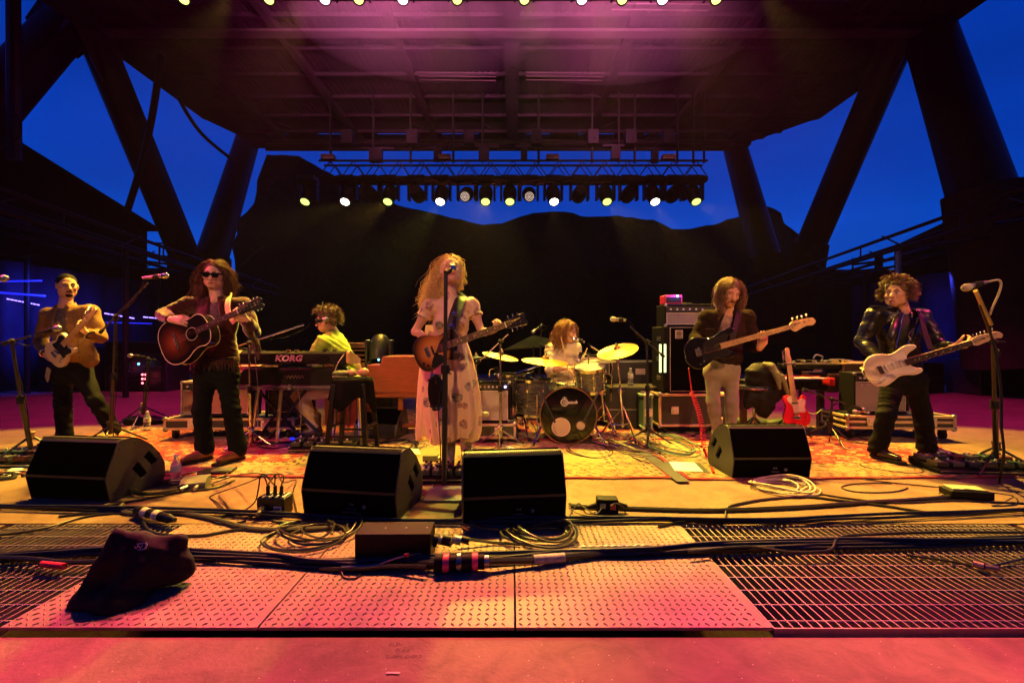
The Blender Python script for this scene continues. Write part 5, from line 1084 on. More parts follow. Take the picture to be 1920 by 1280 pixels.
# downstage truss whose lenses peek in at the top edge
FY, FZ = 6.5, 5.93
t = thing('lighting_truss', 'front lighting truss just above the top edge of the picture', 'truss', (0, FY, FZ+.3))
for y in (FY-.15, FY+.15):
    for z in (FZ+.12, FZ+.42): m = MB(); m.cone((-5, y, z), (5, y, z), .028, n=8); part('chord', m, BLKM, t)
for i, (px, k, es) in enumerate(((350, 1, 1), (508, 1, 6), (612, 0, 60), (675, 1, 2), (757, 0, 90), (858, 1, 7), (983, 1, 7), (1090, 0, 90), (1165, 1, 3), (1240, 0, 80), (1340, 1, 8))):
    x = (px-960)/FP*FY
    mover((x, FY, FZ+.36), -30, ('bright pink' if k == 0 else 'yellow green')+' glowing lens at the top edge, '+('far left', 'above the left wing of the keyboards', 'above the keyboard player', 'between two pink lenses at the left', 'left of the singer', 'above the singer', 'right of the singer', 'above the drummer', 'between two pink lenses at the right', 'above the bass rig', 'above the bassist')[i], (1, .55, .66) if k == 0 else (.8, 1, .2), 9 if k == 0 else 1.5, (960-px)*.02, s=1.0)

# ------------------------------------------------------------------ guitars
def burst(name, c_in, c_mid, c_out, cx, r0, r1, sy=1.0):
    m = bpy.data.materials.new(name); m.use_nodes = True; t = m.node_tree; b = bsdf(m); L = t.links.new
    co = N(t, 'ShaderNodeTexCoord'); mp = N(t, 'ShaderNodeMapping'); mp.inputs['Location'].default_value = (-cx, 0, 0); mp.inputs['Scale'].default_value = (1, sy, 0); L(co.outputs['Object'], mp.inputs[0])
    ln = N(t, 'ShaderNodeVectorMath', operation='LENGTH'); L(mp.outputs[0], ln.inputs[0]); mr = N(t, 'ShaderNodeMapRange'); mr.inputs['From Min'].default_value = r0; mr.inputs['From Max'].default_value = r1; L(ln.outputs['Value'], mr.inputs['Value'])
    r = N(t, 'ShaderNodeValToRGB'); e = r.color_ramp.elements; e[0].color = (*c_in, 1); e[1].color = (*c_out, 1); q = e.new(.5); q.color = (*c_mid, 1); L(mr.outputs[0], r.inputs[0]); L(r.outputs[0], b.inputs['Base Color'])
    b.inputs['Roughness'].default_value = .28; b.inputs['Coat Weight'].default_value = .5; b.inputs['Coat Roughness'].default_value = .06; return m
SHP = {
 'strat': [(-.115, 0), (-.105, .07), (-.06, .125), (0, .142), (.06, .127), (.11, .105), (.16, .113), (.22, .135), (.28, .132), (.305, .105), (.28, .085), (.237, .07), (.208, .035), (.208, -.03), (.235, -.068), (.268, -.088), (.262, -.115), (.21, -.126), (.15, -.108), (.10, -.103), (.04, -.13), (-.03, -.15), (-.09, -.12), (-.118, -.06)],
 'tele': [(-.115, 0), (-.105, .08), (-.05, .135), (.02, .142), (.09, .112), (.14, .10), (.20, .118), (.245, .112), (.265, .08), (.262, .04), (.255, .028), (.225, -.02), (.198, -.04), (.208, -.07), (.245, -.088), (.258, -.112), (.225, -.135), (.16, -.122), (.10, -.115), (.04, -.145), (-.04, -.15), (-.10, -.10)],
 'junior': [(-.12, 0), (-.11, .08), (-.06, .13), (0, .142), (.06, .122), (.11, .10), (.16, .108), (.21, .12), (.25, .10), (.266, .05), (.258, .022), (.225, -.02), (.192, -.035), (.205, -.07), (.238, -.088), (.23, -.118), (.18, -.125), (.12, -.105), (.07, -.115), (.02, -.14), (-.05, -.145), (-.10, -.10)],
 'acoustic': [(-.165, 0), (-.155, .10), (-.11, .172), (-.03, .20), (.06, .185), (.13, .148), (.19, .135), (.26, .145), (.31, .12), (.335, .06), (.34, 0), (.335, -.06), (.31, -.12), (.26, -.145), (.19, -.135), (.13, -.148), (.06, -.185), (-.03, -.20), (-.11, -.172), (-.155, -.10)],
 'bass': [(-.13, 0), (-.12, .07), (-.07, .125), (-.01, .15), (.05, .137), (.11, .11), (.18, .112), (.26, .14), (.35, .15), (.385, .12), (.36, .095), (.30, .07), (.262, .035), (.262, -.03), (.29, -.07), (.325, -.09), (.318, -.12), (.26, -.135), (.18, -.115), (.12, -.108), (.05, -.14), (-.03, -.165), (-.10, -.13), (-.135, -.06)]}
def inset(p, k, cx=.06): return [(cx+(x-cx)*k, y*k) for x, y in p]
MPL = mat('maple', (.62, .38, .15), .35, var=.2, vs=12, coat=.3); RSW = mat('rosewood', (.06, .03, .018), .5, var=.3, vs=20); NIK = mat('nickel', (.7, .68, .62), .2, 1.0)
def guitar(kind, Bp, Np, nrm, label, body, guard=None, guard_pts=None, neck=MPL, board=RSW, head=None, side=None, cat='guitar', name='electric_guitar', ghost=None):
    Bp, Np = V(Bp), V(Np); sl = .648 if kind != 'bass' else .864; x = (Np-Bp); s = x.length/sl; x.normalize(); z = V(nrm); z = (z-x*z.dot(x)).normalized(); y = z.cross(x)
    t = thing(name, label, cat, Bp, world=False); t.rotation_mode = 'QUATERNION'; t.rotation_quaternion = basis(x, y, z).to_quaternion(); t.scale = (s, s, s)
    o2 = out2(SHP[kind], 5); th = {'acoustic': .105}.get(kind, .042)
    m = MB(); m.prism(o2, -th, 0); part('body', m, [body] if side is None else side, t, bevel=.007 if kind != 'acoustic' else .002, seg=3)
    if kind == 'acoustic':
        m = MB(); m.prism(inset(o2, .985), .0, .0025); part('soundboard', m, body, t)
        for zz in (.001, -th): m = MB(); m.tube([V((a, b, zz)) for a, b in o2+o2[:1]], .0035, 6, caps=False); part('binding', m, mat('binding_cream', (.70, .62, .45), .4), t)
        m = MB(); m.lathe([(0, .003), (.05, .003)], Matrix.Translation((.165, 0, .0005)), 30); m.f = [f for f in m.f]; part('soundhole', m, GRL, t); m = MB(); m.ring((.165, 0, .0035), .056, .0025, n=30); part('rosette', m, mat('binding_cream', (.7, .62, .45)), t)
        m = MB(); m.box((0, 0, .007), (.03, .16, .01)); part('bridge', m, RSW, t, bevel=.003); m = MB()
        for i in range(6): m.ball((-.008, -.028+i*.011, .014), .003, n=6)
        part('bridge_pins', m, WHT, t, kind='stuff'); m = MB(); m.prism(out2([(.09, -.02), (.11, -.09), (.17, -.125), (.225, -.10), (.235, -.045), (.20, -.05), (.165, -.062), (.12, -.05)], 4), .002, .0045); part('pickguard', m, guard, t)
    else:
        if guard_pts: m = MB(); m.prism(out2(guard_pts, 5), .0, .003); part('pickguard', m, guard, t, bevel=.0008)
        m = MB(); m.box((-.005, 0, .007), (.035 if kind != 'bass' else .05, .078, .012)); part('bridge', m, NIK, t, bevel=.003)
        pk = {'strat': [(.045, -3), (.10, 0), (.155, 0)], 'tele': [(.045, 14), (.165, 0)], 'junior': [(.04, 0), (.15, 0)], 'bass': [(.10, 0), (.135, 0)]}[kind]
        for px_, a in pk:
            m = MB(); m.prism(rrect(.018, .075 if kind != 'bass' else .055, .008), 0, .008, Matrix.Translation((px_, 0 if kind != 'bass' else (.02 if px_ < .12 else -.02), .001)) @ Matrix.Rotation(R(a), 4, 'Z')); part('pickup', m, {'junior': BLK, 'bass': BLK, 'tele': NIK}.get(kind, WHT), t, bevel=.001)
        for kx, ky in {'strat': [(.03, -.075), (0, -.09), (-.03, -.10)], 'tele': [(.04, -.09), (0, -.10)], 'junior': [(-.03, -.10), (-.06, -.075), (0, -.115)], 'bass': [(.02, -.10), (-.02, -.12)]}[kind]:
            m = MB(); m.cone((kx, ky, .002), (kx, ky, .014), .010, .008, n=12); part('control_knob', m, NIK if kind in ('tele', 'bass') else (WHT if kind == 'strat' else BLK), t)
    nx0 = {'acoustic': .22, 'bass': .22}.get(kind, .19); L = sl-nx0; zt = .008 if kind != 'acoustic' else .006
    m = MB(); m.raw([(nx0, -.028, -.010), (nx0, .028, -.010), (nx0, .028, zt), (nx0, -.028, zt), (sl, -.0215, -.012), (sl, .0215, -.012), (sl, .0215, zt), (sl, -.0215, zt), (nx0, 0, -.024), (sl, 0, -.022)], [(0, 3, 2, 1, 8), (4, 9, 5, 6, 7), (0, 4, 7, 3), (1, 2, 6, 5), (2, 3, 7, 6), (0, 8, 9, 4), (8, 1, 5, 9)]); part('neck', m, neck, t, ang=.9)
    m = MB(); m.raw([(nx0-.01, -.0285, zt), (nx0-.01, .0285, zt), (sl, .0215, zt), (sl, -.0215, zt), (nx0-.01, -.0285, zt+.005), (nx0-.01, .0285, zt+.005), (sl, .0215, zt+.005), (sl, -.0215, zt+.005)], [(0, 1, 2, 3)[::-1], (4, 5, 6, 7), (0, 4, 7, 3), (1, 2, 6, 5), (2, 3, 7, 6), (0, 1, 5, 4)]); part('fretboard', m, board, t)
    m = MB(); f = sl
    for i in range(1, 21):
        f = sl*2**(-i/12)
        if f > nx0: m.box((f, 0, zt+.0055), (.0022, .0555-.012*(f-nx0)/L, .002))
    part('frets', m, NIK, t, kind='stuff'); m = MB()
    for i in (3, 5, 7, 9, 12, 15, 17):
        f = (sl*2**(-i/12)+sl*2**(-(i-1)/12))/2; m.cone((f, 0, zt+.004), (f, 0, zt+.0057), .0035, n=8)
    part('inlays', m, WHT if board is RSW else BLK, t, kind='stuff')
    hs = {'strat': [(0, -.021), (.02, -.034), (.05, -.030), (.10, -.024), (.145, -.020), (.17, -.030), (.19, -.012), (.185, .012), (.165, .030), (.12, .034), (.04, .040), (0, .022)],
          'tele': [(0, -.021), (.03, -.030), (.10, -.022), (.15, -.026), (.178, -.016), (.182, .004), (.165, .020), (.10, .024), (.04, .032), (0, .022)],
          'junior': [(0, -.021), (.02, -.034), (.10, -.042), (.165, -.047), (.172, -.02), (.162, 0), (.172, .02), (.165, .047), (.10, .042), (.02, .034), (0, .021)],
          'bass': [(0, -.021), (.03, -.055), (.07, -.045), (.14, -.03), (.19, -.038), (.225, -.02), (.225, .01), (.20, .032), (.12, .040), (.04, .045), (0, .022)]}
    hs['acoustic'] = [(x*1.3, y*1.0) for x, y in hs['junior']]
    tilt = {'junior': -10, 'acoustic': -10}.get(kind, 0); HM = Matrix.Translation((sl, 0, zt+.003)) @ Matrix.Rotation(R(-tilt), 4, 'Y')
    m = MB(); m.prism(out2(hs[kind], 3), -.016, 0, HM); hd = part('headstock', m, head or neck, t, bevel=.002)
    m = MB(); m.box((sl, 0, zt+.006), (.005, .044, .010)); part('nut', m, WHT, t)
    tun = {'strat': [(.025+.025*i, 1) for i in range(6)], 'tele': [(.025+.024*i, 1) for i in range(6)], 'junior': [(.04+.04*i, s_) for i in range(3) for s_ in (1, -1)], 'acoustic': [(.03+.032*i, s_) for i in range(6) for s_ in (1, -1)], 'bass': [(.045+.042*i, 1) for i in range(4)]}[kind]
    for tx, sd in tun:
        yy = .014*sd; m = MB(); m.cone((tx, yy, -.002), (tx, yy, .012), .0042 if kind != 'bass' else .007, n=8, M=HM); e_ = .062 if kind != 'bass' else .075
        m.cone((tx, yy, -.010), (tx, e_*sd-.012*sd, -.010), .003, n=6, M=HM); m.ball((tx, e_*sd-.004*sd, -.010), (.006, .009, .008) if kind != 'bass' else (.011, .013, .006), HM, 8); part('tuner', m, NIK, t)
    m = MB(); ns = 4 if kind == 'bass' else 6
    for i in range(ns):
        q = -.5+i/(ns-1); m.tube([(0, q*.052, .013), (sl, q*.034, zt+.010), (sl+.03+.02*i, q*.03, zt+.008)], .0009 if kind != 'bass' else .0016, 4)
    part('strings', m, NIK, t, kind='stuff')
    return t
def ribbon(name, pts, w, mt, parent, nrm=(0, -1, 0), th=.003):
    pts = catmull(pts, 6); m = MB(); n = len(pts)
    inv = parent.matrix_basis.inverted() if parent else Matrix.Identity(4)
    for i, p in enumerate(pts):
        d = (pts[min(i+1, n-1)]-pts[max(i-1, 0)]).normalized(); nn = V(nrm); sd = d.cross(nn)
        if sd.length < .05: sd = V((1, 0, 0))
        sd.normalize(); nn = sd.cross(d)
        for a, b in ((-w/2, -th), (w/2, -th), (w/2, th), (-w/2, th)): m.v.append(tuple(inv @ (p+sd*a+nn*b)))
    for i in range(n-1):
        for k in range(4): m.f.append((i*4+k, i*4+(k+1) % 4, i*4+4+(k+1) % 4, i*4+4+k)); m.mi.append(0)
    m.f += [(3, 2, 1, 0), (n*4-4, n*4-3, n*4-2, n*4-1)]; m.mi += [0, 0]
    return part(name, m, mt, parent)
# ------------------------------------------------------------------ people
def skin_mat(name, col):
    m = mat(name, col, .5, var=.12, vs=14, bump=.15, bs=120, bd=.001, spec=.4); b = bsdf(m); b.inputs['Subsurface Weight'].default_value = .06; b.inputs['Subsurface Radius'].default_value = (.02, .008, .004); b.inputs['Subsurface Scale'].default_value = .3; return m
SK = skin_mat('skin', (.55, .30, .19)); SKF = skin_mat('skin_fair', (.60, .36, .25))
EYW = mat('eye_white', (.5, .46, .42), .25); EYD = mat('iris', (.03, .015, .01), .15); LIP = mat('lips', (.36, .12, .09), .45)
def hair_mat(name, col, tip=None):
    m = mat(name, col, .42, var=.45, vs=45, spec=.25); return m
def head_prims(s, c, f, u, k=1.0, open_mouth=0, female=False):
    f = V(f).normalized(); u = V(u); x = f.cross(u).normalized(); u = x.cross(f).normalized(); M = basis(x, f, u, V(c))
    w = lambda a, b, d: M @ V((a*k, b*k, d*k))
    R3 = M
    s.ell(w(0, -.018, .030), (.076*k, .094*k, .086*k), R3, k=.02)
    s.ell(w(0, .018, -.035), (.062*k if not female else .057*k, .068*k, .075*k), R3, k=.03)
    s.ell(w(0, .055, -.092-.01*open_mouth), (.030*k, .030*k, .024*k), R3, k=.03)
    for q in (-1, 1):
        s.ell(w(q*.052, .0, -.065), (.018*k, .035*k, .026*k), R3, k=.03)
        s.ell(w(q*.040, .058, -.022), (.022*k, .020*k, .018*k), R3, k=.02)
        s.ell(w(q*.031, .0875, .006), (.017*k, .012*k, .012*k), R3, k=.010, sub=True)
        s.ell(w(q*.080, -.008, -.005), (.010*k, .020*k, .032*k), R3, k=.008)
        s.ell(w(q*.030, .072, .022), (.024*k, .014*k, .008*k), R3, k=.012)
        s.ell(w(q*.012, .096, -.034), (.009*k, .011*k, .008*k), R3, k=.008)
    s.cone(w(0, .080, .010), w(0, .106, -.030), .009*k, .013*k, k=.014)
    s.ell(w(0, .078, -.066), (.026*k, .014*k, .018*k), R3, k=.012)
    if open_mouth: s.ell(w(0, .098, -.068), (.018*k, .02*k, .011*k), R3, k=.004, sub=True)
    return M
def face_parts(t, M, k=1.0, shades=False, mouth=0, brow=None, closed=False, lips=LIP):
    S_ = Matrix.Scale(k, 4); A = M @ S_
    for q in (-1, 1):
        m = MB(); m.ball((q*.031, .072, .003), .0125, A, 10); part('eye', m, SK if closed else EYW, t)
        if not closed: m = MB(); m.ball((q*.031, .0805, .002), .0058, A, 8); part('iris', m, EYD, t)
        m = MB(); m.tube([(q*.031+d, .080-abs(d)*.25, .010-abs(d)*.2) for d in (-.014, -.005, .005, .014)], .003, 5, A); part('eyelid', m, brow if brow else EYD, t)
        m = MB(); m.tube([(q*.014, .090, .025), (q*.030, .087, .030), (q*.048, .074, .024)], [.0028, .004, .002], 6, A); part('eyebrow', m, brow or EYD, t)
    m = MB(); m.tube([(-.024, .084, -.068), (-.010, .0935, -.063), (0, .094, -.065), (.010, .0935, -.063), (.024, .084, -.068)], [.002, .0045, .004, .0045, .002], 6, A); part('upper_lip', m, lips, t)
    z = -.078 if mouth else -.073; m = MB(); m.tube([(-.022, .084, -.070), (0, .093, z), (.022, .084, -.070)], [.002, .0052, .002], 6, A); part('lower_lip', m, lips, t)
    if shades:
        m = MB()
        for q in (-1, 1): m.prism(out2([(q*.031-.027, .016), (q*.031+.027, .018), (q*.031+.024, -.016), (q*.031, -.022), (q*.031-.022, -.016)], 3), -.003, .003, A @ Matrix.Translation((0, .098, .0)) @ basis(V((1, 0, 0)), V((0, 0, 1)), V((0, -1, 0))))
        m.box((0, .098, .010), (.03, .006, .008), A)
        for q in (-1, 1): m.box((q*.071, .094, .010), (.028, .006, .012), A); m.box((q*.083, .04, .008), (.004, .11, .009), A)
        g = mat('dark_glasses', (.006, .006, .006), .06); part('sunglasses', m, g, t)
def scalp(s, M, k=1.0, thick=.012, fringe_=0.0):
    A = lambda a, b, d: M @ V((a*k, b*k, d*k))
    s.ell(A(0, -.026, .040), ((.078+thick)*k, (.090+thick)*k, (.084+thick)*k), M, k=.02)
    s.ell(A(0, -.060, -.02), (.068*k, .05*k, .075*k), M, k=.03)
    s.ell(A(0, .092, -.030), (.068*k, .066*k, (.100-fringe_)*k), M, k=.012, sub=True)
def strands(name, M, n, mt, t, L=.3, out=.4, grav=1.0, wave=.012, wf=3.0, r=.0022, seed=0, k=1.0, wind=(0, 0, 0), zmin=-.35, yfront=.45, part_x=0.0, steps=12, curl=0.0, lift=0.0, ymax=2, clump=5, csp=1.0, rs_=1.0, fr=.03, sw=.35):
    rs = random.Random(seed); m = MB(); c0 = V((0, -.024, .036)); rad = V((.086, .100, .094)); cnt = 0
    Rw = M.to_3x3().inverted(); gdir = (Rw @ V((0, 0, -1))).normalized(); wv = Rw @ V(wind)
    while cnt < n:
        d = V((rs.gauss(0, 1), rs.gauss(0, 1), rs.gauss(0, 1))).normalized()
        if d.z < zmin or (d.y > yfront and d.z < .62) or d.y > ymax: continue
        cnt += clump; p = c0+V((d.x*rad.x, d.y*rad.y, d.z*rad.z)); v = d*out+V((math.copysign(sw, d.x-part_x), -.3*d.z, .0))*(1 if d.z > .3 else 0)+gdir*(.45*grav if d.z < .5 else 0); v.z += lift
        v.normalize(); ln = L*(.72+.45*rs.random())*(rs_ if d.x < -.15 else 1); st = ln/steps; ph = rs.random()*6.28; path = [p.copy()]; a = rs.random()*6.28; w_ = wave*(.6+.8*rs.random()); wf_ = wf*(.8+.4*rs.random())
        zt = .085-fr*rs.random(); e1 = V((1, 0, 0)) if abs(d.x) < .8 else V((0, 1, 0)); e1 = e1.cross(gdir).normalized() if e1.cross(gdir).length > .1 else e1; e2 = gdir.cross(e1); q = p.copy()
        for i in range(steps):
            v = (v+gdir*grav*.55+wv*(i/steps)*.45+V((rs.gauss(0, .05), rs.gauss(0, .05), rs.gauss(0, .05)))).normalized(); q = q+v*st
            w = q-c0; l = math.sqrt((w.x/rad.x)**2+(w.y/rad.y)**2+(w.z/rad.z)**2)
            if l < 1.05: q = c0+w*(1.05/l)
            if q.y > .03 and abs(q.x) < .066 and q.z < zt: q.x = math.copysign(.066+.01*rs.random(), q.x)
            tt = (i+1)/steps; off = e1*(w_*math.sin(ph+tt*wf_*6.28)*min(1, tt*2))+e2*(w_*math.cos(ph+tt*wf_*6.28+a)*min(1, tt*2)*.8)
            path.append(q+off)
        for c in range(clump):
            o_ = V((rs.gauss(0, 1), rs.gauss(0, 1), rs.gauss(0, 1)))*.0075*csp; p2 = rs.random()*6.28; ns_ = len(path) if rs.random() < .6 else int(len(path)*(.6+.4*rs.random()))
            pts = [(pp+o_*(.5+.9*math.sin(PI*min(1, .15+.85*i/len(path))))+e1*.0025*math.sin(p2+i*.9)) for i, pp in enumerate(path[:max(4, ns_)])]
            m.tube([p_*k for p_ in pts], [r*(1-.8*i/len(pts)) for i in range(len(pts))], 3, M, caps=False)
    return part(name, m, mt, t, ang=3)
def hand(s, w, f, n, th, curl=(.4, .7, .6), spread=.12, thc=.3, k=1.0, elbow=None, each=None):
    w = V(w); f = V(f).normalized(); n = V(n); n = (n-f*n.dot(f)).normalized(); t = V(th); t = (t-f*t.dot(f)-n*t.dot(n)).normalized()
    s.cone(w-f*.01, w+f*.055*k, .023*k, .032*k, k=.02, fl=.5, fd=n)
    for i in range(4):
        o = (.031-.0205*i)*k; kn = w+f*(.088-.004*abs(i-1.3))*k+t*o
        s.cone(w+f*.015*k+t*o*.5, kn, .014*k, .0115*k, k=.012)
        c = each[i] if each else curl; d0 = (f+t*(spread*(1.5-i)*.5)).normalized(); p = kn; a = 0
        for j, (ln, rr) in enumerate(((.042, .0098), (.026, .0088), (.021, .0078))):
            a += c[j]; d = d0*math.cos(a)+n*math.sin(a); ln *= (1, 1.08, 1.0, .8)[i]*k; q = p+d*ln; s.cone(p, q, rr*k, (rr-.001)*k, k=.004); p = q
    b = w+f*.02*k+t*.018*k; d = (t*.75+f*.62+n*thc).normalized(); q = b+d*.045*k; s.cone(b, q, .015*k, .011*k, k=.014)
    d2 = (f*.8+t*.3+n*(thc+.35)).normalized(); q2 = q+d2*.030*k; s.cone(q, q2, .0105*k, .0095*k, k=.004); s.cone(q2, q2+(d2+n*.3).normalized()*.022*k, .0095*k, .008*k, k=.004)
def shoe(s, ank, toe, w=.042, heel=.02, sole=.012):
    a = V(ank); t_ = V(toe); d = (t_-a); d.z = 0; L = d.length; d.normalize(); z0 = t_.z
    s.cone(V((a.x, a.y, z0+.06))-d*.01, V((a.x, a.y, z0+.13)), .046, .044, k=.03)
    s.cone(V((a.x, a.y, z0+.035))-d*.035, V((a.x, a.y, z0+.040))+d*.05, .038, .042, k=.02)
    s.cone(V((a.x, a.y, z0+.040))+d*.05, V((a.x, a.y, z0+.028))+d*(L-.02), w, .026, k=.02, fl=1)
def boots(t, feet, mt, h=.007, flatten=True, shaft=0):
    for a, b in feet:
        s = SDF(h); shoe(s, a, b)
        if shaft: s.cone(V((a[0], a[1], b[2]+.10)), V((a[0], a[1], b[2]+shaft)), .046, .055, k=.03)
        o = skin_part('shoe', s, mt, t, clip=[((0, 0, b[2]+.006), (0, 0, -1))])
        d = (V(b)-V(a)); d.z = 0; L = d.length; d.normalize(); x, y, _ = d, V((0, 0, 1)).cross(d), None
        m = MB(); m.prism(rrect(L+.105, .082, .036, 5, L/2-.012, 0), b[2]-.010, b[2]+.008, basis(d, V((0, 0, 1)).cross(d), V((0, 0, 1)), V((a[0], a[1], 0)))); part('sole', m, RUB, t)
def torso(s, J, g=0.0, fd=(0, -1, 0), hem=None, fl=.66, w=1.0):
    w *= .93
    s.cone(J['waist'], J['chest'], .138*w+g, .160*w+g, k=.05, fl=fl, fd=fd)
    s.cone(hem if hem is not None else J['pelvis'], J['waist'], .160*w+g, .140*w+g, k=.05, fl=fl+.04, fd=fd)
    s.cone(J['chest'], V(J['neck'])-V((0, 0, .03)), .14*w+g, .062+g, k=.06, fl=.75, fd=fd)
    s.cone(J['shL'], J['shR'], .058+g, .058+g, k=.05)
def arm(s, J, side, g=0.0, r=(.052, .044, .036, .029), to=1.0):
    a, b, c = V(J['sh'+side]), V(J['el'+side]), V(J['wr'+side]); s.cone(a, a.lerp(b, .5), r[0]+g, r[1]+g+.003, k=.03); s.cone(a.lerp(b, .5), b, r[1]+g+.003, r[2]+g+.004, k=.02)
    c = b.lerp(c, to); s.cone(b, b.lerp(c, .35), r[2]+g+.002, r[2]+g+.003, k=.02); s.cone(b.lerp(c, .35), c, r[2]+g+.003, r[3]+g, k=.02)
def legs(s, J, g=0.0, r=(.078, .056, .042), flare=0.0, side='LR', fl=1.0):
    for q in side:
        h, k_, a = V(J['hip'+q]), V(J['kn'+q]), V(J['an'+q]); s.cone(h, k_, r[0]+g, r[1]+g, k=.05); m_ = k_.lerp(a, .3); s.cone(k_, m_, r[1]+g, r[1]+g-.003, k=.03); s.cone(m_, a, r[1]+g-.003, r[2]+g+flare, k=.03)
    s.cone(J['hipL'], J['hipR'], r[0]+g+.012, r[0]+g+.012, k=.04); s.cone(V(J['hipL']).lerp(V(J['hipR']), .5), J['waist'], .125+g, .13+g, k=.05, fl=.75, fd=(0, -1, 0))
def joints(Y, d):
    J = {}
    for k, v in d.items(): J[k] = P(v[0], v[1], Y+(v[2] if len(v) > 2 else 0))
    return J
def collar(t, J, mt, f=(0, -1, 0), r=.068, h=.05, z=-.01, gap=.7):
    m = MB(); c = V(J['neck'])+V((0, 0, z)); a0 = math.atan2(f[1], f[0]); n = 22; vs = []
    for i in range(n+1):
        a = a0+gap+(2*PI-2*gap)*i/n; e_ = abs(i/n-.5)*2
        for rr, zz in ((r, -.02), (r*.94, h*(1-.25*e_)), (r*1.12, h*(1-.3*e_)), (r*1.42, h*.2-.035*e_)): vs.append(c+V((rr*math.cos(a), rr*.85*math.sin(a), zz-.03*e_)))
    m.raw(vs, [(i*4+k, i*4+k+1, i*4+5+k, i*4+4+k) for i in range(n) for k in range(3)]); o = part('collar', m, mt, t, ang=1.2); sd = o.modifiers.new('solid', 'SOLIDIFY'); sd.thickness = .004; return o
def buttons(t, pts, mt, r=.006):
    for p in pts: m = MB(); m.ball(p, (r, .003, r), n=8); part('button', m, mt, t)
GR = lambda J, *ks: V((sum(J[k].x for k in ks)/len(ks), sum(J[k].y for k in ks)/len(ks), .012))
DEN = mat('black_denim', (.005, .0055, .006), .85, spec=.15, var=.3, vs=10, bump=.25, bs=200, bd=.001)
# ---- 1 the man in the tan jacket
Y = 4.70
J = joints(Y, dict(neck=(123, 572), shL=(92, 590, .02), shR=(170, 584, .02), chest=(127, 612), waist=(130, 650), pelvis=(135, 690), elL=(76, 638, .05), wrL=(85, 663, -.14), elR=(188, 632, .02), wrR=(160, 622, -.16), hipL=(117, 696), hipR=(150, 694), knL=(118, 760, -.03), knR=(180, 752, -.05), anL=(122, 818), anR=(212, 806, .05)))
t = thing('person', 'man with tied back hair in a tan jacket playing a cream guitar, leftmost', 'person', (J['pelvis'].x, Y, 0))
s = SDF(.0078); hf = V((1.45, -1, -.12)); M = head_prims(s, P(126, 536, Y), hf, (-.04, 0, 1)); s.cone(P(125, 550, Y+.02), J['neck'], .052, .056, k=.03); torso(s, J, -.022); arm(s, J, 'L', -.006); arm(s, J, 'R', -.006); legs(s, J, -.02)
hand(s, J['wrL'], (.85, -.25, -.35), (.1, .9, -.3), (0, -.5, .9), (.3, .6, .5)); hand(s, J['wrR'], (-.72, -.25, .62), (.35, .85, .2), (.5, 0, .8), (.9, .8, .6))
skin_part('body', s, SK, t); HB = mat('hair_black', (.009, .006, .005), .65, spec=.08, var=.3, vs=30); face_parts(t, M, brow=HB)
s = SDF(.008); scalp(s, M, thick=.004, fringe_=-.016); s.ell(M @ V((.01, -.105, .085)), (.028, .028, .026), M, k=.02); skin_part('hair', s, HB, t, .002, 3, 1)
s = SDF(.007); s.ell(M @ V((0, .072, -.098)), (.030, .022, .020), M, k=.02); skin_part('beard', s, HB, t, .002, 4, 2); m = MB(); m.tube([(-.026, .088, -.062), (0, .100, -.052), (.026, .088, -.062)], [.003, .006, .003], 6, M); part('moustache', m, HB, t)
TJ = mat('tan_jacket_cotton', (.24, .13, .05), .85, spec=.15, var=.2, vs=8, bump=.3, bs=160, bd=.001)
s = SDF(.010); torso(s, J, .0, w=.94); skin_part('shirt', s, mat('patterned_dark_shirt', (.03, .025, .02), .8, col2=(.16, .12, .08), vs=60), t)
s = SDF(.010); torso(s, J, .014, hem=P(138, 664, Y), w=.97); arm(s, J, 'L', .018, to=.9); arm(s, J, 'R', .020, to=.72); s.cone(P(160, 650, Y-.03), P(168, 672, Y-.03), .085, .095, k=.04, fl=.5, fd=(0, -1, 0))
s.cone(J['neck']+V((-.01, -.085, -.02)), P(117, 645, Y-.12), .060, .055, k=.01, sub=True); s.cone(P(112, 650, Y-.13), P(100, 700, Y-.13), .05, .07, k=.01, sub=True)
skin_part('jacket', s, TJ, t, .007, 1.5, 5); collar(t, J, TJ, r=.078, gap=.8)
m = MB(); m.box(P(104, 612, Y-.155), (.075, .006, .08)); m.box(P(152, 609, Y-.150), (.075, .006, .08)); part('chest_pockets', m, TJ, t, bevel=.002, kind='stuff')
for q in ((P(136, 592, Y-.15), P(146, 640, Y-.15), P(150, 684, Y-.14)), (P(172, 648, Y-.14), P(178, 676, Y-.13)), (P(108, 592, Y-.14), P(104, 640, Y-.15))): m = MB(); m.tube(catmull(q, 4), .0022, 4); part('seam', m, mat('seam_brown', (.06, .03, .012), .9), t)
buttons(t, [P(84+4*i, 576+i*15, Y-.14) for i in range(2)]+[P(147, 598, Y-.165), P(155, 592, Y-.16), P(149, 665, Y-.15)], CHR)
s = SDF(.010); legs(s, J, .012, flare=.016); skin_part('trousers', s, DEN, t, .014, 1.2, 6)
boots(t, [(P(122, 818, Y), (P(112, 830, Y).x, Y-.17, .030)), (P(211, 812, Y+.05), (P(222, 828, Y).x, Y-.14, .030))], mat('tan_leather_shoe', (.20, .12, .06), .45, var=.3))
m = MB(); m.ring(J['wrL']+V((-.005, 0, .01)), .040, .006, axis=(.8, -.3, -.3), n=18); part('bracelet', m, NIK, t); m = MB(); m.ring(J['wrR']-V((-.03, -.02, .03)), .042, .008, axis=(-.7, -.2, .6), n=18); part('watch', m, BLKM, t)
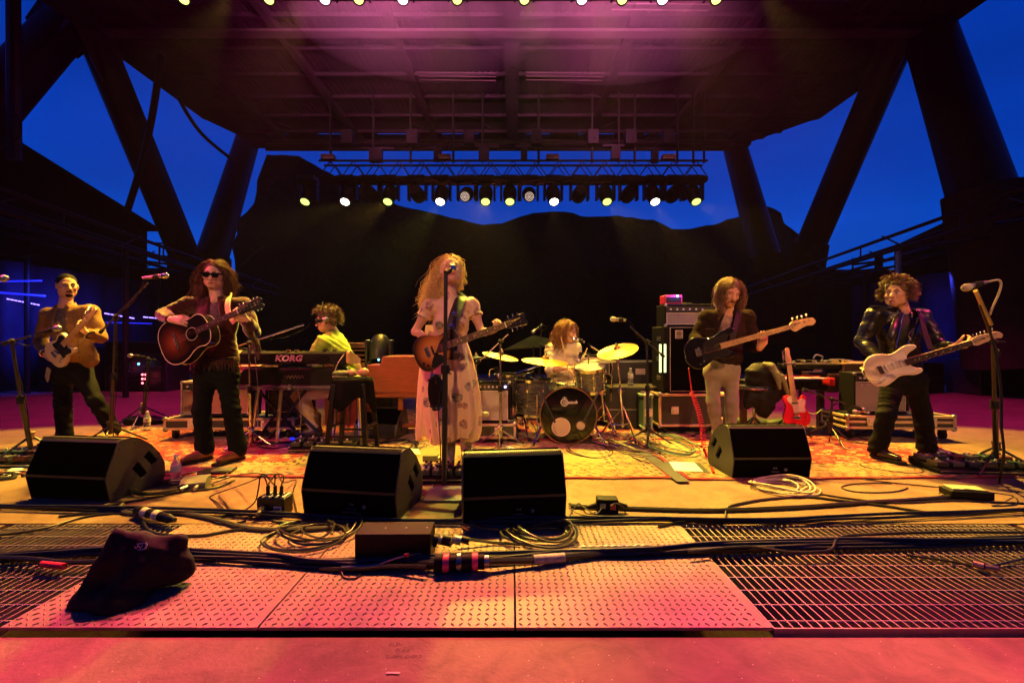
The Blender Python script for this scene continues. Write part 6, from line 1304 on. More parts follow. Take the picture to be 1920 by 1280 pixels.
g = guitar('tele', P(103, 664, 4.50), P(163, 598, 4.36), (.22, -1, .12), 'cream electric guitar with a dark guard held by the man in the tan jacket', mat('cream_finish', (.66, .52, .30), .25, coat=.6), mat('black_guard', (.015, .015, .015), .2), [(.06, -.03), (.06, .09), (.13, .08), (.21, .10), (.25, .07), (.25, -.0), (.20, -.05), (.22, -.09), (.19, -.12), (.12, -.10), (.06, -.10)], board=MPL)
ribbon('strap', [P(92, 690, 4.52), P(88, 712, 4.6), P(100, 700, 4.78)], .05, mat('pale_strap', (.3, .28, .2), .7), g)
# ---- 2 the twelve string player
Y = 3.98
J = joints(Y, dict(neck=(408, 562), shL=(354, 572, .03), shR=(456, 574, .02), chest=(407, 602), waist=(405, 645), pelvis=(404, 690), elL=(306, 590, -.02), wrL=(322, 599, -.26), elR=(474, 622, -.06), wrR=(463, 601, -.26), hipL=(386, 698), hipR=(424, 698), knL=(378, 768, -.04), knR=(434, 768, -.04), anL=(384, 838), anR=(446, 840)))
t = thing('person', 'long haired man in sunglasses and a brown fringed jacket playing an acoustic guitar', 'person', (J['pelvis'].x, Y, 0))
s = SDF(.0075); M = head_prims(s, P(401, 516, Y-.02), (.34, -1, -.10), (.04, 0, 1)); s.cone(P(404, 535, Y+.01), J['neck'], .054, .058, k=.03); torso(s, J, -.022); arm(s, J, 'L', -.006); arm(s, J, 'R', -.006); legs(s, J, -.02)
hand(s, J['wrL'], (.97, -.1, -.08), (0, .85, -.5), (.1, -.5, .8), (.25, .45, .3)); hand(s, J['wrR'], (-.72, -.40, .42), (.1, .9, .3), (.2, .2, .9), (.8, .9, .6))
skin_part('body', s, SKF, t); HBr = hair_mat('hair_brown', (.10, .045, .022)); face_parts(t, M, shades=True, brow=HBr)
s = SDF(.009); scalp(s, M, thick=.007, fringe_=-.01); s.cone(M @ V((0, -.07, 0)), M @ V((0, -.08, -.14)), .07, .05, k=.04); skin_part('hair', s, HBr, t, .005, 2, 3)
strands('hair_strands', M, 900, HBr, t, L=.40, out=.06, sw=.22, grav=.85, wave=.016, wf=2.6, r=.0022, seed=4, wind=(-.25, 0, 0), yfront=.30)
s = SDF(.010); torso(s, J, .0, w=.95); skin_part('shirt', s, mat('dark_patterned_shirt', (.10, .07, .08), .8, col2=(.02, .015, .015), vs=50), t)
SU = mat('brown_suede', (.050, .008, .006), .9, spec=.04, var=.35, vs=8, bump=.3, bs=120, bd=.001, sheen=.4)
s = SDF(.010); torso(s, J, .018, hem=P(405, 664, Y), w=1.02); arm(s, J, 'L', .014, to=.84); arm(s, J, 'R', .020, to=.86); s.cone(P(400, 640, Y), P(408, 662, Y), .155, .17, k=.04, fl=.6, fd=(0, -1, 0))
s.cone(J['neck']+V((0, -.09, -.01)), P(408, 625, Y-.125), .05, .03, k=.01, sub=True)
skin_part('jacket', s, SU, t, .007, 1.5, 8); collar(t, J, SU, r=.085, gap=.75, h=.055)
m = MB(); rs = random.Random(11)
for i in range(46):
    a, b = V(J['elR']), V(J['wrR']); q = a.lerp(b, -.25+1.0*i/45)+V((.03, .02, -.055)); ln = .13+.05*rs.random(); m.tube([q, q+V((rs.gauss(0, .008), 0, -ln*.5)), q+V((rs.gauss(.0, .015), 0, -ln))], [.004, .004, .002], 4)
    a, b = V(J['elL']), V(J['wrL']); q = a.lerp(b, -.1+.8*i/45)+V((0, .03, -.045)); m.tube([q, q+V((rs.gauss(0, .01), 0, -ln*.6))], [.003, .002], 4)
for i in range(60):
    a = PI*1.0+PI*i/59*1.0; q = P(405, 668, Y)+V((math.cos(a)*.205, math.sin(a)*.12, 0)); ln = .10+.03*rs.random(); m.tube([q, q+V((.004*math.sin(i), 0, -ln*.5)), q+V((rs.gauss(0, .01), 0, -ln))], [.0045, .004, .002], 4)
part('fringe', m, SU, t, kind='stuff', ang=3)
s = SDF(.010); legs(s, J, .012, flare=.022); skin_part('trousers', s, mat('green_black_denim', (.006, .009, .0075), .85, spec=.04, var=.3, vs=10, bump=.25, bs=200, bd=.001), t, .013, 1.1, 9)
boots(t, [(P(384, 850, Y), (P(366, 868, Y).x, Y-.17, .030)), (P(446, 850, Y), (P(434, 868, Y).x, Y-.19, .030))], mat('brown_leather_boot', (.22, .075, .03), .4, var=.3))
g = guitar('acoustic', P(331, 640, 3.72), P(447, 584, 3.66), (.22, -1, .20), 'dark sunburst twelve string acoustic guitar held by the man in sunglasses', burst('acoustic_burst', (.20, .045, .012), (.07, .014, .005), (.006, .004, .003), -.02, .03, .17), mat('tortoise_guard', (.02, .008, .004), .2), board=RSW, neck=RSW, head=mat('black_headstock', (.010, .010, .010), .2), side=mat('dark_side', (.012, .010, .009), .18, coat=.5), name='acoustic_guitar')
ribbon('strap', [P(440, 605, 3.74), P(428, 585, 3.78), P(427, 565, 3.84), P(432, 553, 3.95), P(430, 560, 4.12)], .045, mat('yellow_strap', (.62, .56, .20), .7), g)
# ---- 3 the keyboard player
Y = 5.0
J = joints(Y, dict(neck=(624, 622, .02), shL=(606, 642, -.20), shR=(630, 634, .20), chest=(633, 655), waist=(652, 690), pelvis=(658, 716), elL=(588, 668, -.24), wrL=(556, 668, -.15), elR=(596, 680, .24), wrR=(566, 668, .15), hipL=(660, 722, -.12), hipR=(655, 720, .12), knL=(560, 738, -.14), knR=(562, 742, .16), anL=(590, 798, -.10), anR=(585, 800, .22)))
t = thing('person', 'curly haired man in a green shirt seated behind the keyboards, facing left', 'person', (J['pelvis'].x, Y, 0))
s = SDF(.0080); M = head_prims(s, P(611, 601, Y), (-1, -.22, -.22), (-.12, 0, 1)); s.cone(P(616, 608, Y), J['neck'], .055, .06, k=.03); torso(s, J, -.022, fd=(-1, 0, -.4)); arm(s, J, 'L', -.006); arm(s, J, 'R', -.006); legs(s, J, -.02)
for q in 'LR': hand(s, J['wr'+q], (-1, .1, -.1), (0, 0, -1), (0, 1 if q == 'L' else -1, 0), (.3, .4, .3))
skin_part('body', s, SK, t); HC = hair_mat('hair_curly_brown', (.11, .065, .025)); face_parts(t, M, shades=True, brow=HC)
s = SDF(.010); scalp(s, M, thick=.010, fringe_=-.012); skin_part('hair', s, HC, t, .012, 2.0, 12); strands('hair_curls', M, 640, HC, t, L=.10, sw=.05, out=1.3, grav=.35, wave=.016, wf=1.6, r=.0030, seed=6, yfront=.5, lift=.2)
GS = mat('green_shirt', (.30, .46, .03), .8, var=.2, vs=7, bump=.3, bs=140, bd=.001)
s = SDF(.011); torso(s, J, .022, fd=(-1, 0, -.4), w=1.08); arm(s, J, 'L', .020, to=.8); arm(s, J, 'R', .02, to=.8); skin_part('shirt', s, GS, t, .022, .8, 14); 
s = SDF(.011); legs(s, J, .014, r=(.092, .066, .05)); skin_part('trousers', s, mat('khaki_cotton', (.48, .36, .15), .8, var=.2, bump=.25, bs=150, bd=.001), t, .012, 1.0, 15)
boots(t, [(P(592, 812, Y-.1), (P(566, 826, Y).x, Y-.16, .045)), (P(586, 812, Y+.2), (P(560, 822, Y).x, Y+.2, .045))], mat('brown_boot', (.10, .045, .02), .4, var=.3), shaft=.2)
t = thing('keyboard_bench', 'black bench under the keyboard player, mostly hidden by the stool', 'bench', (P(668, 0, Y).x, Y, .02), world=False); m = MB(); m.box((0, 0, .50), (.34, .5, .07)); part('seat', m, RUB, t, bevel=.02)
for a in (-1, 1):
    for b in (-1, 1): m = MB(); m.cone((a*.12, b*.18, .47), (a*.17, b*.22, 0), .014, n=8); part('leg', m, CHR, t)
# ---- 4 the singer
Y = 3.78
J = joints(Y, dict(neck=(845, 556), shL=(806, 574, .02), shR=(884, 572, .03), chest=(846, 606), waist=(843, 645), pelvis=(842, 690), elL=(778, 622, .02), wrL=(806, 634, -.17), elR=(903, 622, -.02), wrR=(922, 622, -.17), hipL=(826, 700), hipR=(862, 700), knL=(838, 770, -.02), knR=(868, 765, .12), anL=(842, 848, .02), anR=(874, 828, .30)))
t = thing('person', 'blonde woman in a long pale floral dress singing and playing guitar at the centre', 'person', (J['pelvis'].x, Y, 0))
s = SDF(.0072); M = head_prims(s, P(845, 508, Y-.02), (.26, -1, .32), (-.02, 0, 1), .96, 1, True); s.cone(P(846, 528, Y+.02), J['neck'], .044, .046, k=.03); torso(s, J, -.012, w=.9); arm(s, J, 'L', -.010); arm(s, J, 'R', -.010); legs(s, J, -.012, r=(.085, .058, .036))
hand(s, J['wrL'], (.95, -.15, -.12), (0, .8, -.55), (.1, -.4, .8), (.35, .5, .4), k=.92); hand(s, J['wrR'], (.45, -.60, .35), (-.5, .7, .3), (0, .3, .9), (.9, 1.0, .7), k=.92)
skin_part('body', s, SKF, t); HY_ = hair_mat('hair_blonde', (.86, .62, .26)); face_parts(t, M, .96, brow=hair_mat('hair_brown', (.10, .04, .018)), closed=True, mouth=1, lips=mat('lips_rose', (.45, .10, .09), .4))
s = SDF(.009); scalp(s, M, .96, thick=.010); s.cone(M @ V((-.02, -.06, .0)), P(826, 548, Y+.08), .068, .055, k=.05).cone(P(826, 548, Y+.08), P(808, 585, Y+.09), .055, .028, k=.04); s.cone(M @ V((-.04, -.05, 0)), P(866, 540, Y+.08), .045, .02, k=.04); skin_part('hair', s, HY_, t, .010, 1.4, 21)
strands('hair_strands', M, 1760, HY_, t, L=.43, out=.12, grav=.80, sw=.14, wave=.022, wf=2.2, r=.0021, seed=9, wind=(-1.05, .1, 0), yfront=.10, rs_=.55, zmin=-.2, k=.98, steps=14, clump=8, csp=1.7)
strands('hair_wisps', M, 48, HY_, t, L=.50, out=.25, grav=.7, sw=.1, rs_=.4, wave=.022, wf=2.2, r=.0013, seed=19, wind=(-.9, .1, .0), yfront=.1, k=1.0, steps=14, clump=2, zmin=-.2)
def dress_mat():
    m = bpy.data.materials.new('floral_silk'); m.use_nodes = True; tr = m.node_tree; b = bsdf(m); L = tr.links.new; co = N(tr, 'ShaderNodeTexCoord')
    ns = N(tr, 'ShaderNodeTexNoise', Scale=14.0, Detail=3.0); L(co.outputs['Object'], ns.inputs['Vector']); ml = N(tr, 'ShaderNodeVectorMath', operation='SCALE'); L(ns.outputs['Color'], ml.inputs[0]); ml.inputs['Scale'].default_value = .05
    ad = N(tr, 'ShaderNodeVectorMath', operation='ADD'); L(co.outputs['Object'], ad.inputs[0]); L(ml.outputs[0], ad.inputs[1])
    v = N(tr, 'ShaderNodeTexVoronoi', Scale=7.5); L(ad.outputs[0], v.inputs['Vector']); v2 = N(tr, 'ShaderNodeTexVoronoi', Scale=26.0, feature='DISTANCE_TO_EDGE'); L(ad.outputs[0], v2.inputs['Vector'])
    def lt(q, c): n = N(tr, 'ShaderNodeMath', operation='LESS_THAN'); L(q, n.inputs[0]); n.inputs[1].default_value = c; return n.outputs[0]
    def mx(f, a, c):
        n = N(tr, 'ShaderNodeMix', data_type='RGBA'); L(f, n.inputs[0])
        for k, q in (('A', a), ('B', c)):
            if isinstance(q, tuple): n.inputs[k].default_value = (*q, 1)
            else: L(q, n.inputs[k])
        return n.outputs['Result']
    sp = N(tr, 'ShaderNodeSeparateColor'); L(v.outputs['Color'], sp.inputs[0])
    base = (.84, .63, .42); blob = mx(lt(sp.outputs[0], .5), (.42, .38, .27), (.58, .33, .26)); blob = mx(lt(v2.outputs['Distance'], .05), blob, (.16, .12, .10))
    c = mx(lt(v.outputs['Distance'], .31), base, blob); gt = lt(sp.outputs[1], .95); c2 = mx(gt, base, c); L(c2, b.inputs['Base Color'])
    b.inputs['Roughness'].default_value = .45; b.inputs['Sheen Weight'].default_value = .3; b.inputs['Transmission Weight'].default_value = 0
    tl = N(tr, 'ShaderNodeBsdfTranslucent'); L(c2, tl.inputs['Color']); mxs = N(tr, 'ShaderNodeMixShader'); mxs.inputs[0].default_value = .25; L(b.outputs[0], mxs.inputs[1]); L(tl.outputs[0], mxs.inputs[2]); L(mxs.outputs[0], tr.nodes['Material Output'].inputs[0])
    return m
DR = dress_mat()
s = SDF(.009); torso(s, J, .004, w=.93); s.cone(J['shL'], V(J['shL']).lerp(J['elL'], .32), .060, .058, k=.03).cone(J['shR'], V(J['shR']).lerp(J['elR'], .32), .060, .058, k=.03)
for q in (-1, 1): s.ell(J['chest']+V((q*.065, -.085, .0)), (.062, .05, .06), k=.04)
s.cone(J['neck']-V((0, 0, .03)), J['neck']+V((0, 0, .015)), .056, .048, k=.02)
skin_part('bodice', s, DR, t, .008, 1.2, 22)
m = MB(); m.tube([J['waist']+V((.132*math.cos(a), .10*math.sin(a), .035+.01*math.sin(2*a))) for a in [2*PI*i/24 for i in range(25)]], .016, 8, flat=1.6); part('sash', m, DR, t)
m = MB()
for q in 'LR':
    a_, b_ = V(J['sh'+q]), V(J['sh'+q]).lerp(J['el'+q], .36); M9 = basis(*frame(b_-a_), b_); m.lathe([(.050, -.05), (.058, -.015), (.066, .012), (.063, .012), (.05, -.02)], M9, 26)
part('cap_sleeve', m, DR, t, kind='stuff')
def skirt(name, c, z0, z1, rx0, ry0, rx1, ry1, a0, a1, fold, nf, seed, dx=0, billow=.03, zw=.03):
    m = MB(); nz, na = 34, 110; rs = random.Random(seed); ph = [rs.random()*6.28 for _ in range(4)]; full = a1-a0 > 6.2
    for j in range(nz+1):
        q = j/nz
        for i in range(na+1):
            a = a0+(a1-a0)*i/na; f = fold*q**.8*(math.sin(nf*a+ph[0]+1.2*math.sin(2*q+ph[1]))+.6*math.sin((nf*2-1)*a+ph[2]+2*q)+.4*math.sin(nf*3.3*a+3*q))
            b = math.sin(PI*min(1, q*1.02))*billow; tuck = -.5*billow*max(0, q-.93)/.07
            rx = rx0+(rx1-rx0)*q+b+f+tuck; ry = ry0+(ry1-ry0)*q+b*.6+f+tuck; z = z0+(z1-z0)*q+zw*q*math.sin(2*a+ph[3])+.012*q*math.sin(5*a)
            m.v.append((c.x+dx*q+rx*math.cos(a), c.y+ry*math.sin(a), z))
    for j in range(nz):
        for i in range(na): m.f.append((j*(na+1)+i, j*(na+1)+i+1, (j+1)*(na+1)+i+1, (j+1)*(na+1)+i)); m.mi.append(0)
    o = part(name, m, DR, t, ang=3); return o
skirt('skirt', J['waist'], J['waist'].z+.04, P(0, 824, Y).z, .138, .105, .185, .155, 0, 2*PI, .030, 6, 3, dx=.035, billow=.055)
skirt('side_drape', V((J['waist'].x-.12, J['waist'].y+.07, 0)), J['waist'].z+.16, P(0, 826, Y).z, .09, .07, .15, .10, PI*.55, PI*1.75, .022, 6, 5, dx=-.02, billow=.02, zw=.02)
m = MB(); 
boots(t, [(P(842, 862, Y+.02), (P(846, 878, Y).x, Y-.16, .030)), (P(874, 842, Y+.3), (P(880, 850, Y+.2).x, Y+.16, .030))], mat('grey_suede_boot', (.17, .15, .12), .8, var=.3), shaft=.20)
g = guitar('junior', P(803, 660, 3.50), P(948, 609, 3.46), (-.03, -1, .10), 'tobacco sunburst electric guitar held by the blonde singer', burst('tobacco_burst', (.62, .26, .06), (.40, .12, .02), (.03, .010, .005), .05, .05, .155), mat('black_guard', (.015, .015, .015), .2), [(.07, -.035), (.10, -.06), (.12, -.10), (.08, -.12), (.01, -.135), (-.0, -.10), (.03, -.05), (.13, .06), (.19, .055), (.19, -.03), (.14, -.04)], neck=RSW, board=RSW, head=mat('black_headstock', (.01, .01, .01), .2))
ribbon('strap', [P(846, 668, 3.52), P(848, 630, 3.54), P(850, 600, 3.60), P(858, 575, 3.68), P(866, 556, 3.79), P(866, 566, 3.95)], .085, mat('black_tooled_strap', (.013, .012, .012), .45, bump=.6, bs=60, bd=.003), g)
inv = g.matrix_basis.inverted()
for px, py, dy, r in ((852, 588, 3.60, .018), (847, 612, 3.535, .02)): m = MB(); m.ball(inv @ P(px, py, dy), (r, r, .006), n=14); part('concho', m, NIK, g)
# tambourine on the mic stand
t = thing('tambourine', 'black tambourine with silver jingles hanging on the centre mic stand', 'tambourine', P(816, 735, 3.42)); c = P(817, 735, 3.42); M2 = basis(V((0, 1, 0)), V((0, 0, 1)), V((1, 0, 0)), c) @ Matrix.Rotation(R(28), 4, 'Y')
m = MB(); m.lathe([(.118, -.022), (.124, -.022), (.124, .022), (.118, .022), (.118, -.022)], M2, 36); part('hoop', m, BLK, t)
for i in range(10):
    a = .15+i*.56; q = V((.121*math.cos(a), .121*math.sin(a), 0))
    for d in (-.010, .010):
        m = MB(); m.lathe([(0, .002), (.020, 0), (.020, -.001), (0, .001)], M2 @ Matrix.Translation(q+V((0, 0, d*1.3))) @ Matrix.Rotation(a, 4, 'Z') @ Matrix.Rotation(PI/2, 4, 'X'), 10); part('jingle', m, NIK, t)
# ---- 5 the drummer
Y = 5.42
J = joints(Y, dict(neck=(1056, 645), shL=(1034, 655, .02), shR=(1078, 654, -.02), chest=(1054, 675), waist=(1052, 705), pelvis=(1050, 728), elL=(1032, 694, -.14), wrL=(1062, 690, -.32), elR=(1088, 690, -.05), wrR=(1082, 703, -.30), hipL=(1036, 735), hipR=(1066, 735), knL=(1034, 742, -.42), knR=(1090, 742, -.40), anL=(1034, 800, -.42), anR=(1095, 800, -.45)))
t = thing('person', 'long haired drummer in a pale shirt looking down to the right behind the kit', 'person', (J['pelvis'].x, Y, 0))
s = SDF(.0080); M = head_prims(s, P(1066, 622, Y-.06), (.92, -.62, -.38), (.20, -.1, 1)); s.cone(P(1063, 632, Y-.03), J['neck'], .05, .056, k=.03); torso(s, J, -.022, w=.95); arm(s, J, 'L', -.006); arm(s, J, 'R', -.006); legs(s, J, -.02)
hand(s, J['wrL'], (.9, -.3, .1), (0, 0, -1), (.2, -1, 0), (1.1, 1.2, .8), thc=.6); hand(s, J['wrR'], (.1, -.9, -.1), (0, 0, -1), (-1, -.1, 0), (1.1, 1.2, .8), thc=.6)
skin_part('body', s, SK, t); HD2 = hair_mat('hair_golden_brown', (.26, .12, .035)); face_parts(t, M, brow=HD2, closed=True)
s = SDF(.009); scalp(s, M, thick=.010); s.cone(M @ V((0, -.07, .0)), P(1040, 640, Y), .065, .045, k=.05); skin_part('hair', s, HD2, t, .010, 1.6, 31); strands('hair_strands', M, 700, HD2, t, L=.33, out=.15, grav=.7, wave=.014, wf=2.2, r=.0024, seed=12, wind=(-.5, 0, 0), yfront=.30)
PS = mat('pale_shirt_cotton', (.62, .56, .34), .8, var=.12, vs=6, bump=.2, bs=150, bd=.001)
s = SDF(.010); torso(s, J, .020, w=1.04); arm(s, J, 'L', .022, to=.12); arm(s, J, 'R', .022, to=.12); s.cone(J['neck']+V((.02, -.10, -.02)), J['neck']+V((.02, -.13, -.09)), .022, .008, k=.01, sub=True); skin_part('shirt', s, PS, t, .016, 1.1, 32); collar(t, J, PS, r=.07, gap=.5)
m = MB(); m.box(P(1042, 678, Y-.135), (.07, .004, .08)); m.box(P(1068, 677, Y-.13), (.07, .004, .08)); part('chest_pockets', m, PS, t, kind='stuff')
s = SDF(.011); legs(s, J, .012); skin_part('trousers', s, mat('rose_grey_trousers', (.30, .20, .17), .8), t, .012, 1.0, 33)
boots(t, [(P(1034, 0, Y-.42), (P(1034, 0, Y-.6).x, Y-.62, .05)), (P(1095, 0, Y-.45), (P(1097, 0, Y-.6).x, Y-.66, .05))] and [((J['anL'].x, J['anL'].y, .1), (J['anL'].x, J['anL'].y-.17, .045)), ((J['anR'].x, J['anR'].y, .1), (J['anR'].x+.02, J['anR'].y-.17, .045))], BLK)
ST = mat('stick_wood', (.62, .46, .22))
for a, b, lb in (((1066, 696, -.40), (1052, 632, -.52), 'drumstick pointing up in front of the drummer\'s chest'), ((1079, 706, -.40), (1101, 653, -.62), 'drumstick raised above the tilted tom by the drummer')):
    m = MB(); A, B = P(a[0], a[1], Y+a[2]), P(b[0], b[1], Y+b[2]); m.tube([A-(B-A)*.1, A, A.lerp(B, .85), B], [.008, .008, .006, .0045], 8); solo('drumstick', m, ST, lb, 'drumstick')
# ---- 6 the bassist
Y = 4.36
J = joints(Y, dict(neck=(1363, 590), shL=(1326, 596, .02), shR=(1400, 596, .02), chest=(1362, 622), waist=(1358, 655), pelvis=(1354, 690), elL=(1304, 634, .0), wrL=(1312, 650, -.20), elR=(1413, 648, -.02), wrR=(1425, 652, -.22), hipL=(1337, 696), hipR=(1370, 696), knL=(1337, 752, -.03), knR=(1372, 752, -.03), anL=(1346, 812), anR=(1370, 808)))
t = thing('person', 'bassist with a moustache and long brown hair looking down, in a dark jacket', 'person', (J['pelvis'].x, Y, 0))
s = SDF(.0078); M = head_prims(s, P(1369, 549, Y-.07), (.02, -1, -.42), (.14, 0, 1)); s.cone(P(1365, 565, Y-.02), J['neck'], .053, .058, k=.03); torso(s, J, -.022, w=.95); arm(s, J, 'L', -.006); arm(s, J, 'R', -.006); legs(s, J, -.02)
hand(s, J['wrL'], (.30, -.25, -.9), (.1, .9, -.3), (.9, 0, .2), (.4, .5, .3)); hand(s, J['wrR'], (.12, -.35, .9), (.1, .95, .2), (.8, 0, 0), (.55, .5, .4), thc=.5)
skin_part('body', s, SK, t); HR = hair_mat('hair_auburn', (.16, .085, .04)); face_parts(t, M, brow=HR, closed=True); m = MB(); m.tube([(-.034, .084, -.068), (-.014, .100, -.054), (0, .101, -.052), (.014, .100, -.054), (.034, .084, -.068)], [.002, .006, .006, .006, .002], 6, M); part('moustache', m, HR, t)
s = SDF(.009); scalp(s, M, thick=.007, fringe_=.02); s.cone(M @ V((-.06, -.03, .0)), P(1352, 588, Y-.04), .04, .022, k=.03); s.cone(M @ V((0, -.08, -.02)), P(1358, 588, Y+.06), .06, .04, k=.04); skin_part('hair', s, HR, t, .006, 2, 41); strands('hair_strands', M, 760, HR, t, L=.27, out=.08, grav=.9, wave=.014, wf=2.2, r=.0022, seed=15, wind=(-.15, 0, 0), yfront=.42, part_x=.02)
s = SDF(.010); torso(s, J, .0, w=.93); s.run; skin_part('shirt', s, mat('printed_tee', (.05, .03, .025), .8, col2=(.45, .30, .24), vs=13), t)
DJ = mat('dark_denim_jacket', (.018, .011, .007), .85, spec=.04, var=.3, vs=9, bump=.3, bs=170, bd=.001)
s = SDF(.010); torso(s, J, .022, hem=P(1360, 664, Y), w=1.0); arm(s, J, 'L', .018, to=.82); arm(s, J, 'R', .018, to=.75); s.cone(J['neck']+V((-.01, -.09, .0)), P(1350, 640, Y-.125), .055, .05, k=.01, sub=True); skin_part('jacket', s, DJ, t, .007, 1.5, 42); collar(t, J, DJ, r=.078, gap=.85)
m = MB(); m.box(P(1331, 618, Y-.155), (.085, .006, .02)); m.box(P(1331, 628, Y-.155), (.08, .005, .08)); part('chest_pocket', m, DJ, t, bevel=.003)
for q in 'L': m = MB(); a, b = V(J['el'+q]), V(J['wr'+q]); m.cone(a.lerp(b, .70), a.lerp(b, .90), .058, .055, n=18); part('cuff', m, mat('cuff_tan', (.20, .13, .07), .8), t, bevel=.004)
JG = mat('grey_green_jeans', (.24, .21, .14), .8, var=.25, vs=7, bump=.3, bs=170, bd=.001)
s = SDF(.010); legs(s, J, .006, r=(.070, .052, .042)); skin_part('jeans', s, JG, t, .010, 1.2, 43)
for q in 'LR': m = MB(); m.lathe([(.049, -.03), (.052, .03), (.057, .03), (.054, -.03), (.049, -.03)], Matrix.Translation(J['an'+q]+V((0, 0, .01))), 22); part('turn_up', m, mat('jeans_inside', (.40, .33, .22), .8), t)
m = MB(); m.box(P(1355, 676, Y-.115), (.05, .006, .03)); part('belt_loop_button', m, BLKM, t)
boots(t, [((J['anL'].x, J['anL'].y, .1), (J['anL'].x-.03, J['anL'].y-.17, .03)), ((J['anR'].x, J['anR'].y, .1), (J['anR'].x+.02, J['anR'].y-.17, .03))], mat('brown_boot', (.1, .045, .02)))
g = guitar('bass', P(1310, 660, 4.10), P(1481, 613, 3.98), (.10, -1, .14), 'black bass guitar with a maple neck held by the moustached bassist', mat('black_gloss', (.008, .008, .009), .12, coat=.8), mat('black_guard', (.015, .015, .015), .2), [(.02, -.06), (.06, .06), (.12, .09), (.20, .095), (.30, .11), (.29, .05), (.25, -.02), (.29, -.09), (.22, -.11), (.12, -.09), (.04, -.12), (.0, -.11)], board=MPL, cat='bass guitar', name='bass_guitar', head=MPL)
ribbon('strap', [P(1372, 640, 4.14), P(1378, 615, 4.17), P(1384, 590, 4.26), P(1388, 580, 4.38), P(1386, 590, 4.5)], .05, RUB, g)
cc = []
for i in range(150):
    q = i/149; a = i*.95; b = P(1297+22*q+6*math.sin(q*3), 735+105*q, 4.22-.1*q); cc.append(b+V((.022*math.cos(a), .022*math.sin(a), 0)))
m = MB(); m.tube(cc, .0045, 5); m.tube(catmull([P(1291, 690, 4.15), P(1294, 712, 4.2), P(1297, 735, 4.22)], 4), .005, 6); m.tube(catmull([P(1319, 840, 4.12), P(1328, 862, 4.05), G(1338, 886, .02)], 4), .011, 6); solo('coiled_cord', m, mat('red_cord', (.60, .015, .03), .35), 'red coiled guitar cord hanging from the bass to the rug', 'cord')
# ---- 7 the curly haired guitarist
Y = 4.05
J = joints(Y, dict(neck=(1690, 582), shL=(1640, 592, .02), shR=(1728, 594, .03), chest=(1684, 622), waist=(1688, 665), pelvis=(1693, 705), elL=(1616, 640, .04), wrL=(1656, 682, -.20), elR=(1764, 652, -.10), wrR=(1786, 650, -.30), hipL=(1675, 712), hipR=(1712, 712), knL=(1662, 778, -.10), knR=(1730, 778, .02), anL=(1646, 840, -.02), anR=(1738, 838, .0)))
t = thing('person', 'curly haired man in a black leather jacket playing a white guitar at the right', 'person', (J['pelvis'].x, Y, 0))
s = SDF(.0078); M = head_prims(s, P(1680, 551, Y-.03), (-1.55, -1, .08), (.02, 0, 1)); s.cone(P(1686, 564, Y), J['neck'], .056, .060, k=.03); torso(s, J, -.022, w=.98); arm(s, J, 'L', -.006); arm(s, J, 'R', -.006); legs(s, J, -.02)
hand(s, J['wrL'], (.80, -.25, -.25), (.1, .9, -.4), (.2, -.2, .9), (.35, .5, .4)); hand(s, J['wrR'], (.75, -.55, .2), (-.4, .75, .3), (.1, .2, .9), (.7, .8, .6))
skin_part('body', s, SK, t); HK = hair_mat('hair_curly_dark', (.13, .075, .03)); face_parts(t, M, brow=HB)
s = SDF(.010); scalp(s, M, thick=.010, fringe_=-.012); skin_part('hair', s, HK, t, .010, 2.4, 51); strands('hair_curls', M, 1000, HK, t, L=.085, out=1.2, sw=.05, fr=.05, grav=.40, wave=.015, wf=1.8, r=.0028, seed=22, yfront=.42, lift=.2)
s = SDF(.010); torso(s, J, .0, w=.93); s.cone(J['neck']+V((-.02, -.1, 0)), P(1692, 628, Y-.13), .03, .015, k=.01, sub=True); skin_part('shirt', s, mat('black_shirt', (.006, .012, .012), .8), t)
LTH = mat('black_leather', (.005, .005, .0045), .34, spec=.5, bump=.35, bs=50, bd=.003, var=.3, vs=10)
s = SDF(.010); torso(s, J, .018, hem=P(1690, 680, Y), w=1.02); arm(s, J, 'L', .018, to=.92); arm(s, J, 'R', .016, to=.80); s.cone(J['neck']+V((0, -.09, .01)), P(1694, 655, Y-.13), .05, .05, k=.01, sub=True); skin_part('leather_jacket', s, LTH, t, .010, 1.2, 52); collar(t, J, LTH, r=.092, gap=.75, h=.065)
for sx in (-1, 1):
    a = J['neck']+V((sx*.075, -.10, -.02)); m = MB(); m.raw([a, a+V((sx*.085, -.01, -.05)), P(1690+sx*26, 632, Y-.20), P(1690+sx*10, 652, Y-.21)], [(0, 1, 2, 3)] if sx < 0 else [(3, 2, 1, 0)]); o = part('lapel', m, LTH, t); sd = o.modifiers.new('solid', 'SOLIDIFY'); sd.thickness = .008
    m = MB(); m.tube([a+V((0, -.012, 0)), P(1690+sx*10, 652, Y-.222)], .0028, 5); part('zip', m, NIK, t)
m = MB(); m.tube([P(1712, 616, Y-.185), P(1703, 628, Y-.20), P(1720, 655, Y-.19)], .0022, 5); part('pocket_zip', m, NIK, t)
m = MB(); m.box(V(J['shL'])+V((.02, -.02, .083)), (.13, .055, .008)); part('epaulette', m, LTH, t, bevel=.003)
s = SDF(.010); legs(s, J, .012, flare=.022); skin_part('trousers', s, mat('black_trousers', (.005, .005, .005), .7, spec=.08, var=.3, vs=9), t, .013, 1.1, 53)
boots(t, [((J['anL'].x, J['anL'].y, .1), (J['anL'].x+.03, J['anL'].y-.20, .035)), ((J['anR'].x+.02, J['anR'].y, .1), (J['anR'].x+.17, J['anR'].y-.12, .035))], mat('black_boot', (.02, .018, .016), .25), shaft=.15)
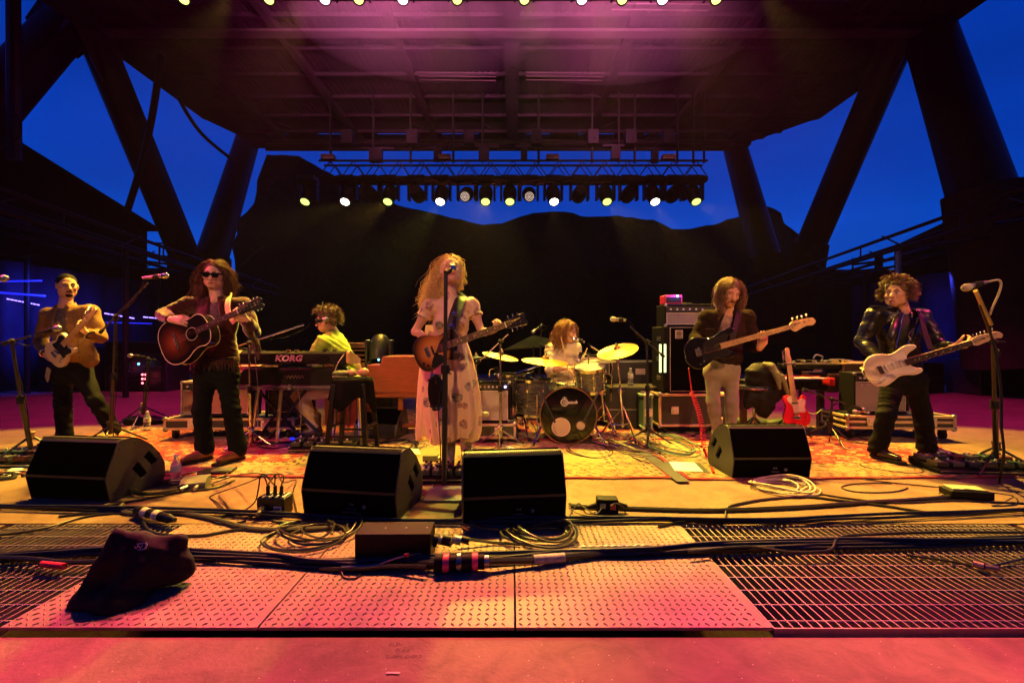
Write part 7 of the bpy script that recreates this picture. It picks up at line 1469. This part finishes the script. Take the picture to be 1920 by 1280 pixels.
g = guitar('strat', P(1652, 693, 3.82), P(1823, 642, 3.55), (-.10, -1, .10), 'white electric guitar with a rosewood board held by the man in leather', mat('white_finish', (.72, .60, .46), .25, coat=.6), mat('white_guard', (.74, .66, .58), .3), [(-.02, -.06), (.02, -.02), (.07, .06), (.12, .085), (.20, .09), (.205, .03), (.205, -.03), (.235, -.085), (.18, -.10), (.10, -.08), (.03, -.105), (-.05, -.13), (-.06, -.10)], board=RSW, head=mat('pale_maple', (.62, .44, .26), .35, coat=.3), neck=mat('pale_maple', (.62, .44, .26)))
ribbon('strap', [P(1745, 655, 3.74), P(1735, 625, 3.80), P(1728, 600, 3.88), P(1722, 586, 4.02), P(1722, 596, 4.2)], .05, RUB, g)
m = MB(); m.tube(catmull([P(1658, 715, 3.80), P(1640, 714, 3.80), P(1622, 705, 3.84), P(1617, 695, 3.86), P(1624, 690, 3.9)], 5), .005, 6); solo('guitar_lead', m, mat('pale_jacket', (.45, .42, .25)), 'pale lead looping at the lower end of the white guitar', 'cable')
# ---- red guitar on its stand
Y = 4.72
g = guitar('tele', P(1494, 782, Y), P(1479, 680, Y+.10), (-.14, -1, .12), 'red electric guitar with a pale guard standing on a stand right of the bassist', mat('red_finish', (.60, .012, .03), .2, coat=.8), mat('pale_guard', (.62, .50, .42), .4), [(.06, -.03), (.06, .02), (.13, .03), (.21, .08), (.25, .05), (.25, -.0), (.20, -.05), (.22, -.09), (.19, -.12), (.12, -.10), (.06, -.10)], board=mat('red_maple', (.50, .22, .12), .4), neck=mat('red_maple', (.5, .22, .12)))
t = thing('guitar_stand', 'black tubular stand holding the red guitar', 'guitar stand', (P(1490, 0, Y).x, Y+.1, .02)); bx = P(1494, 0, Y).x
m = MB(); m.cone((bx-.02, Y+.16, .30), P(1478, 690, Y+.17), .010, n=8); m.cone((bx-.02, Y+.16, .30), (bx-.02, Y+.16, .2), .014, n=8); part('post', m, BLKM, t)
for a in (.2, 2.2, 4.3): m = MB(); m.cone((bx-.02, Y+.16, .24), (bx+.26*math.cos(a), Y+.12+.2*math.sin(a), .025), .010, n=8); part('leg', m, BLKM, t)
for sx in (-1, 1): m = MB(); m.tube([(bx, Y+.15, .22), (bx+sx*.09, Y+.05, .10), (bx+sx*.09, Y-.05, .10), (bx+sx*.09, Y-.06, .13)], .009, 6); part('cradle_arm', m, BLKM, t)
m = MB(); m.tube([P(1469, 686, Y+.16), P(1470, 682, Y+.06), P(1490, 682, Y+.06), P(1490, 686, Y+.16)], .007, 6); part('neck_yoke', m, BLKM, t)

# ------------------------------------------------------------------ cables, boxes and small things on the floor
CBL = mat('cable_rubber', (.008, .008, .0078), .40, spec=.5)
CBO = mat('cable_olive', (.028, .030, .016), .38)
def lay(pts, r, jig=.0, z=None, seed=0):
    rs = random.Random(seed); o = []
    for i, p in enumerate(pts):
        q = G(p[0], p[1], r+.001) if len(p) == 2 else G(p[0], p[1], p[2]); o.append(q+V((rs.gauss(0, jig), rs.gauss(0, jig), 0)))
    return catmull(o, 6)
def cable(pts, r, label, mt=CBL, name='cable', cat='cable', n=7, group=None, z=0.0, seed=0):
    m = MB(); p = [q+V((0, 0, z)) for q in lay(pts, r, 0, None, seed)]; m.tube(p, r, n); return solo(name, m, mt, label, cat, group)
def bundle(pts, r, n, spread, label, mt=CBL, seed=1, zs=.012, part_names='strand'):
    t = thing('cable_bundle', label, 'cable bundle', G(pts[0][0], pts[0][1])); rs = random.Random(seed)
    for k in range(n):
        m = MB(); ph = rs.random()*6.28; o = rs.uniform(-1, 1)*spread; L_ = len(pts); P_ = []
        for i, p in enumerate(pts):
            q = G(p[0], p[1]); q.y += o+spread*.55*math.sin(ph+i*1.35); rr = r*(.8+.5*((k*7) % 5)/5); q.z = rr+.001+zs*(k % 3)*.9+.004*(1+math.sin(ph+i*2.1)); P_.append(q)
        m.tube(catmull(P_, 6), r*(.8+.5*((k*7) % 5)/5), 6); part('cable_strand', m, mt, t)
    return t
# long runs along the stage front
bundle([(-140, 1062), (60, 1048), (230, 1040), (350, 1046), (440, 1050), (520, 1054), (600, 1062), (720, 1062), (840, 1058), (960, 1050), (1090, 1042), (1220, 1040), (1330, 1032), (1450, 1028), (1600, 1024), (1760, 1022), (1930, 1020), (2150, 1016)], .0085, 7, .030, 'thick bundle of black cables running across the plates in front of the black power box')
bundle([(-120, 952), (30, 956), (150, 960), (280, 963), (400, 966), (520, 972), (660, 980), (820, 985), (960, 984), (1090, 981), (1230, 979), (1360, 984), (1470, 984), (1560, 979), (1680, 974), (1800, 968), (1940, 962), (2100, 958)], .0075, 4, .022, 'bundle of black cables along the rear edge of the plates and gratings')
cable([(1066, 948), (1200, 953), (1340, 956), (1500, 950), (1640, 940), (1700, 937), (1790, 930), (1840, 922)], .013, 'thick black cable from the power splitter box to the right pedalboard')
cable([(1235, 986), (1300, 975), (1348, 978), (1360, 968), (1362, 955), (1378, 946), (1440, 935), (1510, 931), (1570, 937), (1660, 948), (1760, 962), (1830, 958)], .008, 'black cable making a sharp kink on the floor below the right wedge monitor')
cable([(1535, 925), (1600, 935), (1680, 942), (1790, 938), (1920, 943), (2000, 944)], .006, 'thin black cable right of the right wedge monitor')
cable([(1525, 876), (1575, 883), (1610, 896), (1680, 905), (1790, 916), (1850, 925)], .004, 'thin cable winding over the right rug border')
m = MB(); m.tube([G(1640+62*math.cos(a)*(1-.05*math.sin(3*a)), 914+9*math.sin(a), .005) for a in [i*PI/12 for i in range(21)]], .0045, 5); solo('cable_loop', m, CBL, 'single black cable loop on the floor right of the right wedge monitor', 'cable')
cable([(1290, 1046), (1400, 1036), (1480, 1046), (1530, 1046), (1560, 1040), (1575, 1018), (1640, 1012), (1760, 1008), (1930, 1008), (2050, 1006)], .007, 'black cable looping over the long right grating', z=.03)
cable([(1700, 1040), (1770, 1050), (1840, 1062), (1880, 1056), (1960, 1036)], .006, 'thin black cable with a pale connector on the right grating')
m = MB(); m.cone(G(1826, 1056, .02), G(1846, 1062, .02), .016, n=12); m.cone(G(1846, 1062, .02), G(1872, 1066, .02), .011, n=10); solo('cable_connector', m, mat('pink_chrome', (.5, .3, .3)), 'pale cable connector lying on the right grating', 'connector')
cable([(230, 945), (225, 955), (250, 962), (330, 960), (400, 972), (470, 990), (560, 992), (680, 985), (800, 986)], .0125, 'thick grey cable curving from the white banded connector to the power box', mat('cable_grey', (.05, .048, .035), .5))
cable([(110, 968), (160, 962), (240, 962), (264, 974), (280, 994), (310, 1002), (380, 1003), (450, 992), (560, 990)], .0075, 'dark cable looping below the white banded connector')
t = thing('power_connector', 'black connector with white bands lying near the left wedge monitor', 'connector', G(285, 965)); A, B = G(262, 958, .04), G(310, 970, .04); d = (B-A)
m = MB(); m.cone(A-d*.1, B+d*.1, .026, n=16); part('barrel', m, BLK, t)
for q in (.18, .62): m = MB(); m.cone(A+d*q, A+d*(q+.2), .030, n=16); part('white_band', m, mat('band_cream', (.62, .55, .42), .5), t)
m = MB(); m.cone(A-d*.2, A-d*.1, .015, .026, n=14); part('boot', m, CBL, t); m = MB(); m.cone(B+d*.1, B+d*.35, .026, .013, n=14); part('boot', m, CBL, t)
cable([(-40, 1052), (60, 1056), (120, 1062), (200, 1060)], .012, 'black cable with a red sleeve left of the black bag', z=.02)
m = MB(); m.cone(G(78, 1057, .035), G(120, 1061, .035), .014, n=12); solo('red_sleeve', m, mat('red_tape', (.5, .02, .05), .4), 'red tape sleeve on the cable left of the black bag', 'tape')
cable([(-60, 1008), (60, 995), (160, 968), (230, 960)], .007, 'black cable crossing the left grating behind the bag')
cable([(-40, 945), (60, 948), (150, 953), (240, 940), (300, 930), (330, 922), (400, 915), (440, 900)], .007, 'black cable passing under the far left wedge monitor')
# coils
def coil(px, py, rx, n, r, label, mt=CBL, seed=1, el=.0, asp=1.0):
    rs = random.Random(seed); c = G(px, py); pts = []; k = FP/c.y; R0 = rx/k
    for j in range(n):
        ox, oy, q, ph = rs.gauss(0, R0*.13), rs.gauss(0, R0*.15), R0*(.72+.42*rs.random()), rs.random()*.7
        for i in range(15): a = i*2*PI/15+j*.35; pts.append(c+V((ox+q*math.cos(a), oy+q*asp*math.sin(a)*(.8+.15*rs.random()*0), r+.002+.007*j*(.5+.5*math.sin(a*2+ph))+.003*j)))
    m = MB(); m.tube(catmull(pts, 3), r, 6); return solo('cable_coil', m, mt, label, 'cable coil', 'coiled cables on the floor')
coil(300, 917, 50, 5, .0052, 'coiled green cable between the far left wedge monitor and the grey stage box', CBO, 3)
coil(590, 1003, 66, 6, .0060, 'loosely coiled cable on the tread plates left of the black power box', CBO, 5)
coil(1012, 1008, 64, 7, .0064, 'large coil of cable on the tread plates right of the black power box', CBO, 8)
coil(1465, 916, 52, 7, .0055, 'white cable coil at the foot of the right wedge monitor', mat('cable_white', (.50, .46, .38), .5), 9)
coil(442, 975, 28, 1, .006, 'small single loop of cable at the back edge of the left plate', CBL, 11)
coil(1190, 838, 46, 8, .006, 'tangled heap of cables at the foot of the drum microphone stands', mat('cable_brown', (.20, .15, .10), .5), 21, asp=2.0)
coil(1255, 838, 44, 7, .0055, 'tangled green cables in front of the flight case under the bass rig', mat('cable_green', (.08, .14, .09), .5), 22, asp=2.2)
coil(1135, 826, 34, 5, .0055, 'tangle of pale cables at the foot of the cymbal stands', STL, 23, asp=2.0)
coil(470, 808, 48, 5, .006, 'tangle of cables under the keyboards', mat('cable_brown', (.2, .15, .1)), 24, asp=2.0)
coil(735, 842, 48, 5, .007, 'black cables heaped right of the stool', CBL, 25, asp=1.8)
coil(1665, 878, 45, 3, .004, 'thin black cable loops on the rug before the man in leather', CBL, 26)
coil(20, 893, 28, 2, .011, 'thick green cable loop at the left edge beside the wedge monitor', CBO, 27)
for i_, (px, py, rx, n_, r_, mt_, lb) in enumerate((
    (525, 832, 45, 4, .005, CBL, 'black cable tangle under the left half of the keyboards'), (422, 806, 34, 4, .005, mat('cable_brown', (.2, .15, .1)), 'brownish cable tangle right of the twelve string player'),
    (632, 838, 40, 4, .005, CBL, 'cable tangle behind the legs of the bar stool'), (905, 833, 36, 3, .005, CBL, 'cable tangle before the amplifier right of the singer'), (968, 832, 34, 4, .0045, STL, 'pale cable tangle left of the bass drum'),
    (1108, 846, 36, 3, .005, CBL, 'black cable loops right of the bass drum'), (1318, 832, 38, 3, .005, CBL, 'black cable loops behind the right wedge monitor, left side'), (1600, 826, 40, 3, .005, CBL, 'black cable loops on the rug under the right amplifier case'),
    (1218, 858, 40, 2, .004, CBL, 'thin black cable loops on the rug above the tape seam'), (395, 892, 42, 3, .0045, CBL, 'thin black cable loops over the flat black pedal plate'), (540, 800, 40, 4, .0045, mat('cable_white', (.50, .46, .38)), 'white cables lying behind the keyboard stand'))):
    coil(px, py, rx, n_, r_, lb, mt_, 40+i_, asp=1.9 if py < 860 else 1.0)
cable([(880, 978), (895, 992), (960, 1000), (1000, 992), (1018, 965)], .008, 'cable end with an orange connector by the large coil', CBO, z=.02)
m = MB(); m.cone(G(868, 984, .04), G(880, 990, .03), .013, n=10); solo('cable_connector', m, mat('orange_plug', (.6, .26, .05), .4), 'orange cable end left of the large coil', 'connector')
# black power box with connectors
bx = G(737, 1056); t = thing('power_box', 'long black steel box lying on the middle tread plate', 'power box', bx, R(1), world=False); k = FP/bx.y
m = MB(); m.box((0, .065, .072), (141/k, .15, .142)); part('case', m, mat('box_black', (.007, .0065, .006), .45, spec=.2, var=.3, vs=5, bump=.1, bs=90), t, bevel=.004)
for i in range(3): m = MB(); m.ball((-.05+i*.1, .06, .144), (.005, .005, .003), n=8); part('screw', m, STL, t)
hub = G(808, 1010, .07); t = thing('power_connector', 'black and yellow plug at the right end of the black power box', 'connector', hub)
for a, b, r, mt in ((0, .035, .030, BLKM), (.035, .055, .020, STL), (.055, .10, .027, BLKM), (.10, .115, .029, mat('yellow_ring', (.55, .45, .20), .4)), (.115, .15, .022, STL), (.15, .19, .018, BLKM)): m = MB(); m.cone(hub+V((a, 0, 0)), hub+V((b, 0, -.01)), r, n=16); part('plug_ring', m, mt, t)
cable([(858, 1006, .05), (890, 1012, .03), (930, 1017, .012), (975, 1020, .012)], .0075, 'cable leaving the yellow ringed plug', CBO)
t = thing('power_connector', 'big black connector with two pink bands in front of the power box', 'connector', G(865, 1066)); A, B = G(815, 1055, .045), G(912, 1052, .045); d = B-A
for a, b, r, mt in ((0, .16, .038, BLK), (.16, .28, .0395, mat('pink_tape', (.65, .05, .15), .45)), (.28, .42, .036, BLK), (.42, .52, .043, mat('green_metal', (.20, .26, .18), .3, .9)), (.52, .72, .037, BLK), (.72, .84, .0395, mat('pink_tape', (.65, .05, .15))), (.84, .96, .034, BLK), (.96, 1.05, .028, STL)): m = MB(); m.cone(A+d*a, A+d*b, r, n=20); part('barrel_ring', m, mt, t, bevel=.002)
cable([(912, 1052, .045), (960, 1051, .035), (1030, 1048, .025), (1100, 1040, .02), (1200, 1034, .016), (1330, 1032, .016), (1450, 1028, .02)], .0165, 'very thick black cable running right from the banded connector')
m = MB(); m.cone(G(1000, 1049, .032), G(1058, 1045, .025), .0225, n=16); solo('cable_sleeve', m, mat('sleeve_grey', (.20, .17, .15), .5, col2=(.5, .42, .36), vs=40), 'pale striped sleeve on the thick cable right of the banded connector', 'cable sleeve')
for i, q in enumerate(((560, 1052, 815, 1056), (600, 1066, 800, 1062), (640, 1048, 820, 1050))): cable([(q[0], q[1]), ((q[0]*2+q[2])/3, q[1]+3-i*3, .02), ((q[0]+q[2]*2)/3, q[3]-6+i*5, .03), (q[2], q[3], .045)], .010-.001*i, ('thickest', 'middle', 'thinnest')[i]+' of the three cables entering the banded connector', z=.0)
cable([(640, 1062, .02), (700, 1060, .03), (736, 1048, .05), (765, 1040, .06), (790, 1038, .05)], .005, 'thin wire with a red tag in front of the power box', STL)
m = MB(); m.box(G(762, 1040, .065), (.022, .012, .016)); solo('red_tag', m, mat('red_tape', (.5, .02, .05)), 'tiny red tag on the wire before the power box', 'tag')
cable([(640, 1056, .02), (643, 1080), (665, 1084), (685, 1070), (690, 1060, .02)], .004, 'thin wire drooping in a loop onto the middle tread plate')
cable([(1066, 1024, .02), (1110, 1028), (1140, 1040)], .003, 'short thin wire end on the right tread plate', STL)
m = MB(); rs = random.Random(2)
for i in range(9): px = 1085+i*14; m.tube(catmull([G(px, 1027-i*.2, .02), G(px+12, 1024-i*.3, .03), G(px+22, 1026-i*.4, .02)], 3), .006, 5)
solo('taped_plugs', m, mat('plug_mix', (.35, .25, .2), .4, col2=(.6, .5, .4), vs=60), 'row of small taped plugs in the cable bundle right of the large coil', 'plugs')
# black cloth bag
s = SDF(.0065); c = G(238, 1118); B_ = lambda x, y, z: c+V((x*.82+.005, y*.9, z*1.15))
s.chain([B_(-.15, -.06, .0), B_(.0, -.075, .0), B_(.07, -.06, .0)], [.05, .06, .05], k=.04).chain([B_(-.06, .05, .06), B_(.03, .05, .07), B_(.13, .09, .06)], [.07, .065, .055], k=.05)
s.chain([B_(-.085, .0, .13), B_(-.075, .03, .205), B_(.01, .06, .185), B_(.10, .09, .170), B_(.17, .11, .165)], [.030, .020, .020, .018, .018], k=.035).cone(B_(.17, .11, .155), B_(.19, .11, .05), .028, .045, k=.035).cone(B_(-.09, .02, .15), B_(-.17, -.05, .02), .035, .035, k=.04).cone(B_(.02, .02, .14), B_(.02, -.06, .03), .03, .045, k=.03).ell(B_(-.01, .04, .10), (.10, .06, .10), k=.05).ell(B_(.09, .08, .10), (.09, .05, .075), k=.05)
t = thing('cloth_bag', 'black crumpled cloth bag with a small white logo patch on the left tread plate', 'bag', (c.x, c.y, 0))
skin_part('bag_body', s, mat('black_bag_cloth', (.010, .008, .009), .8, spec=.2, bump=.4, bs=30, bd=.008), t, .016, .9, 9, clip=[((0, 0, .002), (0, 0, -1))])
ca, sa = math.cos(.15), math.sin(.15); LM = basis(V((.97, .2, .1)).normalized(), V((-.12, .35, .92)).normalized(), V((.08, -.92, .38)).normalized(), c+V((.02, -.0, .200)))
m = MB(); m.prism(rrect(.125, .030, .012), 0, .002, LM @ Matrix.Scale(.9, 4)); part('logo_patch', m, mat('patch_white', (.66, .58, .56), .6), t)
m = MB(); m.prism(rrect(.112, .021, .008), .0022, .003, LM @ Matrix.Scale(.9, 4)); part('patch_inner', m, BLK, t)
m = MB(); pts = [V((-.048+.0085*i, (.006 if i % 2 else -.006), .004)) for i in range(12)]; m.tube([LM @ (p*.9) for p in catmull(pts, 3)], .0016, 4); part('logo_script', m, mat('patch_white', (.66, .58, .56)), t)
m = MB(); m.tube(catmull([B_(-.085, -.01, .205), B_(-.04, .0, .15), B_(.02, .02, .135), B_(.09, .05, .155), B_(.165, .085, .165)], 6), .006, 8); part('drawstring_hem', m, mat('black_bag_cloth', (.02, .017, .018)), t)
# splitter box with plugs
q = G(507, 968); t = thing('stage_box', 'small black stage box with plugs and barcode label, left of the left centre wedge', 'stage box', q, R(-3), world=False)
m = MB(); m.box((0, .05, .055), (.17, .10, .105)); part('case', m, BLKM, t, bevel=.004)
m = MB(); m.box((.045, -.0015, .05), (.05, .003, .022)); part('barcode_label', m, PRNT, t); m = MB()
for i in range(9): m.box((.027+i*.0045, -.0035, .05), (.0018 if i % 2 else .001, .001, .014))
part('barcode', m, BLK, t, kind='stuff')
m = MB(); m.cone((-.04, -.002, .05), (-.04, -.035, .045), .019, n=16); m.cone((-.04, -.035, .045), (-.04, -.06, .035), .013, n=12); part('round_plug', m, mat('plug_metal', (.35, .38, .32), .3, .9), t)
for i in range(8): m = MB(); m.box((-.07+i*.02, .05, .112), (.013, .085, .008)); part('strip_label', m, PRNT if i % 2 else BLK, t)
for i, x in enumerate((-.045, .0, .04)): m = MB(); m.cone((x, .05, .11), (x, .05, .17), .011, n=10); part('jack_plug', m, BLKM, t)
rs = random.Random(4)
for i, tg in enumerate((((400, 905), (470, 890)), ((395, 930), (430, 965)), ((420, 890), (560, 880)), ((555, 900), (558, 965)), ((440, 960), (410, 930)))):
    x = q+V(((-.045, 0, .04)[i % 3], .05, .17)); a, b = G(*tg[0], .01), G(*tg[1], .01); solo('patch_wire', MB().tube(catmull([x, x+V(((-.04, -.02, .0, .06, -.08)[i], 0, .07)), x.lerp(a, .5)+V((0, 0, .06-.02*i)), a, a.lerp(b, .5)+V((-.05, .05, 0)), b], 7), .0042, 5), CBL, ('thin black wire arching left from the stage box', 'wire sweeping low to the left from the stage box', 'wire rising behind the stage box towards the rug', 'wire falling right of the stage box beside the wedge', 'inner loop of wire left of the stage box')[i], 'wire', 'wires from the small stage box')
cable([(510, 975, .03), (520, 978), (560, 980), (640, 983), (700, 990)], .0085, 'grey cable from the round plug of the small stage box', mat('cable_grey', (.2, .19, .14)))
# stage box with green tint and black plate at the left
q = G(366, 914); t = thing('stage_box', 'low grey green box right of the water bottle at the left', 'stage box', q, R(20), world=False); m = MB(); m.prism([(-.07, 0), (-.07, .05), (-.03, .075), (.07, .075), (.07, 0)], -.08, .08, basis(V((0, 1, 0)), V((0, 0, 1)), V((1, 0, 0)))); part('case', m, mat('grey_green_paint', (.18, .20, .12), .5), t, bevel=.004); m = MB(); m.cone((-.03, -.07, .03), (-.06, -.11, .025), .014, n=12); m.cone((.03, -.07, .03), (.03, -.12, .025), .012, n=12); part('plugs', m, STL, t, kind='stuff')
q = G(405, 890); t = thing('tuner_pedal', 'flat black pedal plate beside the left stage box', 'pedal', q, R(12), world=False); m = MB(); m.box((0, .03, .022), (.24, .14, .02)); part('plate', m, BLKM, t, bevel=.004); m = MB(); m.box((.04, .03, .034), (.15, .10, .006)); part('tread', m, mat('dark_green_paint', (.06, .08, .05), .4), t, bevel=.002)
# power splitter at the centre right
q = G(1140, 966); t = thing('power_splitter', 'black outlet box with thin wires right of the centre wedge monitor', 'outlet box', q, R(-5), world=False); m = MB(); m.box((0, .05, .05), (.13, .09, .085)); part('case', m, BLK, t, bevel=.008)
m = MB(); m.cone((.065, .05, .045), (.12, .06, .035), .024, .015, n=14); m.cone((-.065, .04, .045), (-.12, .04, .03), .020, .013, n=14); part('plug', m, BLKM, t)
m = MB(); m.box((.03, .003, .05), (.035, .008, .035)); part('outlet', m, mat('red_outlet', (.45, .06, .04), .4), t, bevel=.003); m = MB(); m.box((-.03, .003, .055), (.035, .01, .03)); part('outlet', m, mat('grey_outlet', (.25, .25, .2), .4), t, bevel=.003)
for i, cp in enumerate(([(1145, 930), (1155, 925), (1172, 935), (1165, 955)], [(1128, 935), (1115, 945), (1090, 930), (1066, 925)], [(1120, 950), (1095, 948), (1075, 940), (1066, 930)], [(1066, 952), (1085, 925), (1100, 945), (1120, 940)])):
    m = MB(); m.tube(catmull([G(a, b+18, .02 if j not in (0, 1) else .12) for j, (a, b) in enumerate(cp)], 6), .0035, 5); solo('power_wire', m, CBL, ('thin wire looping up over the outlet box', 'upper thin wire left of the outlet box', 'middle thin wire left of the outlet box', 'crossing thin wire beside the centre wedge')[i], 'wire', 'thin wires at the outlet box')
# right box and pedalboards
q = G(1822, 938); t = thing('power_supply', 'black power supply block with a pale top near the right edge', 'power supply', q, R(-12), world=False); m = MB(); m.box((0, .05, .035), (.24, .13, .05)); part('case', m, BLK, t, bevel=.008); m = MB(); m.box((.0, .06, .064), (.19, .10, .012)); part('pale_top', m, mat('pale_green_top', (.35, .38, .26), .5), t, bevel=.003)
cable([(1760, 925), (1790, 915, .06), (1850, 922, .07), (1900, 930), (1905, 945), (1860, 948)], .004, 'thin cable arching over the black power supply')
def pedalboard(px, py, w, d, n, rz, label, seed):
    q = G(px, py); t = thing('pedalboard', label, 'pedalboard', q, R(rz), 'pedalboards on the rugs', world=False); m = MB(); m.prism([(0, .02), (0, .045), (d, .085), (d, .02)], -w/2, w/2, basis(V((0, 1, 0)), V((0, 0, 1)), V((1, 0, 0)))); part('board', m, BLK, t, bevel=.005); rs = random.Random(seed)
    m = MB(); m.box((0, -.006, .034), (w*.98, .006, .008)); part('front_rail', m, STL, t)
    for i in range(n):
        for r_ in (0, 1):
            x = -w/2+w*(i+.5)/n; y = d*(.28+.45*r_); z = .045+.04*y/d; cl = rs.choice([(.02, .02, .02), (.05, .04, .03), (.02, .05, .03), (.10, .02, .02), (.08, .08, .07), (.015, .02, .05)])
            m = MB(); m.box((x, y, z+.022), (w/n*.72, d*.34, .038)); u = part('pedal', m, mat('pedal_%d' % int(cl[0]*100+cl[1]*10), cl, .4), t, bevel=.003); m = MB(); m.cone((x, y-.03, z+.04), (x, y-.03, z+.052), .009, n=10); part('footswitch', m, CHR, u)
            for s_ in (-1, 1): m = MB(); m.cone((x+s_*.018, y+.03, z+.04), (x+s_*.018, y+.03, z+.054), .008, n=8); part('pedal_knob', m, WHT if rs.random() < .4 else BLK, u)
pedalboard(1852, 893, .72, .30, 6, -4, 'long dark pedalboard at the right edge before the man in leather', 3)
pedalboard(828, 908, .34, .20, 4, 0, 'small dark pedalboard behind the centre mic stand', 5)
pedalboard(12, 880, .50, .25, 4, 4, 'pedalboard at the left edge behind the far left wedge monitor', 6)
pedalboard(600, 850, .60, .24, 5, 3, 'pedalboard on the floor under the keyboard player\'s foot', 7)
q = G(806, 868); t = thing('direct_box', 'small green box on the rug under the hem of the dress', 'box', q, 0, world=False); m = MB(); m.box((0, .05, .035), (.13, .1, .06)); part('case', m, mat('olive_paint', (.14, .16, .05), .5), t, bevel=.004); m = MB(); m.cone((.065, .05, .035), (.09, .05, .035), .012, n=10); part('plug', m, STL, t)
q = G(778, 852, .03); m = MB(); m.box((0, 0, 0), (.09, .07, .004)); o = solo('paper_card', m, PRNT, 'small white card on the floor left of the singer\'s dress', 'card'); o.location = q+V((0, 0, .03)); o.rotation_euler = (.5, .2, .6)
cable([(765, 848, .03), (800, 832, .03), (770, 825, .04), (740, 835, .03)], .006, 'brown cable curl right of the stool on the rug', mat('cable_brown', (.2, .15, .1)))
# set list
m = MB(); a = [G(1253, 865, .016), G(1302, 867, .016), G(1320, 884, .016), G(1263, 882, .016)]; m.raw([p for p in a]+[p+V((0, 0, .001)) for p in a], [(3, 2, 1, 0), (4, 5, 6, 7), (0, 1, 5, 4), (1, 2, 6, 5), (2, 3, 7, 6), (3, 0, 4, 7)][:]); solo('set_list', m, mat('white_paper', (.80, .80, .84), .6), 'white set list sheet taped on the right rug beside the seam', 'paper')
m = MB(); a = [G(1243, 865, .0165), G(1254, 865, .0165), G(1266, 883, .0165), G(1254, 884, .0165)]; b = [G(1302, 867, .0165), G(1311, 867, .0165), G(1332, 886, .0165), G(1320, 885, .0165)]
for z_, qd, lb in ((0, a, 'left'), (1, b, 'right')): m = MB(); m.raw(qd+[p+V((0, 0, .001)) for p in qd], [(3, 2, 1, 0), (4, 5, 6, 7), (0, 1, 5, 4), (1, 2, 6, 5), (2, 3, 7, 6), (3, 0, 4, 7)]); solo('gaffer_tape', m, GAF, 'piece of grey tape on the %s edge of the white set list' % lb, 'tape')
m = MB(); a = [G(20, 878, .016), G(50, 870, .016), G(40, 884, .016), G(5, 890, .016)]; m.raw(a+[p+V((0, 0, .001)) for p in a], [(3, 2, 1, 0), (4, 5, 6, 7), (0, 1, 5, 4), (1, 2, 6, 5), (2, 3, 7, 6), (3, 0, 4, 7)]); solo('set_list', m, mat('white_paper', (.8, .8, .84)), 'white set list sheet at the left edge behind the wedge monitor', 'paper')
# small debris and stencil marks on the front lip
m = MB(); m.box(G(737, 1262, .001-.02)+V((0, 0, .003)), (.045, .006, .0008)); m2 = solo('chalk_mark', m, mat('chalk', (.6, .5, .45), .9), 'short pale chalk mark on the front lip', 'mark')
lipM = basis(V((1, 0, 0)), V((0, 1, 0)), V((0, 0, 1)))
for txt, px, py, sz in (('ELEV', 742, 1208, .022), ('IM & A', 755, 1219, .018), ('QUEEN  CHEF D', 757, 1231, .017)): text_mesh('stencil_lettering', txt, sz, mat('stencil_ink', (.12, .06, .055), .9), None, Matrix.Translation(G(px, py, -.02)+V((0, 0, .0015))) @ Matrix.Diagonal((1, 1.25, 1, 1)), .0002); o = bpy.data.objects[-1] if 0 else None
for o in list(COL.objects):
    if o.name.startswith('stencil_lettering'): o['label'] = 'faded stencilled %s line of lettering on the red lit front lip' % {0: 'top', 1: 'middle', 2: 'bottom'}[0 if '.' not in o.name else int(o.name.split('.')[1])]; o['category'] = 'lettering'
rs = random.Random(14); m = MB()
for i in range(90): q = V((rs.uniform(-2.2, 2.2), rs.uniform(.95, 1.6), -.019)); m.ball(q, (rs.uniform(.001, .0028), rs.uniform(.001, .0025), .0012), n=4)
o = solo('grit', m, mat('grit_pale', (.6, .5, .45), .8), 'pale specks of grit scattered on the front lip', 'grit', kind='stuff')
